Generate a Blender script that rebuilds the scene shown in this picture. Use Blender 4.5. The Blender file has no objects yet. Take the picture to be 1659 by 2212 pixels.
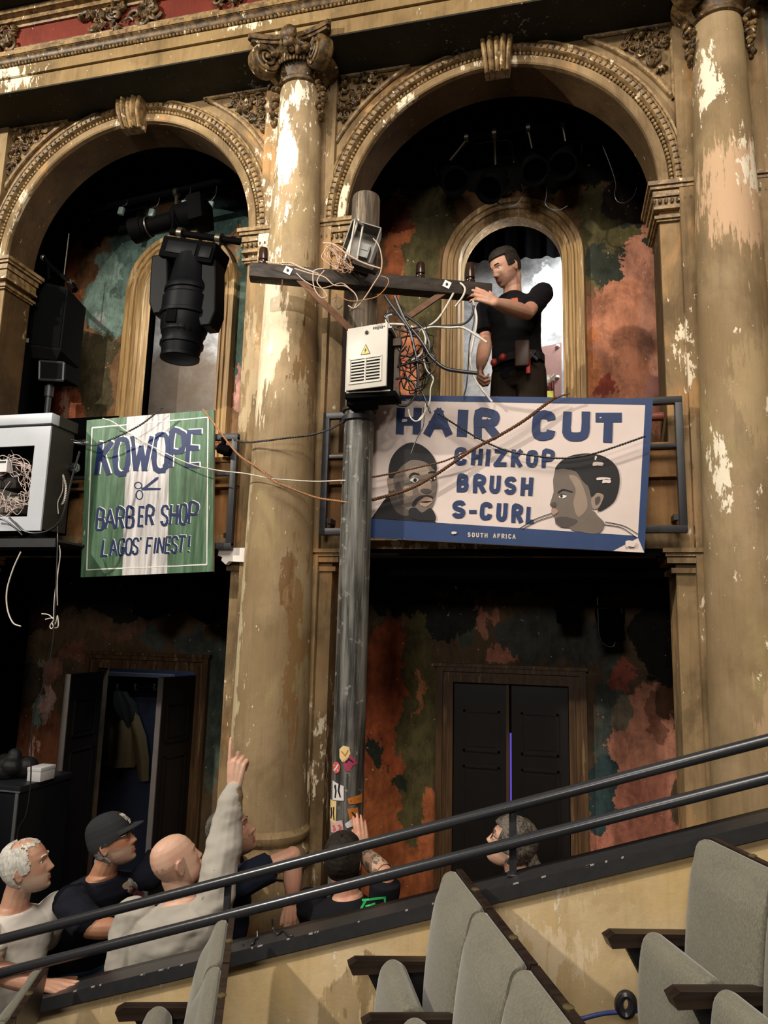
import bpy, bmesh, math, random
from math import sin, cos, pi, radians, sqrt, atan2, hypot
from mathutils import Vector, Matrix, Euler, noise as mnoise
from mathutils.geometry import tessellate_polygon
import numpy as np
random.seed(7)
S = bpy.context.scene
C = S.collection
# ------------------------------------------------------------------ camera
W, H, FPX = 1659, 2212, 1550.0
CAM = Vector((0, -4.0, 2.65))
_p, _y, _r = radians(9.4), radians(13.6), radians(1.46)
FW = Vector((-sin(_y)*cos(_p), cos(_y)*cos(_p), sin(_p)))
_rt = Vector((cos(_y), sin(_y), 0)); _up = _rt.cross(FW)
RT = cos(_r)*_rt + sin(_r)*_up
UP = -sin(_r)*_rt + cos(_r)*_up
cd = bpy.data.cameras.new('camera'); cam = bpy.data.objects.new('camera', cd); C.objects.link(cam)
cd.sensor_fit = 'VERTICAL'; cd.sensor_height = 36.0; cd.lens = FPX/H*36.0
cam.matrix_world = Matrix(((RT.x, UP.x, -FW.x, CAM.x), (RT.y, UP.y, -FW.y, CAM.y), (RT.z, UP.z, -FW.z, CAM.z), (0, 0, 0, 1)))
cd.clip_start = .02; cd.clip_end = 100
S.camera = cam

def P(px, py, Y):
    """point of the place seen at a pixel, on the plane y = Y (survey helper)"""
    d = FW + RT*((px-W/2)/FPX) - UP*((py-H/2)/FPX)
    return CAM + d*((Y-CAM.y)/d.y)

# ------------------------------------------------------------------ world, lights, exposure
w = bpy.data.worlds.new('hall_gloom'); S.world = w; w.use_nodes = True
w.node_tree.nodes['Background'].inputs[0].default_value = (.75, .8, 1, 1)
w.node_tree.nodes['Background'].inputs[1].default_value = .012
S.view_settings.view_transform = 'Standard'; S.view_settings.look = 'None'
S.view_settings.gamma = 1; S.view_settings.exposure = 0.0
S.view_settings.use_curve_mapping = False

def spot(name, loc, target, watts, color, angle, blend=.4, radius=.12):
    l = bpy.data.lights.new(name, 'SPOT'); l.energy = watts; l.color = color
    l.spot_size = radians(angle); l.spot_blend = blend; l.shadow_soft_size = radius
    o = bpy.data.objects.new(name, l); C.objects.link(o); o.location = loc
    o.rotation_euler = (Vector(target)-Vector(loc)).to_track_quat('-Z', 'Y').to_euler()
    return o
def area(name, loc, target, watts, color, sx, sy):
    l = bpy.data.lights.new(name, 'AREA'); l.energy = watts; l.color = color; l.shape = 'RECTANGLE'; l.size = sx; l.size_y = sy
    o = bpy.data.objects.new(name, l); C.objects.link(o); o.location = loc
    o.rotation_euler = (Vector(target)-Vector(loc)).to_track_quat('-Z', 'Y').to_euler()
    return o
spot('stage_spot', (-6.2, -5.0, 7.0), (-1.0, 0, 4.4), 2050, (1, .91, .78), 62, .5, .10)
spot('stage_spot', (-1.75, -7.0, 5.7), (-2.4, 0.4, 4.9), 1500, (1, .93, .82), 24, .35, .05)
spot('stage_spot', (2.6, -5.5, 7.8), (.6, 0, 4.4), 330, (1, .88, .74), 46, .6, .15)
area('house_light', (.2, -4.6, 7.2), (-.3, -1.6, 1.2), 270, (1, .90, .78), 2.6, 2.0)
area('front_fill', (-.6, -7.5, 4.6), (-.9, 0, 2.2), 90, (1, .90, .80), 1.2, .8)  # added fill from the front, brightens facade and lobby walls
area('cloakroom_lamp', (-3.0, 1.62, 2.9), (-3.2, 1.95, 1.6), 5, (.75, .85, 1), .3, .2)
area('passage_lamp', (.42, 1.48, 5.75), (-.1, 2.0, 4.9), 40, (.95, .98, 1), .5, .3)
area('passage_lamp', (-2.44, 1.46, 5.5), (-2.72, 2.0, 5.1), 42, (1, .96, .9), .4, .3)

# ------------------------------------------------------------------ node materials
class NT:
    def __init__(s, name):
        s.m = bpy.data.materials.new(name); s.m.use_nodes = True
        s.t = s.m.node_tree; s.n = s.t.nodes; s.n.clear()
        s.o = s.n.new('ShaderNodeOutputMaterial'); s.b = s.n.new('ShaderNodeBsdfPrincipled')
        s.t.links.new(s.b.outputs[0], s.o.inputs[0])
        s.geo = None
    def l(s, a, b): s.t.links.new(a, b)
    def set(s, inp, v):
        if hasattr(v, 'is_linked') or isinstance(v, bpy.types.NodeSocket): s.l(v, inp)
        elif isinstance(v, (tuple, list)): inp.default_value = (*v, 1) if len(v) == 3 and len(inp.default_value) == 4 else v
        else: inp.default_value = v
    def pos(s, obj=False):
        if obj:
            return s.n.new('ShaderNodeTexCoord').outputs['Object']
        if not s.geo: s.geo = s.n.new('ShaderNodeNewGeometry')
        return s.geo.outputs['Position']
    def mapp(s, v, scale=(1, 1, 1), loc=(0, 0, 0), rot=(0, 0, 0)):
        k = s.n.new('ShaderNodeMapping'); s.l(v, k.inputs[0])
        k.inputs[1].default_value = loc; k.inputs[2].default_value = rot; k.inputs[3].default_value = scale
        return k.outputs[0]
    def noise(s, v, scale, detail=4, rough=.55, dist=0, color=False):
        k = s.n.new('ShaderNodeTexNoise'); s.l(v, k.inputs['Vector']); k.inputs['Scale'].default_value = scale
        k.inputs['Detail'].default_value = detail; k.inputs['Roughness'].default_value = rough; k.inputs['Distortion'].default_value = dist
        return k.outputs['Color' if color else 'Fac']
    def voro(s, v, scale):
        k = s.n.new('ShaderNodeTexVoronoi'); s.l(v, k.inputs['Vector']); k.inputs['Scale'].default_value = scale
        return k.outputs['Distance']
    def math(s, op, a, b=0.0, c=0.0):
        k = s.n.new('ShaderNodeMath'); k.operation = op
        s.set(k.inputs[0], a); s.set(k.inputs[1], b); s.set(k.inputs[2], c); return k.outputs[0]
    def vmath(s, op, a, b=(0, 0, 0)):
        k = s.n.new('ShaderNodeVectorMath'); k.operation = op
        s.set(k.inputs[0], a); s.set(k.inputs[1], b)
        return k.outputs['Value' if op in ('LENGTH', 'DOT_PRODUCT') else 0]
    def rng(s, v, a, b, c=0., d=1., smooth=True):
        k = s.n.new('ShaderNodeMapRange'); k.interpolation_type = 'SMOOTHSTEP' if smooth else 'LINEAR'
        s.set(k.inputs[0], v); k.inputs[1].default_value = a; k.inputs[2].default_value = b
        k.inputs[3].default_value = c; k.inputs[4].default_value = d; return k.outputs[0]
    def mix(s, f, a, b, mode='MIX'):
        k = s.n.new('ShaderNodeMix'); k.data_type = 'RGBA'; k.blend_type = mode
        s.set(k.inputs[0], f); s.set(k.inputs[6], a); s.set(k.inputs[7], b); return k.outputs[2]
    def bump(s, h, strength=.3, dist=.01):
        k = s.n.new('ShaderNodeBump'); k.inputs['Strength'].default_value = strength; k.inputs['Distance'].default_value = dist
        s.l(h, k.inputs['Height']); s.l(k.outputs[0], s.b.inputs['Normal'])
    def fin(s, col, rough=.7, metal=0., spec=.5):
        s.set(s.b.inputs['Base Color'], col); s.set(s.b.inputs['Roughness'], rough)
        s.b.inputs['Metallic'].default_value = metal; s.b.inputs['Specular IOR Level'].default_value = spec
        return s.m

def srgb(r, g, b):
    f = lambda c: (c/255/12.92) if c/255 <= .04045 else ((c/255+.055)/1.055)**2.4
    return (f(r), f(g), f(b))

def plain(name, col, rough=.6, metal=0., var=.25, scale=18, bump=.12, spec=.4, obj=True):
    t = NT(name); v = t.pos(obj)
    n = t.noise(v, scale, 5, .6)
    c2 = tuple(x*(1-var) for x in col); c3 = tuple(min(1, x*(1+var*.7)) for x in col)
    t.bump(n, bump, .004)
    return t.fin(t.mix(n, c2, c3), rough, metal, spec)

def plaster(name, base, dark, cream, peel=.5, tint=None, z_streak=1.0, peel_pts=(), dirt=.5, pale=()):
    """old distemper: mottled, streaked by water, flaking to a pale ground"""
    t = NT(name); v = t.pos()
    n1 = t.noise(v, 1.7, 6, .6, .4)
    col = t.mix(t.rng(n1, .35, .68), dark, base)
    if tint: col = t.mix(t.rng(t.noise(t.mapp(v, (1, 1, .55), (3, 1, 7)), 2.6, 5, .6, .6), .52, .66), col, tint)
    gr = t.noise(t.mapp(v, (1, 1, .6), (2, 8, 3)), 3.1, 9, .68, .4)
    col = t.mix(t.rng(gr, .46, .68, 0, dirt*1.25), col, tuple(x*.40 for x in dark))
    bs = t.noise(t.mapp(v, (60, 60, 4)), 1.4, 5, .65)
    col = t.mix(t.rng(bs, .46, .76, 0, min(.2, .15*z_streak)), col, tuple(min(1, x*1.5) for x in base)); col = t.mix(t.rng(bs, .46, .28, 0, min(.18, .13*z_streak)), col, tuple(x*.6 for x in dark))
    st = t.noise(t.mapp(v, (9, 9, .9*z_streak)), 1.6, 5, .6)
    col = t.mix(t.rng(st, .50, .72, 0, dirt), col, tuple(x*.42 for x in dark))
    wv = t.vmath('ADD', v, t.vmath('MULTIPLY', t.vmath('SUBTRACT', t.noise(t.mapp(v, (1, 1, .5)), 5, 6, .65, 0, True), (.5, .5, .5)), (.5, 0, .9)))
    for (x, z, rx, rz, k, c) in pale:
        d = t.vmath('LENGTH', t.mapp(t.vmath('MULTIPLY', wv, (1, 0, 1)), (1/rx, 0, 1/rz), (-x/rx, 0, -z/rz)))
        fr = t.noise(t.mapp(v, (30, 30, 3.2), (x, z, 1)), 1.5, 7, .7)
        mk = t.math('ADD', t.rng(d, 1.2, .3, 0, .52), t.math('MULTIPLY', fr, 1.25))
        col = t.mix(t.rng(mk, .92, 1.04, 0, k), col, c)
    big = t.noise(t.mapp(v, (1, 1, .5), (5, 2, 1)), 1.3, 3, .5)
    for (x, z, rx, rz, k) in peel_pts:
        d = t.vmath('LENGTH', t.mapp(t.vmath('MULTIPLY', v, (1, 0, 1)), (1/rx, 0, 1/rz), (-x/rx, 0, -z/rz)))
        big = t.math('ADD', big, t.rng(d, 0, 1, k, 0))
    pn = t.math('ADD', t.math('MULTIPLY', t.noise(t.mapp(v, (1, 1, .42)), 11, 9, .72, .3), .62), t.math('MULTIPLY', t.noise(t.mapp(v, (1, 1, .30), (3, 3, 3)), 38, 6, .7), .38))
    pk = t.math('ADD', pn, t.math('MULTIPLY', big, .42))
    m = t.rng(pk, .935-peel*.2, .950-peel*.2)
    ck = t.mix(t.noise(v, 30, 3), cream, tuple(x*.8 for x in cream))
    col = t.mix(m, col, ck)
    m2 = t.rng(t.noise(t.mapp(v, (1, 1, .5), (9, 9, 9)), 30, 7, .68), .665, .68)
    col = t.mix(t.math('MULTIPLY', m2, .8), col, cream)
    fine = t.noise(v, 60, 4, .6)
    t.bump(t.math('ADD', t.math('MULTIPLY', m, .6), t.math('MULTIPLY', fine, .5)), .35, .006)
    return t.fin(col, .72, 0, .25)

def painted(name, base, blobs, Y, warp=.22, streak=.5, extra=None):
    """wall painted in ragged overlapping patches; blobs = (px, py, rx, rz, colour)"""
    t = NT(name); v = t.pos()
    n = t.noise(v, 2.2, 7, .66, .5, True); n2 = t.noise(t.mapp(v, (1.0, 1, .45)), 11, 6, .7, 0, True)
    off = t.vmath('ADD', t.vmath('MULTIPLY', t.vmath('SUBTRACT', n, (.5, .5, .5)), (warp*3, 0, warp*3)),
                  t.vmath('MULTIPLY', t.vmath('SUBTRACT', n2, (.5, .5, .5)), (warp*.9, 0, warp*1.6)))
    q = t.vmath('MULTIPLY', t.vmath('ADD', v, off), (1, 0, 1))
    tone = t.math('ADD', t.math('MULTIPLY', t.noise(v, 4, 9, .72, .5), .65), t.math('MULTIPLY', t.noise(t.mapp(v, (1, 1, .4)), 22, 6, .7), .35)); tone = t.rng(tone, .36, .64)
    col = t.mix(tone, tuple(x*.6 for x in base), tuple(x*1.35 for x in base))
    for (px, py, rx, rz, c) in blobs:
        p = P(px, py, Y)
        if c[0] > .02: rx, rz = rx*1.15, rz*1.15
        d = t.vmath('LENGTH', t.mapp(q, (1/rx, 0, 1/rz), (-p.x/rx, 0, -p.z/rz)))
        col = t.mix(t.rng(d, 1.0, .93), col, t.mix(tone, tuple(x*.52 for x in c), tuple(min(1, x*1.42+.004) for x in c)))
    st = t.noise(t.mapp(v, (12, 12, 1.0)), 1.5, 5, .6)
    col = t.mix(t.rng(st, .55, .8, 0, streak), col, tuple(x*.3 for x in base))
    sp = t.rng(t.noise(v, 34, 3, .5), .72, .74)
    col = t.mix(sp, col, (.55, .42, .3))
    t.bump(t.noise(v, 40, 5, .6), .25, .006)
    return t.fin(col, .75, 0, .25)

def wood(name, light, dark, axis='z', rough=.55, scale=1.0, wear=None):
    t = NT(name); v = t.pos(True)
    sc = {'z': (22, 22, 1.3), 'x': (1.3, 22, 22), 'y': (22, 1.3, 22)}[axis]
    n = t.noise(t.mapp(v, tuple(k*scale for k in sc)), 1.6, 6, .62, .5)
    col = t.mix(t.rng(n, .35, .68), dark, light)
    if wear:
        m = t.rng(t.noise(t.mapp(v, tuple(k*.55*scale for k in sc), (4, 4, 4)), 1.8, 7, .7), .56, .62)
        col = t.mix(m, col, wear)
    t.bump(n, .3, .004)
    return t.fin(col, rough, 0, .35)

# ------------------------------------------------------------------ mesh helpers
class MB:
    """collects pieces in world coordinates, to become ONE mesh"""
    def __init__(s): s.v = []; s.f = []; s.k = []; s.mi = 0
    def add(s, vs, fs):
        b = len(s.v); s.v += [tuple(p) for p in vs]; s.f += [tuple(i+b for i in f) for f in fs]; s.k += [s.mi]*len(fs); return s
    def box(s, a, b, M=None, bev=0):
        x0, y0, z0 = (min(a[i], b[i]) for i in range(3)); x1, y1, z1 = (max(a[i], b[i]) for i in range(3))
        if bev:
            bm = bmesh.new(); bmesh.ops.create_cube(bm, size=1)
            for q in bm.verts: q.co = Vector(((x0+x1)/2+q.co.x*(x1-x0), (y0+y1)/2+q.co.y*(y1-y0), (z0+z1)/2+q.co.z*(z1-z0)))
            bmesh.ops.bevel(bm, geom=bm.edges[:], offset=bev, segments=2, affect='EDGES', profile=.5)
            bm.verts.index_update(); vs = [q.co.copy() for q in bm.verts]; fs = [[q.index for q in f.verts] for f in bm.faces]; bm.free()
        else:
            vs = [(x0, y0, z0), (x1, y0, z0), (x1, y1, z0), (x0, y1, z0), (x0, y0, z1), (x1, y0, z1), (x1, y1, z1), (x0, y1, z1)]
            fs = [(3, 2, 1, 0), (4, 5, 6, 7), (0, 1, 5, 4), (1, 2, 6, 5), (2, 3, 7, 6), (3, 0, 4, 7)]
        if M is not None: vs = [M @ Vector(q) for q in vs]
        return s.add(vs, fs)
    def tube(s, pts, r, n=8, cap=True, closed=False):
        pts = [Vector(p) for p in pts]; N = len(pts)
        rr = r if isinstance(r, (list, tuple)) else [r]*N
        vs = []; prev = None
        for i, p in enumerate(pts):
            a = pts[(i-1) % N] if (i or closed) else p; b = pts[(i+1) % N] if (i < N-1 or closed) else p
            t = (b-a); t = t.normalized() if t.length > 1e-9 else Vector((0, 0, 1))
            if prev is None:
                u = t.cross(Vector((0, 0, 1)))
                if u.length < .05: u = t.cross(Vector((1, 0, 0)))
            else: u = prev - t*prev.dot(t)
            u.normalize(); prev = u; q = t.cross(u)
            for k in range(n):
                an = 2*pi*k/n; vs.append(p + (u*cos(an)+q*sin(an))*rr[i])
        fs = []
        for i in range(N if closed else N-1):
            j = (i+1) % N
            for k in range(n): fs.append((i*n+k, i*n+(k+1) % n, j*n+(k+1) % n, j*n+k))
        if cap and not closed: fs += [tuple(range(n-1, -1, -1)), tuple((N-1)*n+k for k in range(n))]
        return s.add(vs, fs)
    def lathe(s, prof, c, axis=(0, 0, 1), n=32, a0=0, a1=2*pi):
        """prof = [(r, h)]"""
        ax = Vector(axis).normalized(); u = ax.orthogonal().normalized(); q = ax.cross(u); c = Vector(c)
        if abs(ax.z) > .99: u, q = Vector((1, 0, 0)), Vector((0, 1, 0))
        full = abs(a1-a0-2*pi) < 1e-6; m = n if full else n+1; vs = []
        for r, h in prof:
            for k in range(m):
                an = a0+(a1-a0)*k/n; vs.append(c+ax*h+(u*cos(an)+q*sin(an))*max(r, 1e-4))
        fs = []
        for i in range(len(prof)-1):
            for k in range(n): fs.append((i*m+k, i*m+(k+1) % m, (i+1)*m+(k+1) % m, (i+1)*m+k))
        fs += [tuple(range(m-1, -1, -1)), tuple((len(prof)-1)*m+k for k in range(m))]
        return s.add(vs, fs)
    def prism(s, loops, d0, d1, fn):
        """2-D loops (first outer, others holes) between depths d0..d1; fn(u, v, d) -> 3-D"""
        tri = tessellate_polygon([[Vector((p[0], p[1], 0)) for p in l] for l in loops])
        flat = [p for l in loops for p in l]; n = len(flat)
        vs = [fn(p[0], p[1], d0) for p in flat]+[fn(p[0], p[1], d1) for p in flat]
        fs = []
        def area2(t): (a, b), (c, d), (e, f) = flat[t[0]][:2], flat[t[1]][:2], flat[t[2]][:2]; return (c-a)*(f-b)-(e-a)*(d-b)
        for t in tri:
            ar = area2(t)
            if abs(ar) < 1e-12: continue
            t = tuple(t) if ar > 0 else tuple(reversed(t))
            fs.append(t); fs.append(tuple(i+n for i in reversed(t)))
        b = 0
        for li, l in enumerate(loops):
            m = len(l); sa = sum(l[i][0]*l[(i+1) % m][1]-l[(i+1) % m][0]*l[i][1] for i in range(m))
            ccw = (sa > 0) == (li == 0)
            for i in range(m):
                j = (i+1) % m; q = (b+i, b+i+n, b+j+n, b+j)
                fs.append(q if ccw else tuple(reversed(q)))
            b += m
        return s.add(vs, fs)
    def ball(s, c, r, n=10, M=None):
        r = r if isinstance(r, (tuple, list)) else (r, r, r); vs = []; fs = []
        R = max(5, n//2+1)
        for i in range(R+1):
            th = pi*i/R
            for k in range(n): vs.append(Vector((r[0]*sin(th)*cos(2*pi*k/n), r[1]*sin(th)*sin(2*pi*k/n), r[2]*cos(th))))
        for i in range(R):
            for k in range(n): fs.append((i*n+k, (i+1)*n+k, (i+1)*n+(k+1) % n, i*n+(k+1) % n))
        if M is not None: vs = [M @ q for q in vs]
        return s.add([Vector(c)+q for q in vs], fs)
    def move(s, fn): s.v = [tuple(fn(Vector(q))) for q in s.v]; return s

WL = {}
def thing(name, label, cat, loc, group=None):
    o = bpy.data.objects.new(name, None); C.objects.link(o); o.location = loc; o.empty_display_size = .05
    o['label'] = label; o['category'] = cat
    if group: o['group'] = group
    WL[o] = Vector(loc); return o
def obj(name, mb, m, parent=None, smooth=35, fix=True):
    me = bpy.data.meshes.new(name); off = WL.get(parent, Vector((0, 0, 0)))
    me.from_pydata([tuple(Vector(q)-off) for q in mb.v], [], mb.f); me.update()
    ms = m if isinstance(m, (list, tuple)) else [m]
    for k in ms: me.materials.append(k)
    if len(ms) > 1: me.polygons.foreach_set('material_index', mb.k)
    if fix:
        bm = bmesh.new(); bm.from_mesh(me); bmesh.ops.remove_doubles(bm, verts=bm.verts, dist=1e-5)
        bmesh.ops.recalc_face_normals(bm, faces=bm.faces); bm.to_mesh(me); bm.free()
    if smooth:
        me.polygons.foreach_set('use_smooth', [True]*len(me.polygons)); me.set_sharp_from_angle(angle=radians(smooth))
    o = bpy.data.objects.new(name, me); C.objects.link(o)
    if parent is not None: o.parent = parent; WL[o] = off
    else: WL[o] = Vector((0, 0, 0))
    return o
def tag(o, label, cat, group=None):
    o['label'] = label; o['category'] = cat
    if group: o['group'] = group
    return o
def struct(name, mb, m, parent=None, label=None, **k):
    o = obj(name, mb, m, parent, **k)
    if parent is None: o['kind'] = 'structure'
    if label: o['label'] = label
    return o
XZ = lambda Y0: (lambda u, v, d: Vector((u, Y0+d, v)))
def arc(cx, cz, r, a0, a1, n): return [(cx+r*cos(a0+(a1-a0)*i/n), cz+r*sin(a0+(a1-a0)*i/n)) for i in range(n+1)]
def smoothpath(pts, n=8):
    """Catmull-Rom through points"""
    pts = [Vector(p) for p in pts]
    if len(pts) < 3: return pts
    q = [pts[0]*2-pts[1]]+pts+[pts[-1]*2-pts[-2]]; out = []
    for i in range(1, len(q)-2):
        a, b, c, d = q[i-1:i+3]
        for k in range(n):
            t = k/n
            out.append(.5*((2*b)+(c-a)*t+(2*a-5*b+4*c-d)*t*t+(3*b-a-3*c+d)*t**3))
    return out+[pts[-1]]
def cable(pts, r, n=6, k=7): return MB().tube(smoothpath(pts, k), r, n)
def twisted(pts, r, pitch=.03, k=14):
    """two strands twisted round one another"""
    path = smoothpath(pts, k); mb = MB(); L = 0; res = []
    dense = []
    for a, b in zip(path, path[1:]):
        m = max(1, int((b-a).length/(pitch/6)))
        for i in range(m): dense.append(a.lerp(b, i/m))
    dense.append(path[-1])
    for ph in (0, pi):
        pts2 = []; L = 0
        for i, p in enumerate(dense):
            if i: L += (p-dense[i-1]).length
            t = (dense[min(i+1, len(dense)-1)]-dense[max(i-1, 0)]).normalized()
            u = t.cross(Vector((0, 1, .3))).normalized(); q = t.cross(u); an = ph+2*pi*L/pitch
            pts2.append(p+(u*cos(an)+q*sin(an))*r*.9)
        mb.tube(pts2, r, 5)
    return mb
# ================================================================== materials of the building
TAN, TAND, CREAM = (.335, .235, .122), (.195, .128, .060), (.82, .71, .53)
M_wall = plaster('aged_tan_distemper', TAN, TAND, CREAM, .62, tint=(.42, .24, .10), dirt=.55,
                 peel_pts=[(-3.4, 6.6, .7, .3, .10), (-.9, 5.9, .35, .35, .22), (-.3, 6.15, .6, .06, .2), (-2.8, 6.13, .7, .06, .25), (-1.27, 5.3, .12, .25, .35), (.7, 4.2, .12, .4, .3), (-3.7, 5.5, .2, .5, .25)], pale=[(-1.85, 4.2, .12, .6, .5, (.50, .40, .25)), (.72, 3.5, .08, .5, .4, (.5, .36, .2))])
M_col = plaster('aged_column_paint', (.345, .252, .145), (.235, .162, .082), (.86, .77, .60), .58, tint=(.31, .235, .115), z_streak=.7, dirt=.35,
                peel_pts=[(-1.62, 4.45, .24, .62, .32), (-1.58, 5.52, .13, .42, .42), (-1.66, 4.0, .16, .5, .25), (.84, 5.65, .14, .45, .42), (.98, 5.1, .26, .4, .30), (-1.52, 5.95, .14, .16, .2), (-1.74, 3.0, .06, 1.3, .34), (1.0, 3.7, .2, .5, .12), (.80, 3.45, .08, .35, .4)],
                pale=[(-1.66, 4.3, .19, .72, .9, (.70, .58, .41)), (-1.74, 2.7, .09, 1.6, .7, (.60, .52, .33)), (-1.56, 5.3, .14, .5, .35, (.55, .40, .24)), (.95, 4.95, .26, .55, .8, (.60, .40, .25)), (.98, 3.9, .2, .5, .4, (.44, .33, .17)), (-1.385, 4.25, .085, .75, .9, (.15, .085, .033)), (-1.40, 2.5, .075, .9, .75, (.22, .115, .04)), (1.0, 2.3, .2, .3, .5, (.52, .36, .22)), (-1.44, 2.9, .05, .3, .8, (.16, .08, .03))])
M_brown = plaster('brown_panel_paint', (.27, .145, .055), (.17, .085, .03), (.62, .46, .28), .38, tint=(.36, .17, .06), dirt=.4)
M_entab = plaster('entablature_paint', (.33, .225, .10), (.20, .13, .055), (.9, .8, .6), .52, dirt=.5,
                  peel_pts=[(-3.7, 6.36, .75, .22, .5), (-1.95, 6.42, .45, .10, .42), (-2.6, 6.45, .5, .05, .3), (-.9, 6.4, .3, .1, .15)])
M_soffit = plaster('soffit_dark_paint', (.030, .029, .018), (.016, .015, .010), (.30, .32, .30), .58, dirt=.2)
M_red = plaster('red_frieze_paint', (.19, .030, .015), (.12, .018, .010), (.75, .62, .5), .34, dirt=.35)
def gilt(name, a, b):
    t = NT(name); v = t.pos()
    n = t.noise(v, 24, 6, .65); col = t.mix(t.rng(n, .38, .62), b, a)
    m = t.rng(t.noise(t.mapp(v, (1, 1, .6), (2, 5, 1)), 19, 6, .65), .635, .65)
    col = t.mix(m, col, (.80, .66, .44)); t.bump(n, .5, .006)
    return t.fin(col, .5, 0, .5)
M_gilt = gilt('tarnished_gilt', (.17, .10, .036), (.034, .020, .007))
M_mould = gilt('moulding_paint', (.33, .215, .09), (.13, .078, .03))
M_black = plain('matt_black', (.0032, .0032, .0035), .9, var=.3, spec=.08)
M_drape = plain('black_drape', (.0012, .0012, .0014), .98, var=.4, spec=0)
M_floor = plain('stage_floor_black', (.012, .011, .011), .6, var=.5, scale=4)

ORANGE, SALMON, OLIVE, DKGRN, TEAL, BROWN, SHADE = (.42, .125, .045), (.50, .215, .135), (.095, .080, .028), (.028, .034, .022), (.165, .245, .205), (.10, .045, .020), (.006, .005, .004)
PINK, DRED = (.55, .30, .22), (.30, .05, .025)
M_backU = painted('upper_gallery_paint', (.19, .10, .045), [
    # right bay
    (1390, 560, .36, .50, SALMON), (1380, 760, .42, .55, (.50, .20, .11)), (1440, 700, .16, .7, (.42, .19, .12)),
    (1280, 500, .10, .42, OLIVE), (1300, 560, .12, .20, DKGRN), (1330, 480, .14, .16, OLIVE), (1405, 525, .07, .05, DKGRN), (1350, 478, .05, .06, DKGRN),
    (1315, 838, .10, .07, DRED), (1440, 835, .10, .10, (.42, .18, .15)), (1270, 800, .05, .30, (.5, .17, .06)),
    (860, 560, .10, .28, ORANGE), (905, 590, .12, .45, OLIVE), (930, 470, .20, .22, (.07, .06, .025)), (840, 470, .14, .16, (.13, .028, .014)),
    (890, 780, .16, .26, (.46, .16, .07)), (935, 700, .08, .30, OLIVE), (925, 830, .06, .2, OLIVE),
    # left bay
    (140, 640, .16, .35, ORANGE), (120, 830, .26, .35, (.28, .055, .022)), (165, 860, .08, .28, (.40, .12, .05)), (147, 880, .025, .24, PINK),
    (215, 780, .17, .40, (.075, .060, .028)), (255, 640, .30, .42, TEAL), (300, 540, .30, .40, (.075, .125, .105)), (225, 600, .16, .2, TEAL),
    (215, 690, .05, .10, (.28, .30, .27)), (60, 700, .14, .5, (.06, .03, .015)), (190, 590, .10, .14, (.13, .06, .025)),
    (535, 640, .10, .9, (.06, .10, .075)), (520, 870, .05, .30, (.50, .25, .2)), (470, 470, .26, .25, (.022, .05, .045)),
    # shade under the gallery roof, painted into the wall colour
    (1150, 300, 1.6, .46, SHADE), (1380, 430, .25, .22, (.02, .014, .01)), (760, 380, .4, .5, SHADE), (150, 420, .9, .55, SHADE), (430, 350, .6, .35, SHADE)], 1.1, .20)
M_backL = painted('lower_lobby_paint', (.10, .065, .035), [
    (840, 1600, .22, .75, (.36, .085, .028)), (830, 1850, .3, .5, (.38, .11, .035)), (905, 1560, .12, .75, OLIVE), (900, 1500, .035, .14, (.36, .15, .06)),
    (815, 1640, .06, .10, DKGRN), (870, 1690, .05, .06, DKGRN), (930, 1820, .06, .3, ORANGE), (880, 1760, .06, .10, OLIVE),
    (1320, 1560, .10, .42, (.06, .075, .062)), (1400, 1640, .22, .42, SALMON), (1380, 1800, .28, .36, (.46, .17, .11)), (1300, 1720, .08, .22, (.025, .05, .05)),
    (1340, 1530, .06, .10, (.16, .13, .09)), (1430, 1540, .07, .16, (.24, .10, .06)), (1450, 1480, .08, .22, (.09, .04, .02)),
    (1190, 1380, .35, .18, (.05, .055, .05)), (1080, 1425, .10, .05, (.36, .14, .09)), (1050, 1350, .04, .10, (.33, .14, .09)), (1010, 1380, .06, .08, (.05, .06, .045)),
    (1330, 1460, .08, .06, (.30, .08, .05)), (1150, 1210, 1.3, .26, SHADE), (1430, 1400, .20, .26, SHADE), (860, 1290, .3, .14, SHADE), (980, 1330, .2, .16, (.012, .014, .011)),  # near-black blobs paint the shade below the gallery slab into the wall
    # left side
    (60, 1600, .30, .30, (.17, .06, .025)), (95, 1500, .07, .22, (.42, .27, .22)), (78, 1500, .03, .25, TEAL), (110, 1450, .10, .10, (.22, .10, .07)), (68, 1640, .03, .16, PINK),  # narrow pink and teal strips paint a slit of light on the wall
    (60, 1480, .12, .16, (.05, .035, .02)), (275, 1370, .22, .06, (.14, .07, .045)), (330, 1390, .12, .07, (.06, .07, .06)), (420, 1400, .14, .10, (.05, .065, .055)), (160, 1410, .10, .06, (.18, .075, .045)),
    (475, 1500, .08, .6, (.07, .09, .07)), (300, 1280, .9, .22, SHADE), (60, 1290, .4, .26, (.03, .009, .006))], 1.1, .16, .4)
M_passage = None
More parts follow.
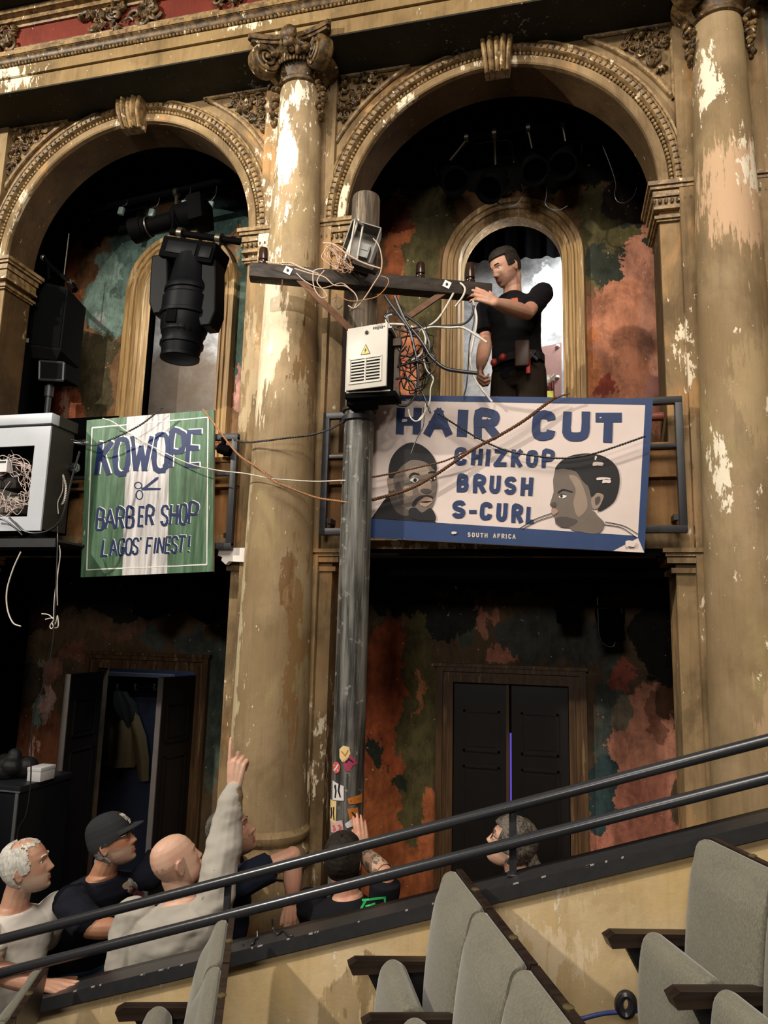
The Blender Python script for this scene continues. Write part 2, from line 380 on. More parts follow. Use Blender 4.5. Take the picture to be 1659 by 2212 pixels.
def _pass():
    t = NT('brushed_grey_passage_wall'); v = t.pos()
    a = t.noise(t.mapp(v, (1, 1, 1), rot=(0, .6, 0)), 4.5, 9, .68, .15)
    b = t.noise(t.mapp(v, (3, 3, 14), rot=(0, -.3, 0)), 2.2, 4, .6)
    col = t.mix(t.rng(a, .32, .66), (.20, .20, .20), (.50, .50, .495))
    col = t.mix(t.rng(b, .5, .8, 0, .5), col, (.22, .22, .225))
    for (px, py, rx, rz) in ((1180, 620, .10, .30), (1165, 690, .16, .20), (1150, 720, .09, .16)):
        p = P(px, py, 2.0); q = t.vmath('MULTIPLY', t.vmath('ADD', v, t.vmath('MULTIPLY', t.vmath('SUBTRACT', t.noise(v, 6, 5, .6, 0, True), (.5, .5, .5)), (.35, 0, .35))), (1, 0, 1))
        d = t.vmath('LENGTH', t.mapp(q, (1/rx, 0, 1/rz), (-p.x/rx, 0, -p.z/rz)))
        col = t.mix(t.rng(d, 1, .9, 0, .9), col, (.88, .88, .86))
    p = P(390, 850, 2.0)
    d = t.vmath('LENGTH', t.mapp(t.vmath('MULTIPLY', t.vmath('ADD', v, t.vmath('MULTIPLY', t.vmath('SUBTRACT', t.noise(v, 3, 6, .6, 0, True), (.5, .5, .5)), (.8, 0, .8))), (1, 0, 1)), (1/.75, 0, 1/.65), (-p.x/.75, 0, -p.z/.65)))
    col = t.mix(t.rng(d, 1.1, .6, 0, .85), col, (.11, .075, .045))
    t.bump(a, .3, .01)
    return t.fin(col, .8, 0, .2)
M_passage = _pass()
M_frame = wood('grained_gilt_wood', (.46, .29, .115), (.25, .145, .05), 'z', .5, wear=(.62, .46, .25))
M_trimdk = wood('dark_stained_trim', (.125, .068, .028), (.055, .028, .012), 'z', .5, wear=(.20, .13, .06))
M_doordk = plain('dark_door_paint', (.0105, .008, .0075), .42, var=.35, scale=9)
M_rust = plain('rust_brown_tube_paint', (.20, .055, .03), .5, var=.4)

# ================================================================== the setting
BX = {'L': -2.85, 'R': -.33}                     # bay centres
RO, ZS = .93, 5.2                               # arch radius, springing height
FT = .25                                        # facade thickness
holes = []
for c in BX.values():
    holes.append([(c-RO, 3.66), (c+RO, 3.66)]+arc(c, ZS, RO, 0, pi, 48))
    holes.append([(c-.94, .02), (c+.94, .02), (c+.94, 3.09), (c-.94, 3.09)])
f = MB().prism([[(-7, 0), (4.2, 0), (4.2, 7.5), (-7, 7.5)]]+holes, 0, FT, XZ(0))
struct('wall_facade', f, M_wall, label='tan peeling facade wall with two arched gallery openings', smooth=30)
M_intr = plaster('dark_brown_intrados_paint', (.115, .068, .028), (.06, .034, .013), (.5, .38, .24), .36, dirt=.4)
for i, (k, c) in enumerate(BX.items()):
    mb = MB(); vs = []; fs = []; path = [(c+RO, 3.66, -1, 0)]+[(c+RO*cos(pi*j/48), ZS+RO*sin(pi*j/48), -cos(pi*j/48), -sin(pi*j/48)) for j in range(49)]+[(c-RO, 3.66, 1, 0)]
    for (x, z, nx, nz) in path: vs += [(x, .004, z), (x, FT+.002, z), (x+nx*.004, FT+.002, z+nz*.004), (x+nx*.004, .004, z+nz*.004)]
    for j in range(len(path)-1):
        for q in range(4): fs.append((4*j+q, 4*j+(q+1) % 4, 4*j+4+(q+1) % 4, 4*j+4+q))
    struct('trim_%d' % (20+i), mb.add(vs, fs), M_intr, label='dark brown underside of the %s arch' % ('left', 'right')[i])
struct('floor', MB().box((-7, -6, -.1), (4.2, 3.2, 0)), M_floor, label='black stage floor')

def arch_hole(c, half, spring, z0): return [(c-half, z0), (c+half, z0)]+arc(c, spring, half, 0, pi, 32)
WIN = {'R': (-.295, .382, 5.40, .535), 'L': (-3.035, .375, 5.45, .515)}
bw = MB().prism([[(-7, 3.1), (4.2, 3.1), (4.2, 7.2), (-7, 7.2)]]+[arch_hole(c, h, s, 3.12) for c, h, s, o in WIN.values()], 0, .12, XZ(1.1))
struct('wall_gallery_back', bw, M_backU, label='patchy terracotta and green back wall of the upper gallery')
DR = {'R': (-.704, .071, 2.314), 'L': (-3.50, -2.67, 2.31)}
bl = MB().prism([[(-7, 0), (4.2, 0), (4.2, 2.98), (-7, 2.98)]]+[[(a, .01), (b, .01), (b, z), (a, z)] for a, b, z in DR.values()], 0, .12, XZ(1.1))
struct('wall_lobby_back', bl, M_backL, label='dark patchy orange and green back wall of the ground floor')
struct('floor_gallery', MB().box((-7, FT, 2.98), (4.2, 2.6, 3.1)), M_black, label='black gallery floor slab')
struct('ceiling_gallery', MB().box((-7, FT, 7.0), (4.2, 3.2, 7.15)), M_drape, label='black gallery ceiling')
for i, x in enumerate((-4.25, -1.58, .92)):
    struct('wall_partition_%s' % ('west', 'middle', 'east')[i], MB().box((x-.06, FT, 0), (x+.06, 1.1, 2.98)).box((x-.06, FT, 3.1), (x+.06, 1.1, 7.0)), M_black)
struct('wall_passage_back', MB().box((-7, 2.05, 3.1), (4.2, 2.15, 7.0)), M_passage, label='brushed grey passage wall seen through the arched windows')
struct('wall_cloakroom_back', MB().box((-7, 2.0, 0), (4.2, 2.1, 2.98)), plain('navy_cloakroom_paint', (.020, .026, .052), .7, var=.3), label='navy cloakroom wall behind the open doors')
struct('wall_hall_east', MB().box((4.2, -6, -.1), (4.4, 3.2, 7.5)), M_wall)
# drapes in the passage
dz = P(1130, 556, 1.7)
def drape(name, x0, x1, z0l, z0r, z1, Y, label):
    mb = MB(); n = 60; vs = []; fs = []
    for s in (0, .012):
        for i in range(n+1):
            x = x0+(x1-x0)*i/n; y = Y+s+.018*sin(x*38)+.01*sin(x*71+1)
            vs += [(x, y, z0l+(z0r-z0l)*i/n), (x, y, z1)]
    k = 2*(n+1)
    for i in range(n):
        a = 2*i; fs += [(a, a+2, a+3, a+1), (k+a+1, k+a+3, k+a+2, k+a), (a, k+a, k+a+2, a+2)]
    mb.add(vs, fs); return tag(obj(name, mb, M_drape, smooth=60), label, 'curtain')
drape('stage_drape', P(985, 570, 1.7).x, P(1250, 550, 1.7).x, P(985, 567, 1.7).z, P(1240, 551, 1.7).z, 7.0, 1.7, 'black drape hanging across the top of the window behind the standing man')
drape('stage_drape', P(285, 700, 1.6).x, P(331, 700, 1.6).x, 3.11, 3.11, 7.0, 1.6, 'narrow black drape inside the left edge of the arched window by the moving light')

# window and door surrounds -----------------------------------------------------------
def surround(name, c, half, spring, out, z0, Yf, m, label):
    """moulded arched casing: stepped rings swept up the jambs and round the head"""
    mb = MB(); w_ = out-half
    prof = [(0, .06), (0, -.005), (.10, -.03), (.16, -.03), (.2, -.018), (.34, -.022), (.38, -.038), (.46, -.04), (.5, -.026), (.64, -.03), (.68, -.046), (.9, -.05), (.96, -.036), (1, -.01), (1, .0), (1, .06)]
    path = [(c+half, z0, 1, 0)]+[(c+half*cos(a), spring+half*sin(a), cos(a), sin(a)) for a in [pi*i/36 for i in range(37)]]+[(c-half, z0, -1, 0)]
    vs = []; n = len(prof)
    for (x, z, nx, nz) in path:
        for (u, d) in prof: vs.append((x+nx*u*w_, Yf+d, z+nz*u*w_))
    fs = []
    for i in range(len(path)-1):
        for k in range(n): fs.append((i*n+k, i*n+(k+1) % n, (i+1)*n+(k+1) % n, (i+1)*n+k))
    fs += [tuple(range(n)), tuple(range((len(path)-1)*n, len(path)*n))]
    mb.add(vs, fs); return struct(name, mb, m, label=label, smooth=25)
for i, (k, (c, h, s, o)) in enumerate(WIN.items()):
    fr = surround('window_%d' % (i+1), c, h, s, o, 3.1, 1.1, M_frame, ('arched gilt wooden casing of the window behind the standing man', 'arched gilt wooden casing of the window behind the hanging moving light')[i])
    rv = MB(); path = arch_hole(c, h, s, 3.1)
    vs = []; fs = []
    pth = [(c+h, 3.1)]+arc(c, s, h, 0, pi, 32)+[(c-h, 3.1)]
    for (x, z) in pth: vs += [(x, 1.10, z), (x, 1.22, z), (x+(c-x)*.03, 1.22, z), (x+(c-x)*.03, 1.10, z)]
    for j in range(len(pth)-1):
        for q in range(4): fs.append((4*j+q, 4*j+(q+1) % 4, 4*j+4+(q+1) % 4, 4*j+4+q))
    rv.add(vs, fs); struct('jamb_lining', rv, M_frame, fr)
M_gap = NT('violet_backlight'); M_gap.b.inputs['Emission Color'].default_value = (.22, .14, 1, 1); M_gap.b.inputs['Emission Strength'].default_value = .45
M_gap = M_gap.fin((.05, .03, .3), .6)
def casing(name, a, b, z, wd, Yf, label):
    mb = MB()
    for (o0, o1, d) in ((0, .35, .028), (.35, .62, .020), (.62, 1, .042)):
        u0, u1 = o0*wd, o1*wd
        mb.prism([[(a-u1, 0), (a-u0, 0), (a-u0, z+u0), (b+u0, z+u0), (b+u0, 0), (b+u1, 0), (b+u1, z+u1), (a-u1, z+u1)]], -d, .02, XZ(Yf))
    mb.prism([[(a-wd-.012, z+wd-.012), (b+wd+.012, z+wd-.012), (b+wd+.012, z+wd+.012), (a-wd-.012, z+wd+.012)]], -.055, .0, XZ(Yf))
    return struct(name, mb, M_trimdk, label=label)
casing('trim_1', *DR['R'], .115, 1.1, 'brown moulded casing round the closed double doors')
casing('trim_2', *DR['L'], .115, 1.1, 'brown moulded casing round the open cloakroom doorway')

def leaf(mb, w_, h, th=.04, panels=((.62, .80), (.10, .56)), mirror=False):
    """panelled door leaf in local x (0..w), y (0..th), z"""
    mb.box((0, 0, 0), (w_, th, h))
    for (a, b) in panels:
        x0, x1, z0, z1 = w_*.17, w_*.83, h*a, h*b; t_ = .014
        for s in (-1, 1):
            y0 = 0 if s < 0 else th; y1 = y0+s*.012
            mb.box((x0, y0, z0), (x1, y1, z0+t_)).box((x0, y0, z1-t_), (x1, y1, z1)).box((x0, y0, z0), (x0+t_, y1, z1)).box((x1-t_, y0, z0), (x1, y1, z1))
            mb.box((x0+.035, y0, z0+.035), (x1-.035, y0+s*.007, z1-.035))
    return mb
a, b, z = DR['R']; mid = P(1102, 1500, 1.12).x
PAN = ((.80, .92), (.30, .76), (.06, .25))
d1 = leaf(MB(), mid-.008-a, z-.015, .04, PAN).move(lambda q: q+Vector((a+.002, 1.125, .012)))
o = struct('door_1', d1, M_doordk, label='dark left leaf of the closed double doors, violet light beside it')
struct('meeting_stile', MB().box((mid-.028, 1.108, .012), (mid-.008, 1.126, z-.01)), M_trimdk, o)
d2 = leaf(MB(), b-mid-.012, z-.015, .04, PAN).move(lambda q: q+Vector((mid+.008, 1.125, .012)))
struct('door_2', d2, M_doordk, label='dark right leaf of the closed double doors')
struct('trim_3', MB().box((mid-.010, 1.172, .3), (mid+.010, 1.18, 1.98)), M_gap, label='violet light showing through the gap between the closed doors')
struct('trim_4', MB().box((a, 1.2, 0), (b, 1.22, z)), M_black)

# ================================================================== facade mouldings
def ring(mb, c, prof, n=64, a0=0, a1=pi, cz=ZS):
    k = len(prof); vs = []; fs = []
    for i in range(n+1):
        an = a0+(a1-a0)*i/n
        for (r, y) in prof: vs.append((c+r*cos(an), y, cz+r*sin(an)))
    for i in range(n):
        for j in range(k): fs.append((i*k+j, i*k+(j+1) % k, (i+1)*k+(j+1) % k, (i+1)*k+j))
    fs += [tuple(range(k)), tuple(range(n*k, n*k+k))]
    return mb.add(vs, fs)
def half_round(r0, r1, d, n=6): return [(r0, .01)]+[((r0+r1)/2-(r1-r0)/2*cos(pi*i/n), -d*sin(pi*i/n)) for i in range(n+1)]+[(r1, .01)]
def leafage(mb, inside, box, n, Y, size, rng_):
    """carved acanthus scrolls: curled tapered tubes, lobes and bosses inside a region"""
    cnt = 0; tries = 0
    while cnt < n and tries < n*40:
        tries += 1
        x = rng_.uniform(box[0], box[1]); z = rng_.uniform(box[2], box[3])
        if not inside(x, z, size*.45): continue
        cnt += 1; a = rng_.uniform(0, 2*pi); s = size*rng_.uniform(.55, 1.1); t_ = rng_.random(); cw = rng_.choice((-1, 1))
        if t_ < .55:
            pts = []; rr = []
            for i in range(11):
                u = i/10; an = a+cw*u*4.4; r = s*.5*(1-.75*u)
                pts.append((x+r*cos(an), Y-.012-.02*u, z+r*sin(an))); rr.append(s*.13*(1-.45*u))
            mb.tube(pts, rr, 6)
        elif t_ < .9:
            for k in range(4):
                an = a+cw*(k-1.5)*.5
                Mx = Matrix.Rotation(-an, 3, 'Y')
                mb.ball((x+s*.32*cos(an), Y-.014, z+s*.32*sin(an)), (s*.34, .026, s*.10), 8, Mx)
        else: mb.ball((x, Y-.02, z), (s*.25, .034, s*.25), 8)
    return mb
rs = random.Random(3)
for i, (k, c) in enumerate(BX.items()):
    nm = 'left' if k == 'L' else 'right'
    ar = struct('trim_%d' % (5+i), ring(MB(), c, [(.93, .02), (.93, -.022), (.938, -.03), (.982, -.03), (.986, -.012), (.986, .02)]), M_wall, label='tan moulded archivolt of the %s arch' % nm)
    bd = MB(); N = 120
    for j in range(N+1):
        an = pi*j/N; bd.ball((c+.999*cos(an), -.022, ZS+.999*sin(an)), (.0125, .014, .0125), 6)
    struct('bead_row', bd, M_mould, ar)
    rm = MB(); ring(rm, c, [(1.012, .01), (1.012, -.035), (1.02, -.052), (1.038, -.058), (1.052, -.05), (1.056, -.034), (1.066, -.034), (1.07, -.044), (1.082, -.044), (1.088, -.03), (1.088, .01)])
    struct('roll_moulding', rm, M_mould, ar)
    lv = MB()
    for j in range(84):
        an = pi*(j+.5)/84; lv.ball((c+1.036*cos(an), -.052, ZS+1.036*sin(an)), (.010, .014, .0155), 6, Matrix.Rotation(pi/2-an, 3, 'Y'))
    struct('leaf_carving', lv, M_gilt, ar)
    # keystone console
    kb = MB(); kc = c+.02
    def kf(q):
        h = (q.z-6.05)/.26; wd = .70+.34*h; d = -.06-.10*h-.025*sin(h*pi*1.6)
        return Vector((kc+q.x*wd, q.y+(d if q.y < -.001 else 0), q.z))
    for (u0, u1, dd) in ((-.105, -.072, .012), (-.066, -.022, .026), (-.018, .018, .012), (.022, .066, .026), (.072, .105, .012)):
        n = 10; vs = []; fs = []
        for j in range(n+1):
            zz = 6.05+.26*j/n
            for m_ in range(7):
                uu = u0+(u1-u0)*m_/6; vs.append((uu, -.004-dd*sin(pi*m_/6), zz))
            vs += [(u1, 0, zz), (u0, 0, zz)]
        for j in range(n):
            for m_ in range(9): fs.append((j*9+m_, j*9+(m_+1) % 9, (j+1)*9+(m_+1) % 9, (j+1)*9+m_))
        fs += [tuple(range(9)), tuple(range(n*9, n*9+9))]
        kb.add([kf(Vector(q)) for q in vs], fs)
    kb.add([kf(Vector(q)) for q in [(-.11, -.003, 6.285), (.11, -.003, 6.285), (.11, -.003, 6.31), (-.11, -.003, 6.31), (-.11, 0, 6.285), (.11, 0, 6.285), (.11, 0, 6.31), (-.11, 0, 6.31)]], [(0, 1, 2, 3), (4, 7, 6, 5), (0, 4, 5, 1), (3, 2, 6, 7), (0, 3, 7, 4), (1, 5, 6, 2)])
    struct('keystone', kb, M_mould, ar, label='scrolled keystone of the %s arch' % nm)
    # spandrel panels
    for sd in (-1, 1):
        xo = c+sd*1.035; R1 = 1.165; zt = 6.235
        def edge():
            a1 = math.asin((zt-ZS)/R1); a0 = math.acos(1.035/R1)
            return [(c+sd*R1*cos(a0+(a1-a0)*j/20), ZS+R1*sin(a0+(a1-a0)*j/20)) for j in range(21)]
        E_ = edge(); loop = E_+[(xo, zt)]
        fm = MB().tube([(x, -.012, z) for x, z in loop], .016, 8, closed=True)
        fm.tube([(x+(c+sd*.98-x)*.05, -.006, z+(6.20-z)*.05) for x, z in loop], .008, 6, closed=True)
        struct('spandrel_frame', fm, M_mould, ar)
        def ins(x, z, m_): return hypot(x-c, z-ZS) > R1+m_ and sd*(xo-x) > m_*.9 and z < zt-m_*.9
        lf = leafage(MB(), ins, (min(xo, c+sd*.3), max(xo, c+sd*.3), ZS+.45, zt), 46, 0, .085, rs)
        struct('spandrel_foliage', lf, M_gilt, ar, label='carved foliage in the %s spandrel of the %s arch' % ('left' if sd < 0 else 'right', nm))

# pier mouldings: imposts (upper), capitals (lower), corner lines -------------------------
def band(mb, x0, x1, z0, z1, d): return mb.box((x0-d, -d, z0), (x1+d, FT+d*.9, z1))
PX = {'left': (-4.45, -3.78), 'middle': (-1.92, -1.26), 'right': (.60, 1.30)}
for i, (k, (x0, x1)) in enumerate(PX.items()):
    mb = MB()
    for (z0, z1, d) in ((5.175, 5.20, .062), (5.155, 5.175, .050), (5.115, 5.150, .036), (5.055, 5.110, .026), (5.040, 5.055, .034), (4.985, 5.003, .030), (4.973, 4.985, .018)):
        band(mb, x0, x1, z0, z1, d)
    o = struct('trim_%d' % (7+i), mb, M_mould, label='moulded impost on the %s pier' % k, smooth=30)
    if k != 'left':
        eg = MB()
        xs = [x0-.03+.032*j for j in range(int((x1-x0+.06)/.032)+1)]
        for x in xs: eg.ball((x, -.036, 5.088), (.011, .014, .018), 6)
        struct('egg_row', eg, M_gilt, o)
    mb = MB()
    for (z0, z1, d) in ((3.09, 3.112, .058), (3.07, 3.09, .044), (3.035, 3.066, .036), (2.985, 3.012, .014)):
        band(mb, x0, x1, z0, z1, d)
    o2 = struct('trim_%d' % (10+i), mb, M_wall, label='moulded capital of the %s ground floor pier' % k)
    if k == 'middle':
        pl = MB()
        q = [(-.085, .0), (.10, .0), (.10, -.085), (.0, -.08), (-.02, -.10), (-.05, -.075), (-.045, -.055), (-.075, -.045), (-.07, -.02)]
        pl.prism([[(x0+.03+u, 3.115+v) for u, v in q]], -.075, -.03, XZ(0))
        struct('bare_plaster', pl, plain('bare_white_plaster', (.85, .80, .76), .9, var=.12), o2, label='broken white plaster patch')
    # raised pilaster strip behind the column
    struct('trim_%d' % (13+i), MB().box(((x0+x1)/2-.245, -.045, 0), ((x0+x1)/2+.245, .0, 6.24), bev=0), M_wall, label='flat pilaster strip behind the %s column' % k)
for i, (k, c) in enumerate(BX.items()):
    mb = MB()
    mb.box((c-.965, -.055, 3.495), (c+.965, .02, 3.645)).box((c-.965, -.07, 3.645), (c+.965, FT+.03, 3.675)).box((c-.965, -.075, 3.487), (c+.965, 0, 3.503))
    mb.box((c-.965, -.02, 3.20), (c+.965, .02, 3.49))
    o = struct('trim_%d' % (16+i), mb, M_brown, label='brown panelled parapet of the %s gallery bay' % ('left', 'right')[i])
    struct('sill_board', MB().box((c-.965, -.03, 3.112), (c+.965, .02, 3.20)), M_wall, o)
    ledge = MB().box((c-.945, -.02, 3.075), (c+.945, .02, 3.112))
    struct('ledge', ledge, M_black, o)

M_gg = plaster('grey_green_marbled_paint', (.20, .20, .15), (.09, .095, .075), (.4, .38, .32), .3, dirt=.6)
struct('trim_22', MB().box((1.165, -.03, 4.7), (4.2, 0, 6.235)), M_gg, label='grey green marbled panel right of the right column')
# entablature ------------------------------------------------------------------------------
XA, XB = -7, 4.2
ent = struct('trim_18', MB().box((XA, -.335, 6.245), (XB, 0, 6.342)).box((XA, -.352, 6.346), (XB, 0, 6.420)), M_entab, label='tan peeling entablature above the arches', smooth=0)
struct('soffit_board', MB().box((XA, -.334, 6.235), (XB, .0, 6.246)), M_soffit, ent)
bd = MB()
for j in range(int(5.6/.026)): bd.ball((-4.6+.026*j, -.358, 6.430), (.011, .012, .010), 6)
struct('bead_row', bd, M_mould, ent)
cy = MB(); prof = [(0, 6.44), (-.356, 6.44), (-.366, 6.446), (-.368, 6.458), (-.375, 6.470), (-.386, 6.476), (-.386, 6.480), (0, 6.480)]
cy.add([(x, y, z) for x in (XA, XB) for y, z in prof], [(j, (j+1) % 8, 8+(j+1) % 8, 8+j) for j in range(8)]+[tuple(range(8)), tuple(range(8, 16))])
struct('cyma_moulding', cy, M_gilt, ent, smooth=50)
struct('gilt_fillet', MB().box((XA, -.392, 6.480), (XB, 0, 6.515)).box((XA, -.352, 6.515), (XB, 0, 6.535)), M_mould, ent)
fz = struct('frieze', MB().box((XA, -.335, 6.53), (XB, 0, 6.78)), M_red, ent, label='red painted frieze')
fr = MB()
for (xa, xb) in ((-3.62, -2.06), (-1.92, .6)):
    fr.tube([(xa, -.345, 6.562), (xb, -.345, 6.562), (xb, -.345, 6.742), (xa, -.345, 6.742)], .012, 6, closed=True)
struct('frieze_panel_frame', fr, M_mould, ent)
struct('cornice', MB().box((XA, -.38, 6.755), (XB, 0, 6.80)).box((XA, -.42, 6.785), (XB, 0, 6.82)), M_mould, ent)
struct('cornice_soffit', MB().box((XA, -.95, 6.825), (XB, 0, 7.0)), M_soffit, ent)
for (xc, wd, n_) in ((-2.79, .34, 46), (-3.74, .16, 30), (-1.98, .12, 16)):
    def ins(x, z, m_, xc=xc, wd=wd): return abs(x-xc) < wd*.9-abs(z-6.66)*.5 and abs(z-6.655) < .10-.05*abs(x-xc)/wd
    lf = leafage(MB(), ins, (xc-wd, xc+wd, 6.54, 6.765), n_, -.338, .115, rs)
    struct('frieze_foliage', lf, M_gilt, ent)
# ================================================================== columns
def column(cx, label):
    cy = -.14; t = thing('ionic_column', label, 'column', (cx, cy, 0))
    obj('pedestal', MB().box((cx-.235, cy-.235, 0), (cx+.235, .02, 1.44), bev=.006).box((cx-.255, cy-.255, 0), (cx+.255, .02, .16), bev=.01).box((cx-.25, cy-.25, 1.41), (cx+.25, .02, 1.455), bev=.012), M_wall, t)
    obj('base', MB().lathe([(.18, 1.455), (.228, 1.455), (.242, 1.475), (.236, 1.50), (.226, 1.51), (.222, 1.53), (.230, 1.545), (.240, 1.56), (.240, 1.585), (.228, 1.60), (.222, 1.612), (.18, 1.62)], (cx, cy, 0), n=48), M_wall, t)
    pr = [(.222, 1.60), (.218, 1.66)]+[(.2175-.084*(((z-1.66)/4.4)**1.15), z) for z in [1.9+.35*i for i in range(12)]]+[(.134, 6.04)]
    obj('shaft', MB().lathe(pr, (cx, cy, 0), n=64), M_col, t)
    cap = obj('capital', MB().lathe([(.13, 6.03), (.152, 6.037), (.158, 6.05), (.152, 6.063), (.14, 6.067), (.14, 6.085), (.165, 6.13), (.205, 6.17), (.235, 6.20), (.21, 6.24), (.14, 6.25)], (cx, cy, 0), n=40), M_gilt, t)
    ab = MB(); pts = []
    for q in range(4):
        a = q*pi/2+pi/4; b = a+pi/2
        A = Vector((cos(a), sin(a)))*.40; B = Vector((cos(b), sin(b)))*.40; n_ = -((A+B)/2).normalized()
        d = (B-A).normalized()
        for j in range(9):
            u = .05+.90*j/8; p = A.lerp(B, u)+n_*.07*sin(pi*u); pts.append((p.x, p.y))
    ab.prism([pts], 6.238, 6.258, lambda u, v, d: Vector((cx+u*.95, cy+v*.95, d))); ab.prism([pts], 6.258, 6.292, lambda u, v, d: Vector((cx+u, cy+v, d)))
    obj('abacus', ab, M_gilt, cap)
    for q in range(4):
        a = q*pi/2+pi/4; dr = Vector((cos(a), sin(a), 0)); nr = Vector((-sin(a), cos(a), 0)); c0 = Vector((cx, cy, 6.145))+dr*.262
        vb = MB().lathe([(.02, -.04), (.092, -.04), (.098, -.024), (.095, .02), (.092, .04), (.02, .04)], c0, nr, 24)
        for s in (-1, 1):
            sp = []; rr = []
            for j in range(50):
                u = j/49; an = pi*.5+u*4.6*pi; r = .088*(1-.86*u); sp.append(c0+dr*(r*cos(an))+Vector((0, 0, r*sin(an)))+nr*s*(.042+.012*u)); rr.append(.0135*(1-.45*u))
            vb.tube(sp, rr, 6).ball(c0+nr*s*.054, .017, 8)
        vb.tube([c0+dr*-.10+Vector((0, 0, .075)), c0+dr*.03+Vector((0, 0, .092))], .018, 6)
        obj('volute', vb, M_gilt, cap)
    rr = random.Random(int(cx*100)); fl = MB()
    fl.ball((cx, cy-.26, 6.255), (.055, .035, .05), 10); fl.ball((cx, cy-.25, 6.20), (.04, .03, .035), 10)
    for j in range(30):
        a = rr.uniform(-2.7, -.4); fl.ball((cx+.225*cos(a), cy+.225*sin(a), 6.19+rr.uniform(-.03, .04)), (.034, .026, .02), 7, Matrix.Rotation(rr.uniform(0, 3), 3, 'Y'))
    for j in range(20):
        a = -2.7+.11*j; fl.ball((cx+.192*cos(a), cy+.192*sin(a), 6.145), (.011, .011, .022), 6)
    obj('leaf_ornament', fl, M_gilt, cap)
    for s in (-1, 1):
        gb = MB()
        for j in range(34):
            u = j/33; zz = 6.05-.25*u; wd = .042*(1-u)**.6+.006
            gb.ball((cx+s*(.148+.012*u)+rr.uniform(-wd, wd)*.7, cy-.055+rr.uniform(-.03, .03), zz+rr.uniform(-.01, .01)), (.026*(1-.5*u), .022, .015), 7, Matrix.Rotation(rr.uniform(-1, 1), 3, 'Y'))
        obj('garland', gb, M_gilt, cap, )
    return t
column(-1.55, 'tall peeling tan column in the middle, between the two painted signs')
column(.92, 'tall peeling tan column at the right edge beside the haircut sign')

# ================================================================== signs
GLY = {
 'A': [[(0, 0), (.5, 1)], [(.5, 1), (1, 0)], [(.2, .36), (.8, .36)]], 'B': [[(.05, 0), (.05, 1), (.65, 1), (.88, .9), (.88, .65), (.65, .54), (.1, .54)], [(.6, .54), (.95, .42), (.95, .14), (.68, 0), (.05, 0)]],
 'C': [[(.95, .74), (.86, .93), (.6, 1), (.3, 1), (.08, .86), (.04, .5), (.08, .14), (.3, 0), (.62, 0), (.88, .08), (.95, .27)]],
 'E': [[(.92, 1), (.06, 1), (.06, 0), (.92, 0)], [(.06, .52), (.8, .52)]], 'F': [[(.92, 1), (.06, 1), (.06, 0)], [(.06, .52), (.8, .52)]],
 'G': [[(.92, .78), (.8, .96), (.5, 1), (.2, .92), (.04, .6), (.06, .28), (.28, .02), (.6, 0), (.88, .14), (.9, .45), (.55, .45)]],
 'H': [[(.05, 0), (.05, 1)], [(.95, 0), (.95, 1)], [(.05, .5), (.95, .5)]], 'I': [[(.5, 0), (.5, 1)]],
 'K': [[(.06, 0), (.06, 1)], [(.92, 1), (.1, .46)], [(.3, .58), (.95, 0)]], 'L': [[(.08, 1), (.08, 0), (.95, 0)]],
 'N': [[(.05, 0), (.05, 1)], [(.05, 1), (.95, 0)], [(.95, 0), (.95, 1)]], 'O': [[(.5, 1), (.2, .95), (.05, .7), (.05, .3), (.2, .05), (.5, 0), (.8, .05), (.95, .3), (.95, .7), (.8, .95), (.5, 1)]],
 'P': [[(.06, 0), (.06, 1), (.68, 1), (.93, .88), (.93, .62), (.68, .46), (.1, .46)]], 'R': [[(.06, 0), (.06, 1), (.68, 1), (.92, .88), (.92, .66), (.68, .52), (.1, .52)], [(.5, .5), (.95, 0)]],
 'S': [[(.92, .8), (.78, .97), (.5, 1), (.2, .95), (.06, .78), (.2, .58), (.78, .42), (.94, .24), (.8, .05), (.5, 0), (.2, .04), (.06, .2)]],
 'T': [[(0, 1), (1, 1)], [(.5, 1), (.5, 0)]], 'U': [[(.05, 1), (.05, .25), (.22, .04), (.5, 0), (.78, .04), (.95, .25), (.95, 1)]],
 'W': [[(0, 1), (.27, 0)], [(.27, 0), (.5, .72)], [(.5, .72), (.73, 0)], [(.73, 0), (1, 1)]], 'Z': [[(.05, 1), (.95, 1)], [(.95, 1), (.05, 0)], [(.05, 0), (.95, 0)]], '-': [[(0, .5), (1, .5)]], '!': [[(.6, 1), (.4, .3)], [(.33, .06), (.3, -.02)]], "'": [[(.6, 1), (.3, .75)]],
}
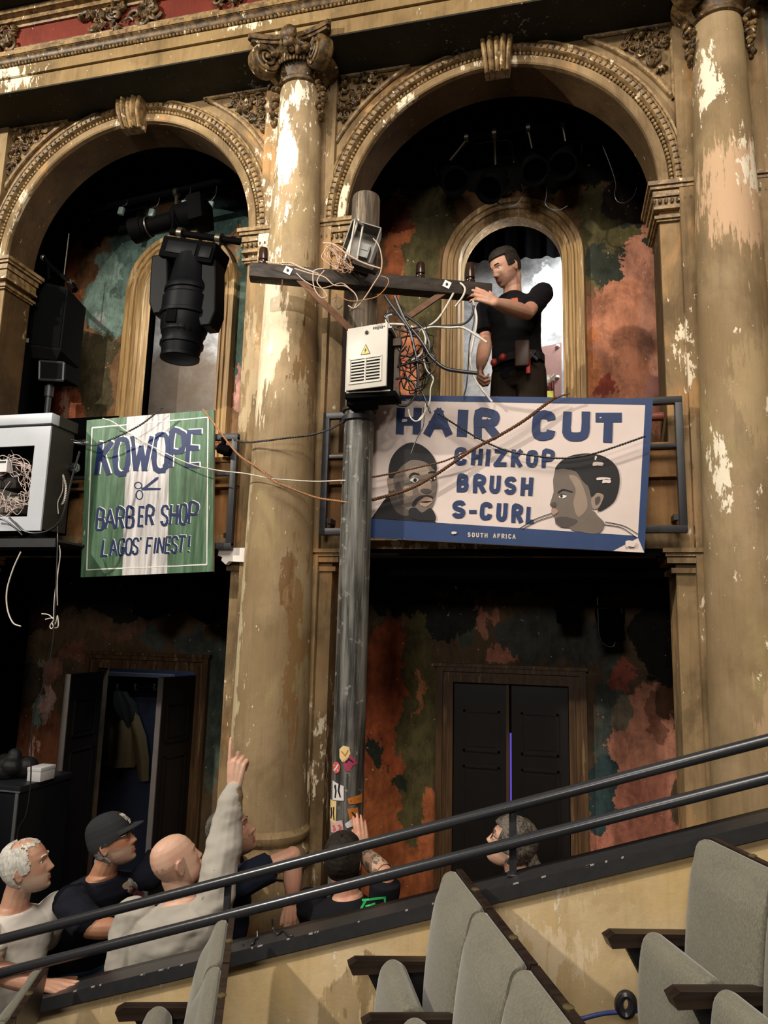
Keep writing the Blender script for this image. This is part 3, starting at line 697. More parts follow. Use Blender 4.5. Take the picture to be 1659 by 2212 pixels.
def ribbon(mb, pts, wd, fn, d0, d1, taper=0.0, seed=0):
    if len(pts) > 3 and pts[0] != pts[-1]: pts = [p for i, p in enumerate(pts) if i == 0 or hypot(p[0]-pts[i-1][0], p[1]-pts[i-1][1]) > .01]
    """flat painted stroke of width wd through 2-D points"""
    n = len(pts); L = []; R_ = []; rr = random.Random(seed)
    closed = pts[0] == pts[-1] and n > 3
    for i, p in enumerate(pts):
        a = pts[i-1] if i else (pts[-2] if closed else None); b = pts[i+1] if i < n-1 else (pts[1] if closed else None)
        def nn(u, v):
            dx, dy = v[0]-u[0], v[1]-u[1]; l = hypot(dx, dy) or 1; return (-dy/l, dx/l)
        if a is None: q = nn(p, b); k = 1
        elif b is None: q = nn(a, p); k = 1
        else:
            n1, n2 = nn(a, p), nn(p, b); q = (n1[0]+n2[0], n1[1]+n2[1]); l = hypot(*q) or 1; q = (q[0]/l, q[1]/l)
            k = min(1.9, 1/max(.35, q[0]*n1[0]+q[1]*n1[1]))
        h = wd/2*k*(1+rr.uniform(-taper, taper))
        L.append((p[0]+q[0]*h, p[1]+q[1]*h)); R_.append((p[0]-q[0]*h, p[1]-q[1]*h))
    vs = [fn(x, y, d+.00005*i) for d in (d0, d1) for i, pr in enumerate(zip(L, R_)) for x, y in pr]; m = 2*n; fs = []
    for i in range(n-1):
        a = 2*i; fs += [(a, a+1, a+3, a+2), (m+a, m+a+2, m+a+3, m+a+1), (a, a+2, m+a+2, m+a), (a+1, m+a+1, m+a+3, a+3)]
    fs += [(0, m, m+1, 1), (2*n-2, 2*n-1, m+2*n-1, m+2*n-2)]
    return mb.add(vs, fs)
def curve2(pts, n=5): return [(p.x, p.y) for p in smoothpath([(x, y, 0) for x, y in pts], n)]
def letter(mb, ch, x0, x1, yt, yb, wd, fn, d0, d1, lean=0, rnd=True, taper=.0, off=(0, 0), inset=True):
    h = wd/2 if inset else 0
    def ext(pts):
        if not inset or ch in 'CSG' or hypot(pts[0][0]-pts[-1][0], pts[0][1]-pts[-1][1]) < .01: return pts
        pts = list(pts)
        for e, i in ((0, 1), (-1, -2)):
            dx, dy = pts[e][0]-pts[i][0], pts[e][1]-pts[i][1]; l = hypot(dx, dy) or 1; pts[e] = (pts[e][0]+dx/l*h*.96, pts[e][1]+dy/l*h*.96)
        return pts
    for k, s in enumerate(GLY[ch]):
        pts = []; d0 += .0002*k; d1 += .0003*k
        for u, v in s:
            x = x0+h+(x1-x0-2*h)*u+lean*(v-.5) if x1-x0 > 2*h else (x0+x1)/2+lean*(v-.5)
            y = yb-h-(yb-yt-2*h)*v; pts.append((x+off[0], y+off[1]))
        if rnd and ch in 'CGOSUPRBJ' and len(pts) > 4: pts = curve2(pts, 3)
        if rnd and ch == 'O': pts = pts[:-1]+[pts[0]]
        ribbon(mb, ext(pts), wd, fn, d0, d1, taper, ord(ch)+k)
def ell(cx, cy, rx, ry, n=24, rot=0): return [(cx+rx*cos(2*pi*i/n)*cos(rot)-ry*sin(2*pi*i/n)*sin(rot), cy+rx*cos(2*pi*i/n)*sin(rot)+ry*sin(2*pi*i/n)*cos(rot)) for i in range(n)]

def worn(name, col, worn_col, amt=.66, scale=14, rough=.5, streak=True, var=.3, stretch=(1, 1, .5)):
    t = NT(name); v = t.pos()
    n = t.noise(v, 6, 5, .6); c = t.mix(n, tuple(x*(1-var) for x in col), tuple(min(1, x*(1+var*.6)) for x in col))
    if streak:
        s = t.noise(t.mapp(v, (26, 26, 1.6)), 1.5, 7, .68); c = t.mix(t.rng(s, .42, .70), c, tuple(min(1, x*1.5+.03) for x in col)); c = t.mix(t.rng(s, .46, .30), c, tuple(x*.45 for x in col))
    m = t.rng(t.noise(t.mapp(v, stretch, (7, 3, 2)), scale, 8, .68), amt, amt+.02)
    c = t.mix(m, c, worn_col); t.bump(t.math('ADD', n, m), .12, .003)
    return t.fin(c, rough, 0, .3)
# --- green and white barber board
YK = -.17
def zk(X, Y): return (X/2.963, 860+Y/2.963)
def fk(X, Y, d): p = P(*zk(X, Y), YK); return Vector((p.x, YK-d, p.z))
M_green = worn('green_brushed_paint', (.060, .128, .070), (.42, .44, .32), .66, 16, .45, True, .45, (1.6, 1.6, .22))
M_white = worn('white_brushed_paint', (.47, .45, .45), (.20, .19, .18), .66, 16, .45, True, .3, (1.6, 1.6, .2))
M_navy = worn('navy_sign_paint', (.012, .026, .095), (.10, .15, .28), .68, 12, .4, False, .5)
M_linew = plain('white_sign_paint', (.75, .75, .70), .5, var=.25, obj=False)
M_ply = plain('bare_plywood_edge', (.22, .16, .10), .7)
t = thing('barber_sign', 'green and white striped barber shop board hung on the left railing', 'sign', P(320, 1240, YK))
Q = [(557, 142), (1370, 74), (1363, 1110), (517, 1147)]
obj('board', MB().prism([[Q[3], Q[2], Q[1], Q[0]]], 0, -.018, fk), M_ply, t, smooth=0)
def qd(u, v):
    a = (Q[0][0]+(Q[1][0]-Q[0][0])*u, Q[0][1]+(Q[1][1]-Q[0][1])*u); b = (Q[3][0]+(Q[2][0]-Q[3][0])*u, Q[3][1]+(Q[2][1]-Q[3][1])*u)
    return (a[0]+(b[0]-a[0])*v, a[1]+(b[1]-a[1])*v)
for (u0, u1, m, nm, lb) in ((0, .315, M_green, 'paint_stripe', 'left green stripe'), (.315, .655, M_white, 'paint_stripe', 'white middle stripe'), (.655, 1, M_green, 'paint_stripe', 'right green stripe')):
    obj(nm, MB().prism([[qd(u0, 1), qd(u1, 1), qd(u1, 0), qd(u0, 0)]], .0005, .002, fk), m, t, smooth=0)['label'] = lb
bl = MB()
ln = [qd(.045, .052), qd(.955, .045), qd(.955, .955), qd(.045, .955), qd(.045, .052)]
for a, b in zip(ln, ln[1:]): ribbon(bl, [(a[0]+(b[0]-a[0])*i/8, a[1]+(b[1]-a[1])*i/8+random.uniform(-1.2, 1.2)) for i in range(9)], 7, fk, .002, .0032, .25)
obj('border_line', bl, M_linew, t, smooth=0)
word1 = [('K', 628, 716, 280, 492, -26), ('O', 738, 826, 262, 486, -10), ('W', 842, 968, 245, 466, -12), ('O', 985, 1078, 232, 466, -8), ('P', 1092, 1184, 222, 446, -12), ('E', 1200, 1292, 218, 432, -14)]
word2 = [('B', 622, 668, 716, 842, -10), ('A', 676, 736, 712, 836, 0), ('R', 748, 796, 708, 832, -8), ('B', 812, 858, 702, 828, -8), ('E', 890, 926, 698, 818, -8), ('R', 938, 986, 696, 812, -8), ('S', 1036, 1078, 690, 812, -6), ('H', 1092, 1138, 684, 808, -8), ('O', 1152, 1198, 680, 806, -6), ('P', 1212, 1268, 674, 802, -10)]
word3 = [('L', 656, 698, 908, 1010, -14), ('A', 706, 750, 904, 1008, 0), ('G', 758, 800, 902, 1004, -8), ('O', 808, 846, 900, 1002, -8), ('S', 852, 888, 898, 998, -8), ("'", 896, 912, 890, 960, 0), ('F', 940, 976, 896, 996, -12), ('I', 984, 1006, 894, 994, -12), ('N', 1012, 1052, 892, 992, -12), ('E', 1062, 1096, 890, 990, -12), ('S', 1102, 1138, 888, 988, -8), ('T', 1142, 1186, 884, 986, -12), ('!', 1200, 1226, 880, 984, 0)]
for nm, wds, wd in (('lettering', word1, 34), ('lettering', word2[:6], 17), ('lettering', word2[6:], 17), ('lettering', word3[:6], 13.5), ('lettering', word3[6:], 13.5)):
    a = MB(); b = MB()
    for ch, x0, x1, yt, yb, le in wds:
        letter(b, ch, x0, x1, yt, yb, wd*.95, fk, .0022, .0030, -le, True, .22, (wd*.27, -wd*.22), False)
        letter(a, ch, x0, x1, yt, yb, wd, fk, .0032, .0042, -le, True, .24, (0, 0), False)
    o = obj(nm, a, M_navy, t, smooth=0); obj('highlight', b, M_linew, o, smooth=0)
sc = MB()
for (cx_, cy_, rx, ry) in ((886, 560, 23, 21), (894, 620, 21, 29)):
    e = ell(cx_, cy_, rx, ry, 20); ribbon(sc, e+[e[0]], 7, fk, .0022, .0032)
sc.prism([[(905, 585), (1000, 508), (1018, 505), (1012, 522), (925, 588)]], .0022, .0032, fk); sc.prism([[(903, 572), (1032, 576), (1026, 588), (910, 592)]], .0022, .0034, fk)
obj('scissors_emblem', sc, M_navy, t, smooth=0)
# --- haircut board
YH = -.19
def zh(X, Y): return (680+X/2.023, 820+Y/2.023)
def fh(X, Y, d): p = P(*zh(X, Y), YH); return Vector((p.x, YH-d, p.z))
M_cream = worn('dirty_pinkish_white_paint', (.66, .56, .52), (.30, .22, .16), .735, 8, .5, False, .16, (1, 1, .35))
M_blue = worn('worn_blue_paint', (.017, .044, .135), (.62, .55, .52), .64, 11, .45, False, .4, (1, 1, .8))
M_blueT = worn('blue_lettering_paint', (.012, .030, .105), (.55, .48, .46), .69, 17, .45, False, .4, (1, 1, 1))
M_ink = worn('black_sign_paint', (.006, .005, .006), (.6, .52, .5), .75, 9, .45, False, .4)
M_f1 = plain('portrait_mid_brown', (.135, .105, .085), .5, var=.2, obj=False); M_f2 = plain('portrait_light_brown', (.27, .20, .15), .5, var=.2, obj=False); M_f3 = plain('portrait_dark_brown', (.06, .045, .038), .5, var=.2, obj=False)
M_lip = plain('portrait_lip', (.34, .215, .16), .5, obj=False)
t = thing('haircut_sign', 'big white and blue HAIR CUT board with two painted heads on the right railing', 'sign', P(1100, 1190, YH))
HQ = [(225, 66), (1478, 84), (1440, 756), (240, 672)]; HQ[0] = (232, 68)
obj('board', MB().prism([[(236, 692), (1440, 756), (1478, 84), (236, 66)]], 0, -.02, fh), M_cream, t, smooth=0)
bb = MB()
bb.prism([[(238, 90), (1446, 110), (1478, 84), (238, 66)]], .0004, .002, fh); bb.prism([[(1412, 690), (1440, 756), (1478, 84), (1444, 110)]], .0004, .0024, fh)
bb.prism([[(238, 690), (1300, 748), (1412, 690), (1395, 682), (238, 606)]], .0004, .0028, fh)
obj('blue_border', bb, M_blue, t, smooth=0)
W1 = [('H', 352, 470, 124, 240, 36), ('A', 482, 600, 128, 246, 35), ('I', 620, 672, 132, 250, 46), ('R', 692, 812, 130, 258, 36), ('C', 946, 1056, 136, 266, 37), ('U', 1078, 1206, 140, 270, 38), ('T', 1224, 1340, 146, 276, 40)]
W2 = [('C', 608, 668, 296, 374, 19), ('H', 682, 736, 302, 374, 19), ('I', 746, 768, 304, 378, 19), ('Z', 782, 842, 304, 380, 18), ('K', 856, 908, 306, 382, 19), ('O', 922, 978, 308, 384, 19), ('P', 990, 1050, 306, 386, 19)]
W3 = [('B', 620, 674, 414, 492, 20), ('R', 690, 750, 416, 496, 20), ('U', 762, 814, 420, 498, 19), ('S', 826, 884, 424, 502, 19), ('H', 898, 956, 428, 508, 20)]
W4 = [('S', 598, 662, 528, 606, 20), ('-', 674, 708, 566, 590, 16), ('C', 720, 778, 536, 614, 20), ('U', 792, 844, 540, 620, 20), ('R', 858, 912, 546, 626, 20), ('L', 922, 960, 556, 630, 18)]
for ws in (W1[:4], W1[4:], W2, W3, W4):
    a = MB()
    for ch, x0, x1, yt, yb, wd in ws: letter(a, ch, x0, x1, yt, yb, wd, fh, .003, .0042, 4, True, .05)
    obj('lettering', a, M_blueT, t, smooth=0)
a = MB(); x = 668; M_sml = plain('cream_sign_lettering', (.58, .50, .42), .5, obj=False)
for ch in 'SOUTH AFRICA':
    if ch == ' ': obj('lettering', a, M_sml, t, smooth=0); a = MB()
    wd = 5 if ch == 'I' else 14
    if ch != ' ': letter(a, ch, x, x+wd, 668+(x-668)*.045, 688+(x-668)*.045, 4.2, fh, .003, .0045, 0, True)
    x += 18.5 if ch != 'I' else 11
obj('lettering', a, M_sml, t, smooth=0)
def blob(pts, n=4):
    q = [Vector((x, y, 0)) for x, y in pts]; out = []; m = len(q)
    for i in range(m):
        a, b, c, d = q[i-1], q[i], q[(i+1) % m], q[(i+2) % m]
        for k in range(n):
            u = k/n; p = .5*((2*b)+(c-a)*u+(2*a-5*b+4*c-d)*u*u+(3*b-a-3*c+d)*u**3); out.append((p.x, p.y))
    return out
def paint(name, layers, parent):
    """layers of flat paint: (outline, material index, smooth?)"""
    mb = MB()
    for i, (pts, k, sm) in enumerate(layers): mb.mi = k; mb.prism([blob(pts) if sm else pts], .0045+.0004*i, .0050+.0004*i, fh)
    return obj(name, mb, [M_ink, M_f1, M_f2, M_f3, M_lip, M_linew], parent, smooth=0)
paint('portrait', [
    ([(250, 604), (300, 532), (330, 498), (352, 560), (420, 598), (505, 600), (532, 626), (400, 616), (250, 606)], 0, False),
    ([(322, 495), (345, 478), (382, 545), (425, 582), (395, 596), (352, 572)], 3, True),
    ([(318, 430), (334, 424), (346, 450), (345, 482), (330, 486), (320, 465)], 2, True),
    ([(345, 418), (370, 385), (420, 350), (480, 352), (524, 396), (535, 450), (528, 522), (503, 574), (468, 590), (420, 576), (376, 545), (350, 482)], 1, True),
    ([(400, 400), (440, 380), (490, 382), (500, 410), (450, 420), (410, 430)], 2, True), ([(455, 450), (500, 440), (510, 480), (480, 505), (455, 490)], 2, True), ([(388, 470), (420, 470), (430, 505), (400, 510)], 2, True),
    ([(352, 470), (372, 450), (390, 530), (378, 545)], 3, True),
    ([(324, 424), (330, 360), (360, 310), (410, 278), (460, 284), (505, 318), (530, 360), (532, 402), (500, 372), (470, 356), (420, 352), (372, 388), (345, 426)], 0, True),
    ([(412, 570), (440, 560), (470, 582), (508, 562), (530, 612), (470, 616), (420, 604)], 0, True),
    ([(425, 552), (436, 528), (460, 510), (495, 506), (518, 514), (512, 522), (480, 518), (455, 528), (440, 552)], 0, True),
    ([(458, 540), (480, 515), (508, 518), (515, 535), (490, 556), (468, 552)], 4, True),
    ([(462, 537), (490, 531), (514, 533), (490, 540)], 0, True),
    ([(462, 486), (476, 478), (500, 480), (510, 490), (490, 500), (470, 496)], 3, True),
    ([(412, 424), (430, 408), (456, 412), (456, 418), (432, 416), (416, 430)], 0, True), ([(494, 410), (514, 400), (532, 404), (532, 410), (512, 408)], 0, True),
    ([(418, 442), (436, 430), (456, 440), (438, 452)], 5, True), ([(500, 436), (514, 426), (528, 434), (514, 442)], 5, True),
    (ell(440, 441, 8, 9, 12), 0, False), (ell(516, 434, 7, 8, 12), 0, False)], t)['label'] = 'painted head of a bearded man facing out'
paint('portrait', [
    ([(1116, 652), (1180, 622), (1214, 575), (1236, 596), (1266, 632), (1240, 672), (1170, 668)], 1, True),
    ([(1050, 392), (1090, 388), (1142, 402), (1168, 438), (1196, 475), (1212, 530), (1214, 575), (1180, 625), (1120, 650), (1074, 646), (1052, 630), (1049, 606), (1038, 592), (1042, 580), (1033, 570), (1038, 560), (1027, 546), (1044, 492), (1041, 440)], 1, False),
    ([(1110, 420), (1150, 430), (1180, 490), (1190, 560), (1150, 600), (1130, 540), (1140, 480)], 2, True),
    ([(1050, 610), (1090, 600), (1150, 618), (1110, 646), (1070, 642)], 3, True),
    ([(1209, 516), (1235, 496), (1262, 508), (1256, 540), (1232, 566), (1212, 560)], 2, True), ([(1225, 520), (1245, 512), (1246, 535), (1228, 550)], 3, True),
    ([(1050, 392), (1080, 354), (1130, 331), (1200, 324), (1270, 340), (1320, 385), (1332, 450), (1315, 520), (1280, 556), (1236, 576), (1252, 540), (1262, 506), (1235, 494), (1209, 514), (1196, 470), (1166, 438), (1140, 401), (1090, 388)], 0, True),
    ([(1062, 492), (1085, 479), (1124, 489), (1124, 494), (1086, 486), (1066, 498)], 0, True),
    ([(1066, 514), (1082, 502), (1102, 510), (1084, 520)], 5, True), (ell(1078, 511, 6, 7, 12), 0, False),
    ([(1066, 506), (1082, 500), (1104, 508), (1082, 504)], 0, True),
    ([(1034, 570), (1048, 564), (1064, 578), (1050, 590), (1040, 592)], 4, True), ([(1030, 546), (1050, 536), (1054, 552), (1042, 558)], 3, True)], t)['label'] = 'painted head of a short haired person in profile'
for pts in ([(893, 652), (960, 612), (1036, 584)], [(905, 656), (970, 620), (1040, 596)], [(1268, 622), (1350, 640), (1412, 676)], [(1262, 634), (1340, 648), (1404, 690)]):
    obj('collar_line', ribbon(MB(), curve2(pts, 5), 3, fh, .0045, .0055), M_ink, t, smooth=0)
for (x, y, w_, h_) in ((1238, 372, 46, 16), (1262, 436, 60, 10), (1275, 448, 38, 14), (1228, 346, 10, 16), (395, 182, 24, 12), (612, 672, 20, 10), (1380, 720, 40, 26)):
    fk2 = MB(); fk2.prism([blob([(x-w_/2+random.uniform(-4, 4), y-h_/2), (x, y-h_/2-random.uniform(0, 5)), (x+w_/2, y-h_/3), (x+w_/2-6, y+h_/2), (x+random.uniform(-8, 8), y+h_/3), (x-w_/2, y+h_/2)], 2)], .0115, .012, fh)
    obj('flaked_patch', fk2, M_cream, t, smooth=0)

# ================================================================== railings
M_steel = plain('dark_grey_steel', (.035, .036, .040), .45, .3, var=.3)
def railing(name, x0, x1, z0, z1, y, mids, uprights, label):
    t = thing(name, label, 'railing', ((x0+x1)/2, y, z0)); s = .019
    for z in (z0, z1): obj('rail', MB().box((x0, y-s, z-s), (x1, y+s, z+s), bev=.003), M_steel, t)
    for z in mids: obj('rail', MB().box((x0, y-s*.6, z-s*.6), (x1, y+s*.6, z+s*.6), bev=.003), M_steel, t)
    for x in uprights: obj('post', MB().box((x-s, y-s*.99, z0), (x+s, y+s*.99, z1), bev=.003), M_steel, t)
    for x in (x0+.05, x1-.05): obj('bracket', MB().box((x-.012, y, z0+.05), (x+.012, -.015, z0+.08)), M_steel, t)
    return t
railing('balcony_railing', -1.315, .655, 3.20, 3.885, -.12, (3.64,), (-1.296, .636), 'dark steel railing frame behind the haircut sign')
railing('balcony_railing', -3.74, -1.862, 3.122, 3.79, -.10, (3.56,), (-1.881, -3.72), 'dark steel railing frame behind the green barber sign')
tag(obj('gallery_handrail', MB().tube([(-1.28, .12, 3.872), (.62, .12, 3.872)], .026, 12), M_rust), 'rust brown handrail tube across the right gallery opening', 'handrail')
tag(obj('gallery_handrail', MB().tube([(-3.80, .12, 3.80), (-1.90, .12, 3.80)], .026, 12), M_rust), 'rust brown handrail tube behind the green barber sign', 'handrail')
tag(obj('black_cloth', MB().box((-3.3, -.075, 3.58), (-2.72, -.068, 3.97)), M_drape), 'black cloth hung on the railing between the grey meter box and green sign', 'cloth')

# ================================================================== utility pole
def _pole():
    t = NT('streaked_grey_pole_paint'); v = t.pos()
    s = t.noise(t.mapp(v, (20, 20, 1.1)), 1.7, 7, .66, .3); n = t.noise(v, 16, 6, .65)
    c = t.mix(t.rng(s, .36, .66), (.024, .024, .023), (.19, .186, .168))
    c = t.mix(t.rng(n, .58, .70), c, (.33, .325, .30)); c = t.mix(t.rng(t.noise(v, 3, 4), .5, .75, 0, .7), c, (.025, .023, .02))
    t.bump(s, .25, .004); return t.fin(c, .42, .1, .5)
M_pole = _pole()
M_oldwood = wood('weathered_crossarm_wood', (.042, .029, .019), (.012, .008, .006), 'x', .65)
M_poletop = wood('weathered_pole_wood', (.17, .13, .085), (.045, .033, .024), 'z', .7, wear=(.24, .2, .15))
M_iron = plain('rusty_angle_iron', (.13, .058, .026), .6, .2, var=.5)
M_ins = plain('brown_glazed_porcelain', (.035, .018, .012), .15, var=.3)
M_zinc = plain('pale_zinc_plate', (.62, .60, .54), .4, .2)
PXc, PYc, PR = -1.05, -.30, .083
t_pole = thing('utility_pole', 'tall grey streaked utility pole with a wooden crossarm in front of the gallery', 'pole', (PXc, PYc, 0))
pole = obj('pole', MB().lathe([(PR*1.03, 0), (PR*1.01, 1.5), (PR, 3.0), (PR*.99, 3.87)], (PXc, PYc, 0), n=40), M_pole, t_pole)
obj('pole_top', MB().lathe([(PR*.985, 3.86), (PR*.985, 5.13), (PR*.93, 5.145)], (PXc, PYc, 0), n=40), M_poletop, t_pole)['label'] = 'weathered brown wooden upper pole'
obj('collar', MB().lathe([(PR+.004, 3.78), (PR+.014, 3.785), (PR+.014, 3.81), (PR+.004, 3.815)], (PXc, PYc, 0), n=32).lathe([(PR+.003, 3.84), (PR+.012, 3.843), (PR+.012, 3.862), (PR+.003, 3.865)], (PXc, PYc, 0), n=32), M_steel, t_pole)
BL = P(540, 588, -.60); BR = P(1060, 633, -.17); BL.z, BR.z = BL.z, BR.z
bx = (BR-BL).normalized(); by = Vector((-bx.y, bx.x, 0)).normalized(); bz = bx.cross(by); LB = (BR-BL).length
BM = Matrix(((bx.x, by.x, bz.x, BL.x), (bx.y, by.y, bz.y, BL.y), (bx.z, by.z, bz.z, BL.z), (0, 0, 0, 1)))
obj('crossarm', MB().box((0, -.04, -.041), (LB, .045, .041), BM, bev=.006), M_oldwood, t_pole)
def onbeam(u, y, z): return BM @ Vector((u*LB, y, z))
def brace(a, b, wd=.017):
    d = (b-a).normalized(); n_ = d.cross(Vector((0, 1, 0))).normalized(); q = d.cross(n_)
    vs = [p+n_*i*wd+q*j*.006 for p in (a, b) for i, j in ((-1, -1), (1, -1), (1, 1), (-1, 1))]
    return MB().add(vs, [(0, 1, 2, 3), (7, 6, 5, 4), (0, 4, 5, 1), (1, 5, 6, 2), (2, 6, 7, 3), (3, 7, 4, 0)])
obj('brace', brace(onbeam(.20, -.03, -.03), P(768, 722, -.40)), M_iron, t_pole)
obj('brace', brace(onbeam(.80, -.02, -.03), P(818, 728, -.385)), M_iron, t_pole)
for u, h, r in ((.05, .105, .024), (.70, .10, .024), (.91, .125, .025)):
    b = onbeam(u, -.005, .04)
    o = obj('insulator', MB().lathe([(r*1.0, 0), (r*1.15, .006), (r*1.15, .02), (r*.8, .026), (r*.8, .03), (r*1.1, .036), (r*1.0, h-.01), (r*.85, h)], b, n=20), M_ins, t_pole)
    obj('pin', MB().tube([b-Vector((0, 0, .03)), b+Vector((0, 0, .012))], .006, 8), M_iron, o)
for u in (.155, .808):
    w_ = MB().box((-.02, -.046, -.02), (.02, -.040, .02), BM @ Matrix.Translation((u*LB, 0, .006)) @ Matrix.Rotation(radians(22), 4, 'Y'))
    o = obj('washer_plate', w_, M_zinc, t_pole); obj('bolt', MB().lathe([(.007, -.002), (.007, .008), (.003, .010)], onbeam(u, -.046, .006), (0, -1, 0), 8), M_steel, o)
obj('hanging_pin', MB().tube([onbeam(.135, -.03, -.03), onbeam(.135, -.03, -.11)], .0035, 6), M_iron, t_pole)
pf = MB().box((P(748, 850, -.50).x, -.53, P(760, 848, -.53).z-.03), (P(862, 850, -.45).x, -.383, P(760, 848, -.53).z), bev=.004).box((-1.07, -.49, P(760, 848, -.53).z-.055), (-.92, -.383, P(760, 848, -.53).z-.028), bev=.004)
obj('bracket_platform', pf, M_black, t_pole)
# stickers pasted round the pole
def sticker(pxy, outline, m, marks=(), mm=None, label=None, lift=.0015):
    vs = []
    def f_(u, v, d):
        p = P(pxy[0]+u, pxy[1]+v, PYc-PR*.6); x = max(-.97, min(.97, (p.x-PXc)/(PR+.001))); a = math.asin(x); r = PR*1.02+lift+d
        return Vector((PXc+r*sin(a), PYc-r*cos(a), p.z))
    dn = []
    for i in range(len(outline)):
        a, b = outline[i], outline[(i+1) % len(outline)]
        dn += [(a[0]+(b[0]-a[0])*k/6, a[1]+(b[1]-a[1])*k/6) for k in range(6)]
    # strips so the sheet bends with the pole
    mb = MB(); xs = sorted({round(p[0], 2) for p in dn}); x0, x1 = min(xs), max(xs); N = 10
    def span(x):
        ys = []
        for i in range(len(outline)):
            (ax, ay), (bx_, by_) = outline[i], outline[(i+1) % len(outline)]
            if ax == bx_: continue
            if min(ax, bx_)-1e-6 <= x <= max(ax, bx_)+1e-6: ys.append(ay+(by_-ay)*(x-ax)/(bx_-ax))
        return (min(ys), max(ys)) if ys else (0, 0)
    cols = [x0+(x1-x0)*(.001+.998*i/N) for i in range(N+1)]; V = []
    for d in (0, .0012):
        for x in cols: a, b = span(x); V += [f_(x, a, d), f_(x, b, d)]
    k = 2*(N+1); F = []
    for i in range(N):
        a = 2*i; F += [(a, a+1, a+3, a+2), (k+a, k+a+2, k+a+3, k+a+1), (a, a+2, k+a+2, k+a), (a+1, k+a+1, k+a+3, a+3)]
    F += [(0, k, k+1, 1), (k-2, k-1, 2*k-1, 2*k-2)]; mb.add(V, F)
    o = obj('sticker', mb, m, t_pole, smooth=0)
    if label: o['label'] = label
    if marks:
        q = MB()
        for pts, wd in marks: ribbon(q, pts, wd, f_, .0013, .0022, .3)
        obj('printing', q, mm, o, smooth=0)
K_ = plain('sticker_black', (.01, .01, .012), .5); 
def flat(n, c): return plain(n, c, .5, var=.12)
s_or, s_yl, s_wh, s_pk, s_rd, s_mg = flat('sticker_orange', (.50, .17, .03)), flat('sticker_yellow', (.72, .55, .25)), flat('sticker_white', (.66, .63, .62)), flat('sticker_pink', (.55, .40, .38)), flat('sticker_red', (.55, .10, .09)), flat('sticker_magenta', (.34, .05, .10))
sticker((750, 1626), [(-12, -10), (-4, -18), (8, -14), (10, 0), (4, 12), (-6, 18), (-12, 8)], s_yl, [([(-8, -6), (0, 4), (6, -8)], 2)], s_or, 'yellow and orange torn sticker')
sticker((757, 1643), [(-14, -2), (6, -14), (16, 6), (6, 10), (2, 22), (-8, 18), (-7, 8)], s_mg, [([(-6, 2), (0, -6), (8, 2)], 2.4)], K_, 'magenta sticker')
sticker((730, 1656), ell(0, 0, 9.5, 12.5, 20), s_rd, [([(-5, 7), (0, 1), (5, -7)], 3), ([(-6, -5), (5, 6)], 1.6)], s_wh, 'round red sticker')
sticker((734, 1705), [(-13, -20), (13, -10), (13, 21), (-13, 21)], s_wh, [([(-6, -12), (-4, 2), (-6, 16)], 3), ([(4, -14), (2, 0), (6, 14)], 3.2), ([(-8, -8), (-4, -2)], 2)], K_, 'white sticker with black marks')
sticker((722, 1753), [(-8, -26), (9, -25), (8, 22), (-8, 20)], s_yl, [([(-4, -10), (-3, 4), (-5, 14)], 3), ([(3, -12), (2, 2), (4, 16)], 2.6)], K_, 'yellow sticker with black marks')
sticker((768, 1738), [(-14, -16), (13, -22), (13, -2), (-13, -4)], s_or, [([(-8, -10), (6, -12)], 2)], K_, 'orange sticker')
sticker((766, 1762), [(-12, -18), (6, -18), (8, 8), (-6, 14)], s_or, [([(-4, -10), (2, 0), (-2, 8)], 2)], K_, 'lower orange sticker')
sticker((732, 1786), [(-17, -14), (14, -18), (15, 8), (-15, 10)], s_pk, [([(-8, -6), (-4, 2), (-8, 6)], 4), ([(4, -8), (9, -2), (5, 4)], 4)], s_rd, 'pale pink sticker')
sticker((757, 1780), [(-8, -4), (6, -14), (7, 2), (-4, 6)], s_wh, label='small white torn sticker')

# ================================================================== white electrical cabinet on the pole
M_cab = worn('grimy_white_enamel', (.62, .59, .53), (.20, .15, .10), .715, 9, .4, False, .14, (1, 1, .5))
t = thing('electrical_cabinet', 'white louvred electrical cabinet with a yellow warning triangle on the pole', 'electrical box', (-.96, -.47, P(760, 848, -.53).z))
cb = MB(); y0, y1 = -.53, -.39; tl_, br_ = P(753, 713, y0-.005), P(842, 838, y0-.03); kk = (tl_.z-br_.z)/.345; x0, z0 = tl_.x-.010, br_.z-.006; x1, z1 = x0+.245*kk, tl_.z+.006; th = .008
for b in (((x0, y1-th, z0), (x1, y1, z1)), ((x0, y0, z0), (x0+th, y1, z1)), ((x0, y0, z0), (x1, y1, z0+th)), ((x0, y0, z1-th), (x1, y1, z1))): cb.box(*b)
obj('body', cb, M_cab, t, smooth=0)
obj('back_frame', MB().box((x1-.006, y1-.03, z0), (x1+.022, y1, z1-.03)).box((x1-.02, y1-.05, z1-.07), (x1+.03, y1, z1-.03)), plain('brown_steel_frame', (.10, .07, .045), .6), t, smooth=0)
obj('inner_panel', MB().box((x0+.01, y0+.03, z0+.01), (x1-.012, y1-.01, z1-.01)), M_black, t, smooth=0)
DW, DH = .232, .345
DMx = Matrix.Translation((x0+.012, y0-.004, z0+.008)) @ Matrix.Rotation(radians(-11), 4, 'Z') @ Matrix.Scale(kk, 4)
dr = obj('door', MB().box((0, -.014, 0), (DW, 0, DH), DMx, bev=.003), M_cab, t)
dp = lambda u, v, d: DMx @ Vector((u, -.014-d, v))
lv = MB()
for c_ in (0, 1):
    for r_ in range(7):
        xa = .03+.088*c_; zz = .045+.0165*r_; lv.box((xa, -.017, zz), (xa+.076, -.0135, zz+.0055), DMx)
obj('vent_slots', lv, M_black, dr, smooth=0)
lf = MB()
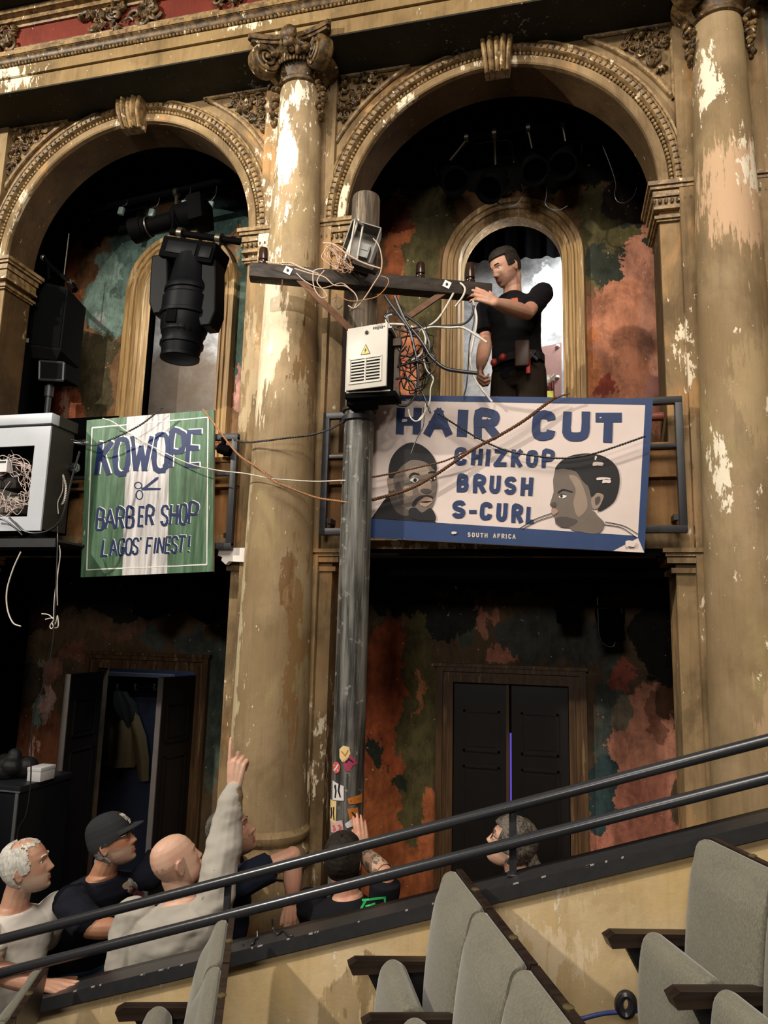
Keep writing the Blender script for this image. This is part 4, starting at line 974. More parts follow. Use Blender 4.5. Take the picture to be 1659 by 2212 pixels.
for zz in (.030, .163): lf.box((.018, -.019, zz), (.206, -.014, zz+.006), DMx)
for xa in (.018, .200): lf.box((xa, -.019, .030), (xa+.006, -.014, .169), DMx)
lf.box((.108, -.018, .036), (.114, -.014, .163), DMx)
obj('vent_frame', lf, M_cab, dr, smooth=0)
tri = [(.086, .188), (.134, .188), (.110, .236)]
ws = obj('warning_triangle', MB().prism([[(.081, .185), (.139, .185), (.110, .243)]], .0, .0012, dp), K_, dr, smooth=0)
obj('yellow_field', MB().prism([tri], .0012, .0020, dp), flat('warning_yellow', (.75, .58, .16)), ws, smooth=0)
obj('lightning_bolt', MB().prism([[(.1125, .222), (.1035, .206), (.109, .206), (.1055, .192), (.117, .210), (.1115, .210), (.1145, .222)]], .0020, .0028, dp), K_, ws, smooth=0)
obj('lock', MB().lathe([(.008, 0), (.010, .003), (.010, .006), (.004, .009)], dp(.115, .305, 0), DMx.to_3x3() @ Vector((0, -1, 0)), 16), M_steel, dr)
sm = MB()
for k in range(6): sm.box((.150+.012*k, -.0152, .318+random.uniform(-.01, .004)), (.158+.012*k, -.0138, .325+random.uniform(0, .006)), DMx)
obj('torn_label', sm, K_, dr, smooth=0)

# ================================================================== open meter box with wires on the crossarm
M_met = plain('scuffed_grey_metal', (.15, .135, .115), .45, .25, var=.4); M_dark = plain('dark_box_inside', (.012, .011, .010), .7)
o0 = onbeam(.47, -.0, .045)
t = thing('meter_box', 'tilted open meter box spilling wires on top of the crossarm', 'meter box', o0)
MM = Matrix.Translation(P(778, 536, -.47)) @ Matrix.Rotation(radians(14), 4, 'Z') @ Matrix.Rotation(radians(16), 4, 'Y')
mb = MB(); w2, h2, d2 = .085, .125, .05; th = .006
for b in (((-w2, d2-th, -h2), (w2, d2, h2)), ((-w2, -d2, -h2), (-w2+th, d2, h2)), ((w2-th, -d2, -h2), (w2, d2, h2)), ((-w2, -d2, -h2), (w2, d2, -h2+th)), ((-w2, -d2, h2-th), (w2, d2, h2))): mb.box(*b, MM)
obj('body', mb, M_met, t, smooth=0)
obj('meter_dial', MB().box((.0, -.01, -.05), (.055, d2-th, .03), MM).box((.006, -.014, -.01), (.048, -.008, .022), MM), flat('meter_face_grey', (.24, .25, .24)), t, smooth=0)
LM = MM @ Matrix.Translation((w2*.0, -d2, .0)) @ Matrix.Rotation(radians(72), 4, 'Z') @ Matrix.Rotation(radians(-20), 4, 'Y')
fr = MB()
for b in (((-.11, -.004, -.10), (-.10, .004, .10)), ((-.005, -.004, -.10), (.005, .004, .10)), ((-.11, -.004, .09), (.005, .004, .10)), ((-.11, -.004, -.10), (.005, .004, -.09))): fr.box(*b, LM)
obj('open_lid_frame', fr, M_zinc, t, smooth=0)
a_, b_ = P(775, 474, -.60), P(744, 562, -.60)
obj('lid_rod', MB().tube([a_, b_], .0065, 8), M_zinc, t)
obj('wooden_wedge', MB().box((-.10, -.03, -.016), (.10, .03, .016), Matrix.Translation(P(776, 572, -.52)) @ Matrix.Rotation(radians(24), 4, 'Y')), M_oldwood, t)
# --- loose wires: many fine coloured strands
M_copper = plain('orange_brown_wire', (.40, .20, .09), .45); M_pinkw = plain('pale_pink_wire', (.55, .41, .31), .45); M_bk = plain('black_cable_rubber', (.014, .014, .016), .28, spec=.8); M_wc = plain('white_cable_sheath', (.66, .62, .54), .45); M_red = plain('red_wire', (.42, .05, .04), .45); M_wireg = plain('green_wire', (.25, .33, .06), .5)
def pp(pts, Y): return [P(q[0], q[1], q[2] if len(q) > 2 else Y) for q in pts]
def wire(name, pts, Y, r, m, label, group=None, n=6):
    return tag(obj(name, cable(pp(pts, Y), r, n), m, fix=False, smooth=80), label, 'cable' if 'cable' in name else 'wire', group)
rw = random.Random(11); hb = MB(); hb2 = MB()
for k in range(26):
    sx, sy = rw.uniform(698, 725), rw.uniform(520, 545); ex, ey = rw.uniform(725, 765), rw.uniform(570, 588)
    mx, my = (sx+ex)/2+rw.uniform(-26, 18), (sy+ey)/2+rw.uniform(-14, 14)
    y0 = rw.uniform(-.62, -.52)
    (hb if k % 2 else hb2).tube(smoothpath(pp([(sx, sy), (mx, my), (ex, ey), (ex+rw.uniform(-14, 14), ey-rw.uniform(-4, 8))], y0), 6), .0021, 5)
for (pts) in ([(698, 525), (720, 528), (745, 545), (765, 558), (790, 570), (822, 580)],): hb2.tube(smoothpath(pp(pts, -.63), 6), .0045, 6)
o = tag(obj('wire_tangle', hb, M_copper, fix=False, smooth=80), 'tangle of thin orange and brown wires spilling from the tilted meter box', 'wires'); o['kind'] = 'stuff'
hb2o = obj('pink_wires', hb2, M_pinkw, o, fix=False, smooth=80)
g = 'loose wires draped over the crossarm'
tag(obj('draped_wire', twisted(pp([(575, 566), (600, 569), (628, 568), (650, 578), (690, 592)], -.66), .0030, .03), M_pinkw, fix=False, smooth=80), 'pale and dark twisted wire lying along the left half of the crossarm', 'wire', g)
wire('draped_wire', [(636, 580), (668, 590), (700, 598), (722, 616), (745, 618), (765, 632), (772, 648), (766, 664)], -.68, .0032, M_pinkw, 'pink wire dropping from the left crossarm to a loose end below the meter box', g)
wire('draped_wire', [(640, 590), (660, 608), (690, 622), (715, 618), (740, 612), (762, 630)], -.67, .0026, M_pinkw, 'thin pink wire sagging under the left crossarm', g)
wire('draped_wire', [(700, 580), (680, 584), (676, 600), (680, 625), (694, 643), (706, 640), (700, 628), (686, 612), (688, 600), (701, 584)], -.68, .0032, M_pinkw, 'pale pink wire loop hanging in front of the middle of the crossarm', g)
wire('draped_wire', [(806, 515), (818, 530), (825, 560), (822, 588), (808, 612), (790, 640), (778, 656), (764, 666), (752, 660)], -.68, .0034, M_pinkw, 'pink and red wire looping from the pole top down past the crossarm', g)
wire('draped_wire', [(822, 596), (838, 602), (836, 618), (815, 640), (785, 648), (755, 650), (730, 640), (716, 646)], -.69, .0026, M_copper, 'brown wire loop round the right of the pole under the crossarm', g)
wire('draped_wire', [(727, 636), (725, 655), (731, 668), (740, 660)], -.55, .0025, M_bk, 'short dark wire hook hanging beside the pole', g)
# --- heavy cable tangle right of the cabinet
g = 'cable tangle right of the cabinet'
CB = [
 ([(832, 640), (850, 665), (868, 690), (885, 715), (893, 745), (902, 790), (903, 840)], .0075, M_bk, 'thick black cable running down from the crossarm past the cabinet'),
 ([(853, 640), (866, 672), (880, 700), (905, 730), (918, 750), (930, 770), (960, 795), (1000, 803), (1030, 806)], .0085, M_bk, 'thick black cable held in the standing man\'s lower hand'),
 ([(838, 694), (832, 684), (840, 678), (870, 680), (895, 694), (915, 712), (926, 735), (928, 755), (918, 772), (900, 780), (880, 785), (858, 792)], .0065, M_bk, 'black cable making a big loop right of the cabinet'),
 ([(842, 705), (834, 694), (838, 682), (862, 678), (890, 690), (908, 705), (919, 728), (916, 752), (904, 770), (880, 782)], .005, M_wc, 'white cable looped with the black ones right of the cabinet'),
 ([(846, 660), (838, 672), (842, 700), (868, 714), (895, 718), (920, 706), (960, 704), (1000, 700), (1018, 684), (1024, 660)], .0052, M_bk, 'thin black cable rising to the right end of the crossarm'),
 ([(828, 702), (850, 700), (880, 703), (906, 712), (935, 706), (970, 708), (1000, 708), (1030, 725), (1052, 740)], .0055, M_wc, 'white cable stretched from the cabinet to the standing man'),
 ([(878, 748), (866, 760), (858, 740), (872, 728), (892, 726), (912, 732)], .0045, M_bk, 'small black cable loop beside the cabinet edge'),
 ([(862, 768), (880, 770), (900, 775), (925, 784), (938, 776), (930, 765), (915, 772), (898, 794), (880, 820), (872, 840)], .0045, M_bk, 'black cable curling below the big loop'),
 ([(858, 790), (872, 778), (880, 790), (868, 812), (856, 838)], .0035, M_red, 'dark red wire hanging beside the cabinet'),
 ([(855, 818), (880, 818), (898, 836), (895, 858), (878, 876), (860, 874), (848, 862)], .0055, M_bk, 'black cable ring hanging over the top left of the haircut sign'),
 ([(915, 776), (922, 800), (936, 817), (930, 840), (928, 868), (918, 890), (904, 908)], .0035, M_wc, 'thin yellowish wire dangling beside the cable tangle'),
 ([(898, 830), (912, 848), (922, 872), (930, 893)], .0048, M_bk, 'short black cable ending over the word HAIR'),
 ([(920, 868), (914, 900), (898, 910), (886, 900), (882, 884)], .0032, M_wc, 'thin white wire curling over the letter H'),
 ([(916, 880), (914, 920), (900, 948), (888, 980)], .0028, M_bk, 'thin dark wire trailing down to the painted man'),
]
tg = MB(); rt_ = random.Random(21)
for k in range(16):
    cx0, cy0, r0 = rt_.uniform(872, 912), rt_.uniform(735, 825), rt_.uniform(14, 42); a0 = rt_.uniform(0, 2*pi); sw_ = rt_.uniform(2, 5.5)*rt_.choice((-1, 1)); q = []
    for i in range(8): u = i/7; r = r0*(1+rt_.uniform(-.25, .25)); q.append((max(864, cx0+.8*r*cos(a0+sw_*u)), cy0+1.2*r*sin(a0+sw_*u), -.40+rt_.uniform(-.05, .05)))
    tg.tube(smoothpath(pp(q, -.4), 6), rt_.choice((.0024, .0030, .0036)), 5)
tg = tag(obj('thin_wire_tangle', tg, plain('dull_black_wire', (.007, .007, .007), .5), fix=False, smooth=80), 'tangle of thin black wires between the white cabinet and the standing man', 'wires'); tg['kind'] = 'stuff'
for pts, r, m, lb in CB: wire('hanging_cable', pts, -.42, r*1.2, m, lb, g)
wire('hanging_cable', [(984, 662, -.28), (1000, 640, -.3), (1004, 622, -.28), (990, 612, -.26), (976, 640, -.28), (945, 690, -.36), (905, 716, -.42)], -.3, .006, M_wc, 'white cable looped over the right end of the crossarm', g)
wire('hanging_cable', [(1022, 650), (1030, 690), (1022, 740), (1016, 775), (1022, 810), (1040, 840), (1063, 868)], -.25, .006, M_wc, 'white cable hanging from the crossarm end to the top of the haircut sign', g)
wire('hanging_cable', [(1018, 655), (1024, 690), (1014, 740), (1012, 780), (1008, 830), (1002, 856)], -.22, .0038, M_bk, 'dark green cable hanging down the window edge to the haircut sign', g)
# --- lines crossing the signs and the column
g = 'lines strung between the signs'
def strung(pts, r, m, lb, tw=True, Y=-.26): return tag(obj('strung_line', twisted(pp(pts, Y), r, .028, 8) if tw else cable(pp(pts, Y), r, 5), m, fix=False, smooth=80), lb, 'cable', g)
strung([(152, 948), (180, 956), (205, 962), (250, 945), (300, 920), (330, 898), (352, 880)], .0035, M_bk, 'dark twisted line crossing the top left of the green barber sign')
strung([(222, 904), (245, 912), (290, 942), (350, 975), (410, 1002), (470, 1016), (530, 1023, -.36), (580, 1033, -.38), (610, 1036, -.36), (680, 1040, -.33), (738, 1038, -.36), (762, 1039, -.375)], .0038, M_wc, 'white line running from the green sign across the middle column', False)
strung([(438, 884), (455, 905), (470, 925), (500, 965), (525, 990, -.34), (560, 1012, -.38), (590, 1038, -.40), (620, 1052, -.39), (680, 1074, -.34), (730, 1082, -.36), (755, 1086, -.375)], .0036, M_copper, 'brown twisted line slanting down from the green sign to the pole')
strung([(505, 950), (530, 955, -.32), (565, 953, -.38), (620, 946, -.38), (670, 940, -.34), (710, 928, -.32), (735, 915, -.34), (752, 902, -.375)], .0036, M_bk, 'dark twisted line stretched level across the middle column')
strung([(1200, 858), (1170, 880), (1130, 910), (1080, 940), (1020, 972), (940, 1026), (880, 1058), (804, 1080)], .0055, M_iron, 'thick brown twisted rope slanting across the haircut sign')
strung([(804, 1031), (850, 1022), (910, 1008), (960, 996), (1010, 974)], .0032, M_iron, 'thin twisted line crossing the painted man\'s forehead')
strung([(945, 892), (985, 918), (1030, 945), (1090, 972), (1150, 984), (1215, 990), (1275, 982), (1330, 965), (1395, 942)], .0034, M_bk, 'dark twisted line sagging across the word CHIZKOP')
strung([(1230, 850), (1206, 858), (1180, 872)], .0034, M_iron, 'loose rope end on the top edge of the haircut sign')

# ================================================================== grey open meter cabinet on the left
M_wc2 = plain('pale_pinkish_wire', (.62, .50, .46), .45)
M_gbox = plain('pale_blue_grey_enamel', (.47, .50, .55), .45, var=.14, scale=7); M_gside = plain('dark_olive_grey_enamel', (.030, .026, .021), .6, var=.3)
YB = -.42; bR = P(113, 894, YB).x; bT = P(113, 894, YB).z; bB = P(92, 1146, YB).z; bL = bR-.78
t = thing('grey_meter_cabinet', 'open pale grey meter cabinet full of wires at the left edge', 'electrical box', ((bL+bR)/2, YB+.14, bB))
bd = MB(); th = .01; dep = .23
for b in (((bL, YB+dep-th, bB), (bR, YB+dep, bT)), ((bL, YB+.012, bB), (bL+th, YB+dep, bT)), ((bR-th, YB+.012, bB), (bR, YB+dep, bT)), ((bL, YB+.012, bB), (bR, YB+dep, bB+th)), ((bL, YB+.012, bT-th), (bR, YB+dep, bT))): bd.box(*b)
obj('body', bd, M_gside, t, smooth=0)
hz = .062; fw = .10
frt = MB()
frt.prism([[(bL, bB), (bR, bB), (bR, bT-hz-.012), (bL, bT-hz-.012)], [(bL+fw, bB+.085), (bR-fw, bB+.085), (bR-fw, bT-hz-.13), (bL+fw, bT-hz-.13)]], 0, .014, XZ(YB))
obj('door_frame', frt, M_gbox, t, smooth=0)
obj('hood', MB().box((bL-.01, YB-.015, bT-hz), (bR+.012, YB+.06, bT+.004), bev=.004), M_gbox, t)
obj('hood_side', MB().box((bR, YB+.055, bT-hz), (bR+.012, YB+dep, bT+.004)), M_gside, t, smooth=0)
mc = P(42, 1028, YB+.16)
m1 = obj('meter', MB().box((mc.x-.06, YB+.06, mc.z-.10), (mc.x+.07, YB+dep-.01, mc.z+.09), bev=.01), M_dark, t)
obj('meter_window', MB().box((mc.x-.045, YB+.020, mc.z-.005), (mc.x+.025, YB+.064, mc.z+.07)), flat('meter_dial_white', (.7, .7, .7)), m1, smooth=0)
dg = MB()
for k in range(5): dg.box((mc.x-.038+.011*k, YB+.018, mc.z+.05), (mc.x-.030+.011*k, YB+.021, mc.z+.062))
obj('meter_digits', dg, K_, m1, smooth=0)
obj('terminal_block', MB().box((mc.x-.09, YB+.12, mc.z-.24), (mc.x+.05, YB+dep-.01, mc.z-.13), bev=.004), M_met, t)
hb = MB(); rw = random.Random(5)
for k in range(26):
    a0 = rw.uniform(0, 2*pi); sw_ = rw.uniform(1.2, 3.6)*rw.choice((-1, 1)); r0 = rw.uniform(26, 44); cx0, cy0 = rw.uniform(14, 34), rw.uniform(1030, 1062); yy = YB+rw.uniform(.035, .085); q = []
    for i in range(9):
        u = i/8; r = r0*(1+rw.uniform(-.28, .28)); q.append((min(74, cx0+r*cos(a0+sw_*u)), max(975, min(1116, cy0+1.25*r*sin(a0+sw_*u))), yy+rw.uniform(-.012, .012)))
    hb.tube(smoothpath(pp(q, yy), 5), .0024, 5)
for k in range(6): hb.tube(smoothpath(pp([(-40, 1018+k*3), (0, 1006+rw.uniform(-5, 5)), (30, 1000+rw.uniform(-5, 5)), (60, 1008+rw.uniform(-6, 6)), (73, 1032), (70, 1058), (58, 1078)], YB+.05+.004*k), 6), .0026, 5)
for q in ([(10, 1118), (30, 1100), (52, 1090), (72, 1082)], [(-10, 1118), (0, 1090), (8, 1060), (22, 1040)], [(26, 1000), (30, 985), (24, 972)]): hb.tube(smoothpath(pp(q, YB+.05), 6), .0028, 5)
o = obj('wire_bundle', hb, M_wc2, t, fix=False, smooth=80); o['kind'] = 'stuff'
lb_ = P(132, 1012, YB+.2)
o = obj('signal_lamp', MB().lathe([(.016, 0), (.02, .006), (.02, .02), (.03, .03), (.034, .046), (.026, .062), (.010, .068)], Vector((bR, YB+.2, P(126, 1012, YB+.2).z)), (1, -.15, 0), 18), plain('chrome_lamp', (.6, .6, .6), .12, 1.0, var=.1), t)
obj('lamp_wire', twisted(pp([(136, 1026), (142, 1050), (140, 1075), (134, 1090)], YB+.10), .004, .03).tube(smoothpath(pp([(136, 1026), (135, 1060), (125, 1085), (126, 1110)], YB+.12), 6), .0035, 5), M_wc, t, fix=False, smooth=80)
mb = MB()
for x in (bR-.09, bL+.09): obj('foot', MB().box((x-.035, YB+.06, bB-.055), (x+.035, YB+.12, bB)), M_steel, t, smooth=0)
shz = bB-.055
tag(obj('steel_shelf', MB().box((bL-.1, YB-.02, shz-.012), (P(186, 1180, -.16).x, -.02, shz)).box((bL-.1, YB-.022, shz-.045), (P(186, 1180, -.16).x, YB-.012, shz+.006)), M_steel), 'dark steel shelf carrying the grey meter cabinet', 'shelf')
g = 'cables round the grey cabinet'
wire('loop_cable', [(20, 1118), (32, 1130), (50, 1146), (75, 1152), (105, 1146), (130, 1125), (143, 1085), (156, 1030), (172, 975)], YB-.03, .006, M_bk, 'black cable looping under the grey meter cabinet', g)
wire('loop_cable', [(-10, 1120), (10, 1124), (30, 1138), (48, 1156)], YB-.03, .005, M_bk, 'short black cable crossing the lower frame of the grey cabinet', g)
wire('loop_cable', [(146, 945), (158, 955), (175, 957), (190, 955)], -.2, .004, M_wc, 'short white cable between the grey cabinet and the green sign', g)
wire('hanging_string', [(45, 1192), (28, 1230), (15, 1275), (16, 1315), (28, 1345), (45, 1353)], -.44, .0042, M_wc, 'single pale wire hanging below the shelf at far left', g)
st = MB()
for q in ([(128, 1178), (130, 1200), (124, 1250), (124, 1308)], [(130, 1200), (128, 1215), (118, 1290), (116, 1340)], [(116, 1340), (108, 1352), (112, 1358), (120, 1346), (124, 1330), (126, 1352), (118, 1356), (112, 1344)], [(90, 1326), (105, 1328), (116, 1338)], [(98, 1338), (116, 1334)]): st.tube(smoothpath(pp(q, -.43), 7), .0032, 5)
tag(obj('knotted_string', st, M_wc, fix=False, smooth=80), 'pale string tied in a bow knot hanging below the shelf', 'string')
wire('hanging_string', [(124, 1130, -.4), (124, 1180, -.44), (118, 1330, -.44), (112, 1400, -.44), (95, 1480, -.44), (75, 1530, -.44), (68, 1600, -.44), (66, 1690, -.44), (56, 1760, -.44), (38, 1800, -.44), (34, 1900, -.44)], -.44, .0038, M_bk, 'long thin dark cable dropping from the grey cabinet past the black case', g)
# ================================================================== lanterns and sound in the gallery
M_lamp = plain('black_lantern_enamel', (.0017, .0017, .0019), .7, .0, var=.3, spec=.03); M_lens = plain('dark_glass_lens', (.0015, .0017, .002), .3, 0, var=.1, bump=0, spec=.05)
M_chr = plain('worn_steel_clamp', (.10, .088, .066), .4, .8, var=.4); M_grey = plain('grey_plastic_housing', (.0024, .0030, .0040), .5, var=.3, spec=.10)
def axisframe(A, B, up=Vector((0, 0, 1))):
    z = (B-A).normalized(); x = up.cross(z); x = x.normalized() if x.length > .1 else Vector((1, 0, 0)); y = z.cross(x)
    return Matrix(((x.x, y.x, z.x, A.x), (x.y, y.y, z.y, A.y), (x.z, y.z, z.z, A.z), (0, 0, 0, 1)))
# moving light ------------------------------------------------------------------
YM = .36; px_m = (P(401, 650, YM)-P(400, 650, YM)).length
top = P(428, 556, YM); nose = P(388, 777, YM); ctr = P(408, 655, YM)
t = thing('moving_head_light', 'large black moving head stage light hanging in the left arch', 'stage light', top)
M1 = axisframe(P(420, 560, YM), P(388, 777, YM), Vector((0, 1, 0)))
L0 = (P(388, 777, YM)-P(420, 560, YM)).length
hp = [(0.0, 30), (.0, 34), (.26, 40), (.30, 45), (.33, 47), (.36, 47), (.37, 44), (.40, 44), (.42, 48), (.56, 47), (.57, 50), (.60, 50), (.61, 46), (.72, 44), (.74, 42), (.76, 42), (.78, 39), (.84, 38), (.845, 41), (.875, 41), (.88, 38), (.965, 35), (.97, 37), (.995, 37), (1, 34), (1, 26)]
hd = obj('lamp_head', MB().lathe([(r*px_m, u*L0) for u, r in hp], M1.translation, M1.to_3x3() @ Vector((0, 0, 1)), 32), M_grey, t)
obj('lens', MB().lathe([(30*px_m, L0*.985), (28*px_m, L0*1.0), (10*px_m, L0*1.008)], M1.translation, M1.to_3x3() @ Vector((0, 0, 1)), 28), M_lens, hd)
fins = MB()
for k in range(9):
    a = -2.4+.28*k; u = Vector((cos(a), sin(a), 0))
    fins.tube([M1 @ (u*43*px_m+Vector((0, 0, L0*.63))), M1 @ (u*40*px_m+Vector((0, 0, L0*.77)))], .006, 5)
obj('cooling_rib', fins, M_lamp, hd)
obj('head_panel', MB().box((-.03, -.045, -.004), (.05, .05, .012), M1 @ Matrix.Translation((.0, -44*px_m, L0*.66)) @ Matrix.Rotation(pi/2, 4, 'X'), bev=.004), M_lamp, hd)
for s, cxp, y0, y1 in ((-1, 352, 578, 686), (1, 453, 590, 712)):
    a, b = P(cxp+(4 if s < 0 else 6), y0-18, YM), P(cxp, y1, YM)
    Ma = axisframe(a, b, Vector((0, 1, 0))); l = (b-a).length; wd = 19*px_m
    loop = [(-wd*.9, 0), (wd*.9, 0), (wd, l*.35), (wd*1.05, l*.8), (wd*.55, l), (-wd*.55, l), (-wd*1.05, l*.8), (-wd, l*.35)]
    mb = MB().prism([loop], -.075, .075, lambda u, v, d, Ma=Ma: Ma @ Vector((u, d, v)))
    bm_ = obj('yoke_arm', mb, M_grey, t, smooth=50)
    md = bm_.modifiers.new('b', 'BEVEL'); md.width = .012; md.segments = 2
a, b = P(366, 540, YM), P(476, 566, YM); Mb = axisframe(a, b)
Mb = Matrix.Translation((a+b)/2) @ Matrix.Rotation(radians(14), 4, 'Y'); hw = (b-a).length/2
obj('base_box', MB().box((-hw, -.11, -.085), (hw, .11, .075), Mb, bev=.014), M_lamp, t)
obj('base_panel', MB().box((-hw*.75, -.118, -.05), (hw*.35, -.108, .04), Mb, bev=.003).box((hw*.5, -.122, -.055), (hw*.92, -.108, .03), Mb, bev=.003), M_grey, t)
for u in (-.75, .72):
    c_ = Mb @ Vector((hw*u, 0, .10)); o = obj('hook_clamp', MB().box((-.018, -.02, -.04), (.018, .02, .035), Mb @ Matrix.Translation((hw*u, 0, .105)), bev=.004).lathe([(.03, -.02), (.042, -.02), (.042, .02), (.03, .02)], Mb @ Vector((hw*u, 0, .155)), (Mb.to_3x3() @ Vector((1, 0, 0))), 18), M_chr, t)
pa, pb = Mb @ Vector((-hw*1.15, 0, .155)), None
dirp = Mb.to_3x3() @ Vector((1, 0, 0)); pb = pa+dirp*(P(545, 582, YM)-pa).length
tag(obj('rigging_pipe', MB().tube([pa, pb], .024, 14), M_lamp), 'black pipe the moving light hangs from, running to the left arch pier', 'pipe')
# lantern bars ------------------------------------------------------------------
def bar(p0, p1, Y, label, r=.024): 
    a, b = P(*p0, Y), P(*p1, Y); o = tag(obj('lighting_bar', MB().tube([a, b], r, 12), M_lamp), label, 'pipe')
    for u in (.12, .88):
        q = a.lerp(b, u); obj('drop_rod', MB().tube([q, Vector((q.x, q.y, 7.0))], .010, 8), M_lamp, o)
    return o
bar((190, 455), (560, 372), .62, 'upper black lighting bar across the left arch')
bar((220, 466), (550, 392), .70, 'thin second lighting bar behind the one in the left arch', .014)
bar((905, 312), (1290, 255), .62, 'black lighting bar high in the right arch')
def connector(px, py, tx, ty, Y, label):
    t = thing('hanging_plug', label, 'plug', P(px, py, Y), 'cable plugs hanging in the left arch')
    obj('lead', cable([P(tx, ty, Y), P((px+tx)/2+4, (py+ty)/2, Y), P(px, py-6, Y)], .004, 5), M_bk, t, fix=False, smooth=80)
    obj('plug_body', MB().box((-.022, -.015, -.032), (.022, .015, .03), Matrix.Translation(P(px, py+4, Y)) @ Matrix.Rotation(.2, 4, 'Y'), bev=.005), plain('grey_green_plug', (.13, .17, .165), .5), t)
for px, py, tx, ty, lb in ((262, 452, 276, 430, 'leftmost grey plug dangling under the left arch lighting bar'), (328, 456, 345, 428, 'second grey plug dangling left of the profile spotlight hook'), (398, 438, 412, 405, 'grey plug dangling just right of the spotlight hook clamp'), (456, 440, 468, 402, 'rightmost grey plug dangling under the left arch lighting bar')): connector(px, py, tx, ty, .60, lb)
# profile spot
YP = .5; t = thing('profile_spotlight', 'black profile spotlight pointing left above the moving light', 'stage light', P(385, 475, YP))
a, b = P(425, 462, YP), P(288, 500, YP); Mp = axisframe(a, b); l = (b-a).length; k = (P(401, 480, YP)-P(400, 480, YP)).length
body = obj('barrel', MB().lathe([(r*k, u*l) for u, r in [(.0, 10), (.0, 24), (.08, 27), (.3, 26), (.34, 22), (.36, 17), (.72, 16), (.73, 19), (.76, 19), (.77, 21), (.82, 21), (.83, 23), (1, 24), (1, 18)]], a, b-a, 24), M_lamp, t)
obj('lens', MB().lathe([(17*k, l*.985), (12*k, l*.999), (4*k, l*1.0)], a, b-a, 20), M_lens, body)
obj('gold_band', MB().lathe([(19.6*k, l*.735), (19.8*k, l*.755)], a, b-a, 24), M_chr, body)
obj('rear_housing', MB().box((-27*k, -27*k, -.06), (27*k, 27*k, .06), Mp @ Matrix.Translation((0, 0, -.03)), bev=.012), M_lamp, t)
hk = P(381, 440, YP)
obj('yoke', MB().tube(smoothpath([P(372, 495, YP-.10), P(376, 455, YP-.10), P(381, 448, YP), P(388, 455, YP+.10), P(384, 495, YP+.10)], 4), .008, 6), M_lamp, t)
obj('hook_clamp', MB().tube([P(381, 450, YP), P(382, 424, .60)], .014, 8).lathe([(.022, -.014), (.036, -.014), (.036, .014), (.022, .014)], P(382, 417, .62), (1, 0, -.2), 16), M_chr, t)
# cans in the right arch
def can(px, py, tx, ty, Y, label, tilt):
    t = thing('par_can', label, 'stage light', P(px, py, Y), 'dark lanterns hung in the right arch')
    c0 = P(px, py, Y); ax = Vector((sin(tilt)*.75, -.65, -cos(tilt)*.75)).normalized()
    b_ = obj('can_body', MB().lathe([(.03, -.15), (.06, -.14), (.082, -.08), (.088, .02), (.092, .12), (.10, .125), (.10, .15), (.084, .15), (.08, .06), (.03, .04)], c0, ax, 24), M_lamp, t)
    obj('lens', MB().lathe([(.078, .058), (.05, .068), (.01, .072)], c0, ax, 20), M_lens, b_)
    u = ax.cross(Vector((0, 0, 1))).normalized(); tp = P(tx, ty, .62)
    obj('yoke', MB().tube(smoothpath([c0+u*.10, c0+u*.11+Vector((0, 0, .09)), c0+Vector((0, .0, .14)), c0-u*.11+Vector((0, 0, .09)), c0-u*.10], 4), .007, 6), M_lamp, t)
    obj('hook_clamp', MB().tube([c0+Vector((0, 0, .14)), tp-Vector((0, 0, .02))], .010, 8).lathe([(.022, -.014), (.035, -.014), (.035, .014), (.022, .014)], tp, (1, 0, 0), 16), M_chr, t)
can(972, 385, 1008, 297, .66, 'leftmost dark lantern hanging in the right arch', .5); can(1070, 396, 1068, 288, .66, 'dark lantern hanging just above the window crown in the right arch', -.3)
can(1150, 360, 1141, 277, .66, 'third dark lantern from the left in the right arch', .2); can(1222, 345, 1215, 266, .66, 'rightmost dark lantern hanging in the right arch', -.2)
g = 'cable loops hanging from the right arch lanterns'
for pts, lb in (([(1060, 400), (1062, 425), (1078, 440), (1100, 446), (1122, 436), (1130, 412), (1126, 398)], 'cable loop hanging at the left of the window crown'), ([(1182, 395), (1180, 425), (1178, 440), (1190, 452), (1210, 453), (1226, 445)], 'cable loop hanging at the right of the window crown'), ([(1284, 258), (1296, 300), (1316, 350), (1330, 395), (1328, 420), (1334, 435), (1350, 438), (1368, 425), (1376, 405)], 'cable loop near the right edge of the right arch'), ([(1020, 305), (1030, 310), (1085, 302), (1105, 312), (1110, 350)], 'lamp cable trailing along the right arch lighting bar')):
    wire('lamp_cable', pts, .7, .0045, M_bk, lb, g)
# under-gallery lights
def flood(px, py, Y, sx, sy, sz, rot, label, m=M_lamp, grp='dark floodlights under the gallery'):
    t = thing('floodlight', label, 'stage light', P(px, py, Y), grp)
    Mx = Matrix.Translation(P(px, py, Y)) @ Matrix.Rotation(rot, 4, 'Y') @ Matrix.Rotation(.35, 4, 'X')
    h = obj('housing', MB().box((-sx, -sy, -sz), (sx, sy, sz), Mx, bev=.012), m, t)
    obj('glass', MB().box((-sx*.85, -sy-.004, -sz*.85), (sx*.85, -sy+.002, sz*.85), Mx), M_lens, h, smooth=0)
    tp = P(px, py, Y); tp.z = 2.98
    obj('yoke', MB().tube(smoothpath([Mx @ Vector((-sx-.006, 0, 0)), Mx @ Vector((-sx-.01, 0, sz+.03)), Mx @ Vector((0, 0, sz+.05)), Mx @ Vector((sx+.01, 0, sz+.03)), Mx @ Vector((sx+.006, 0, 0))], 4), .007, 6).tube([Mx @ Vector((0, 0, sz+.05)), tp], .009, 8), m, t)
flood(340, 1283, .55, .075, .14, .14, .38, 'left dark floodlight under the gallery, below the green barber sign')
flood(452, 1290, .55, .11, .12, .13, .42, 'right dark floodlight under the gallery, near the middle column')
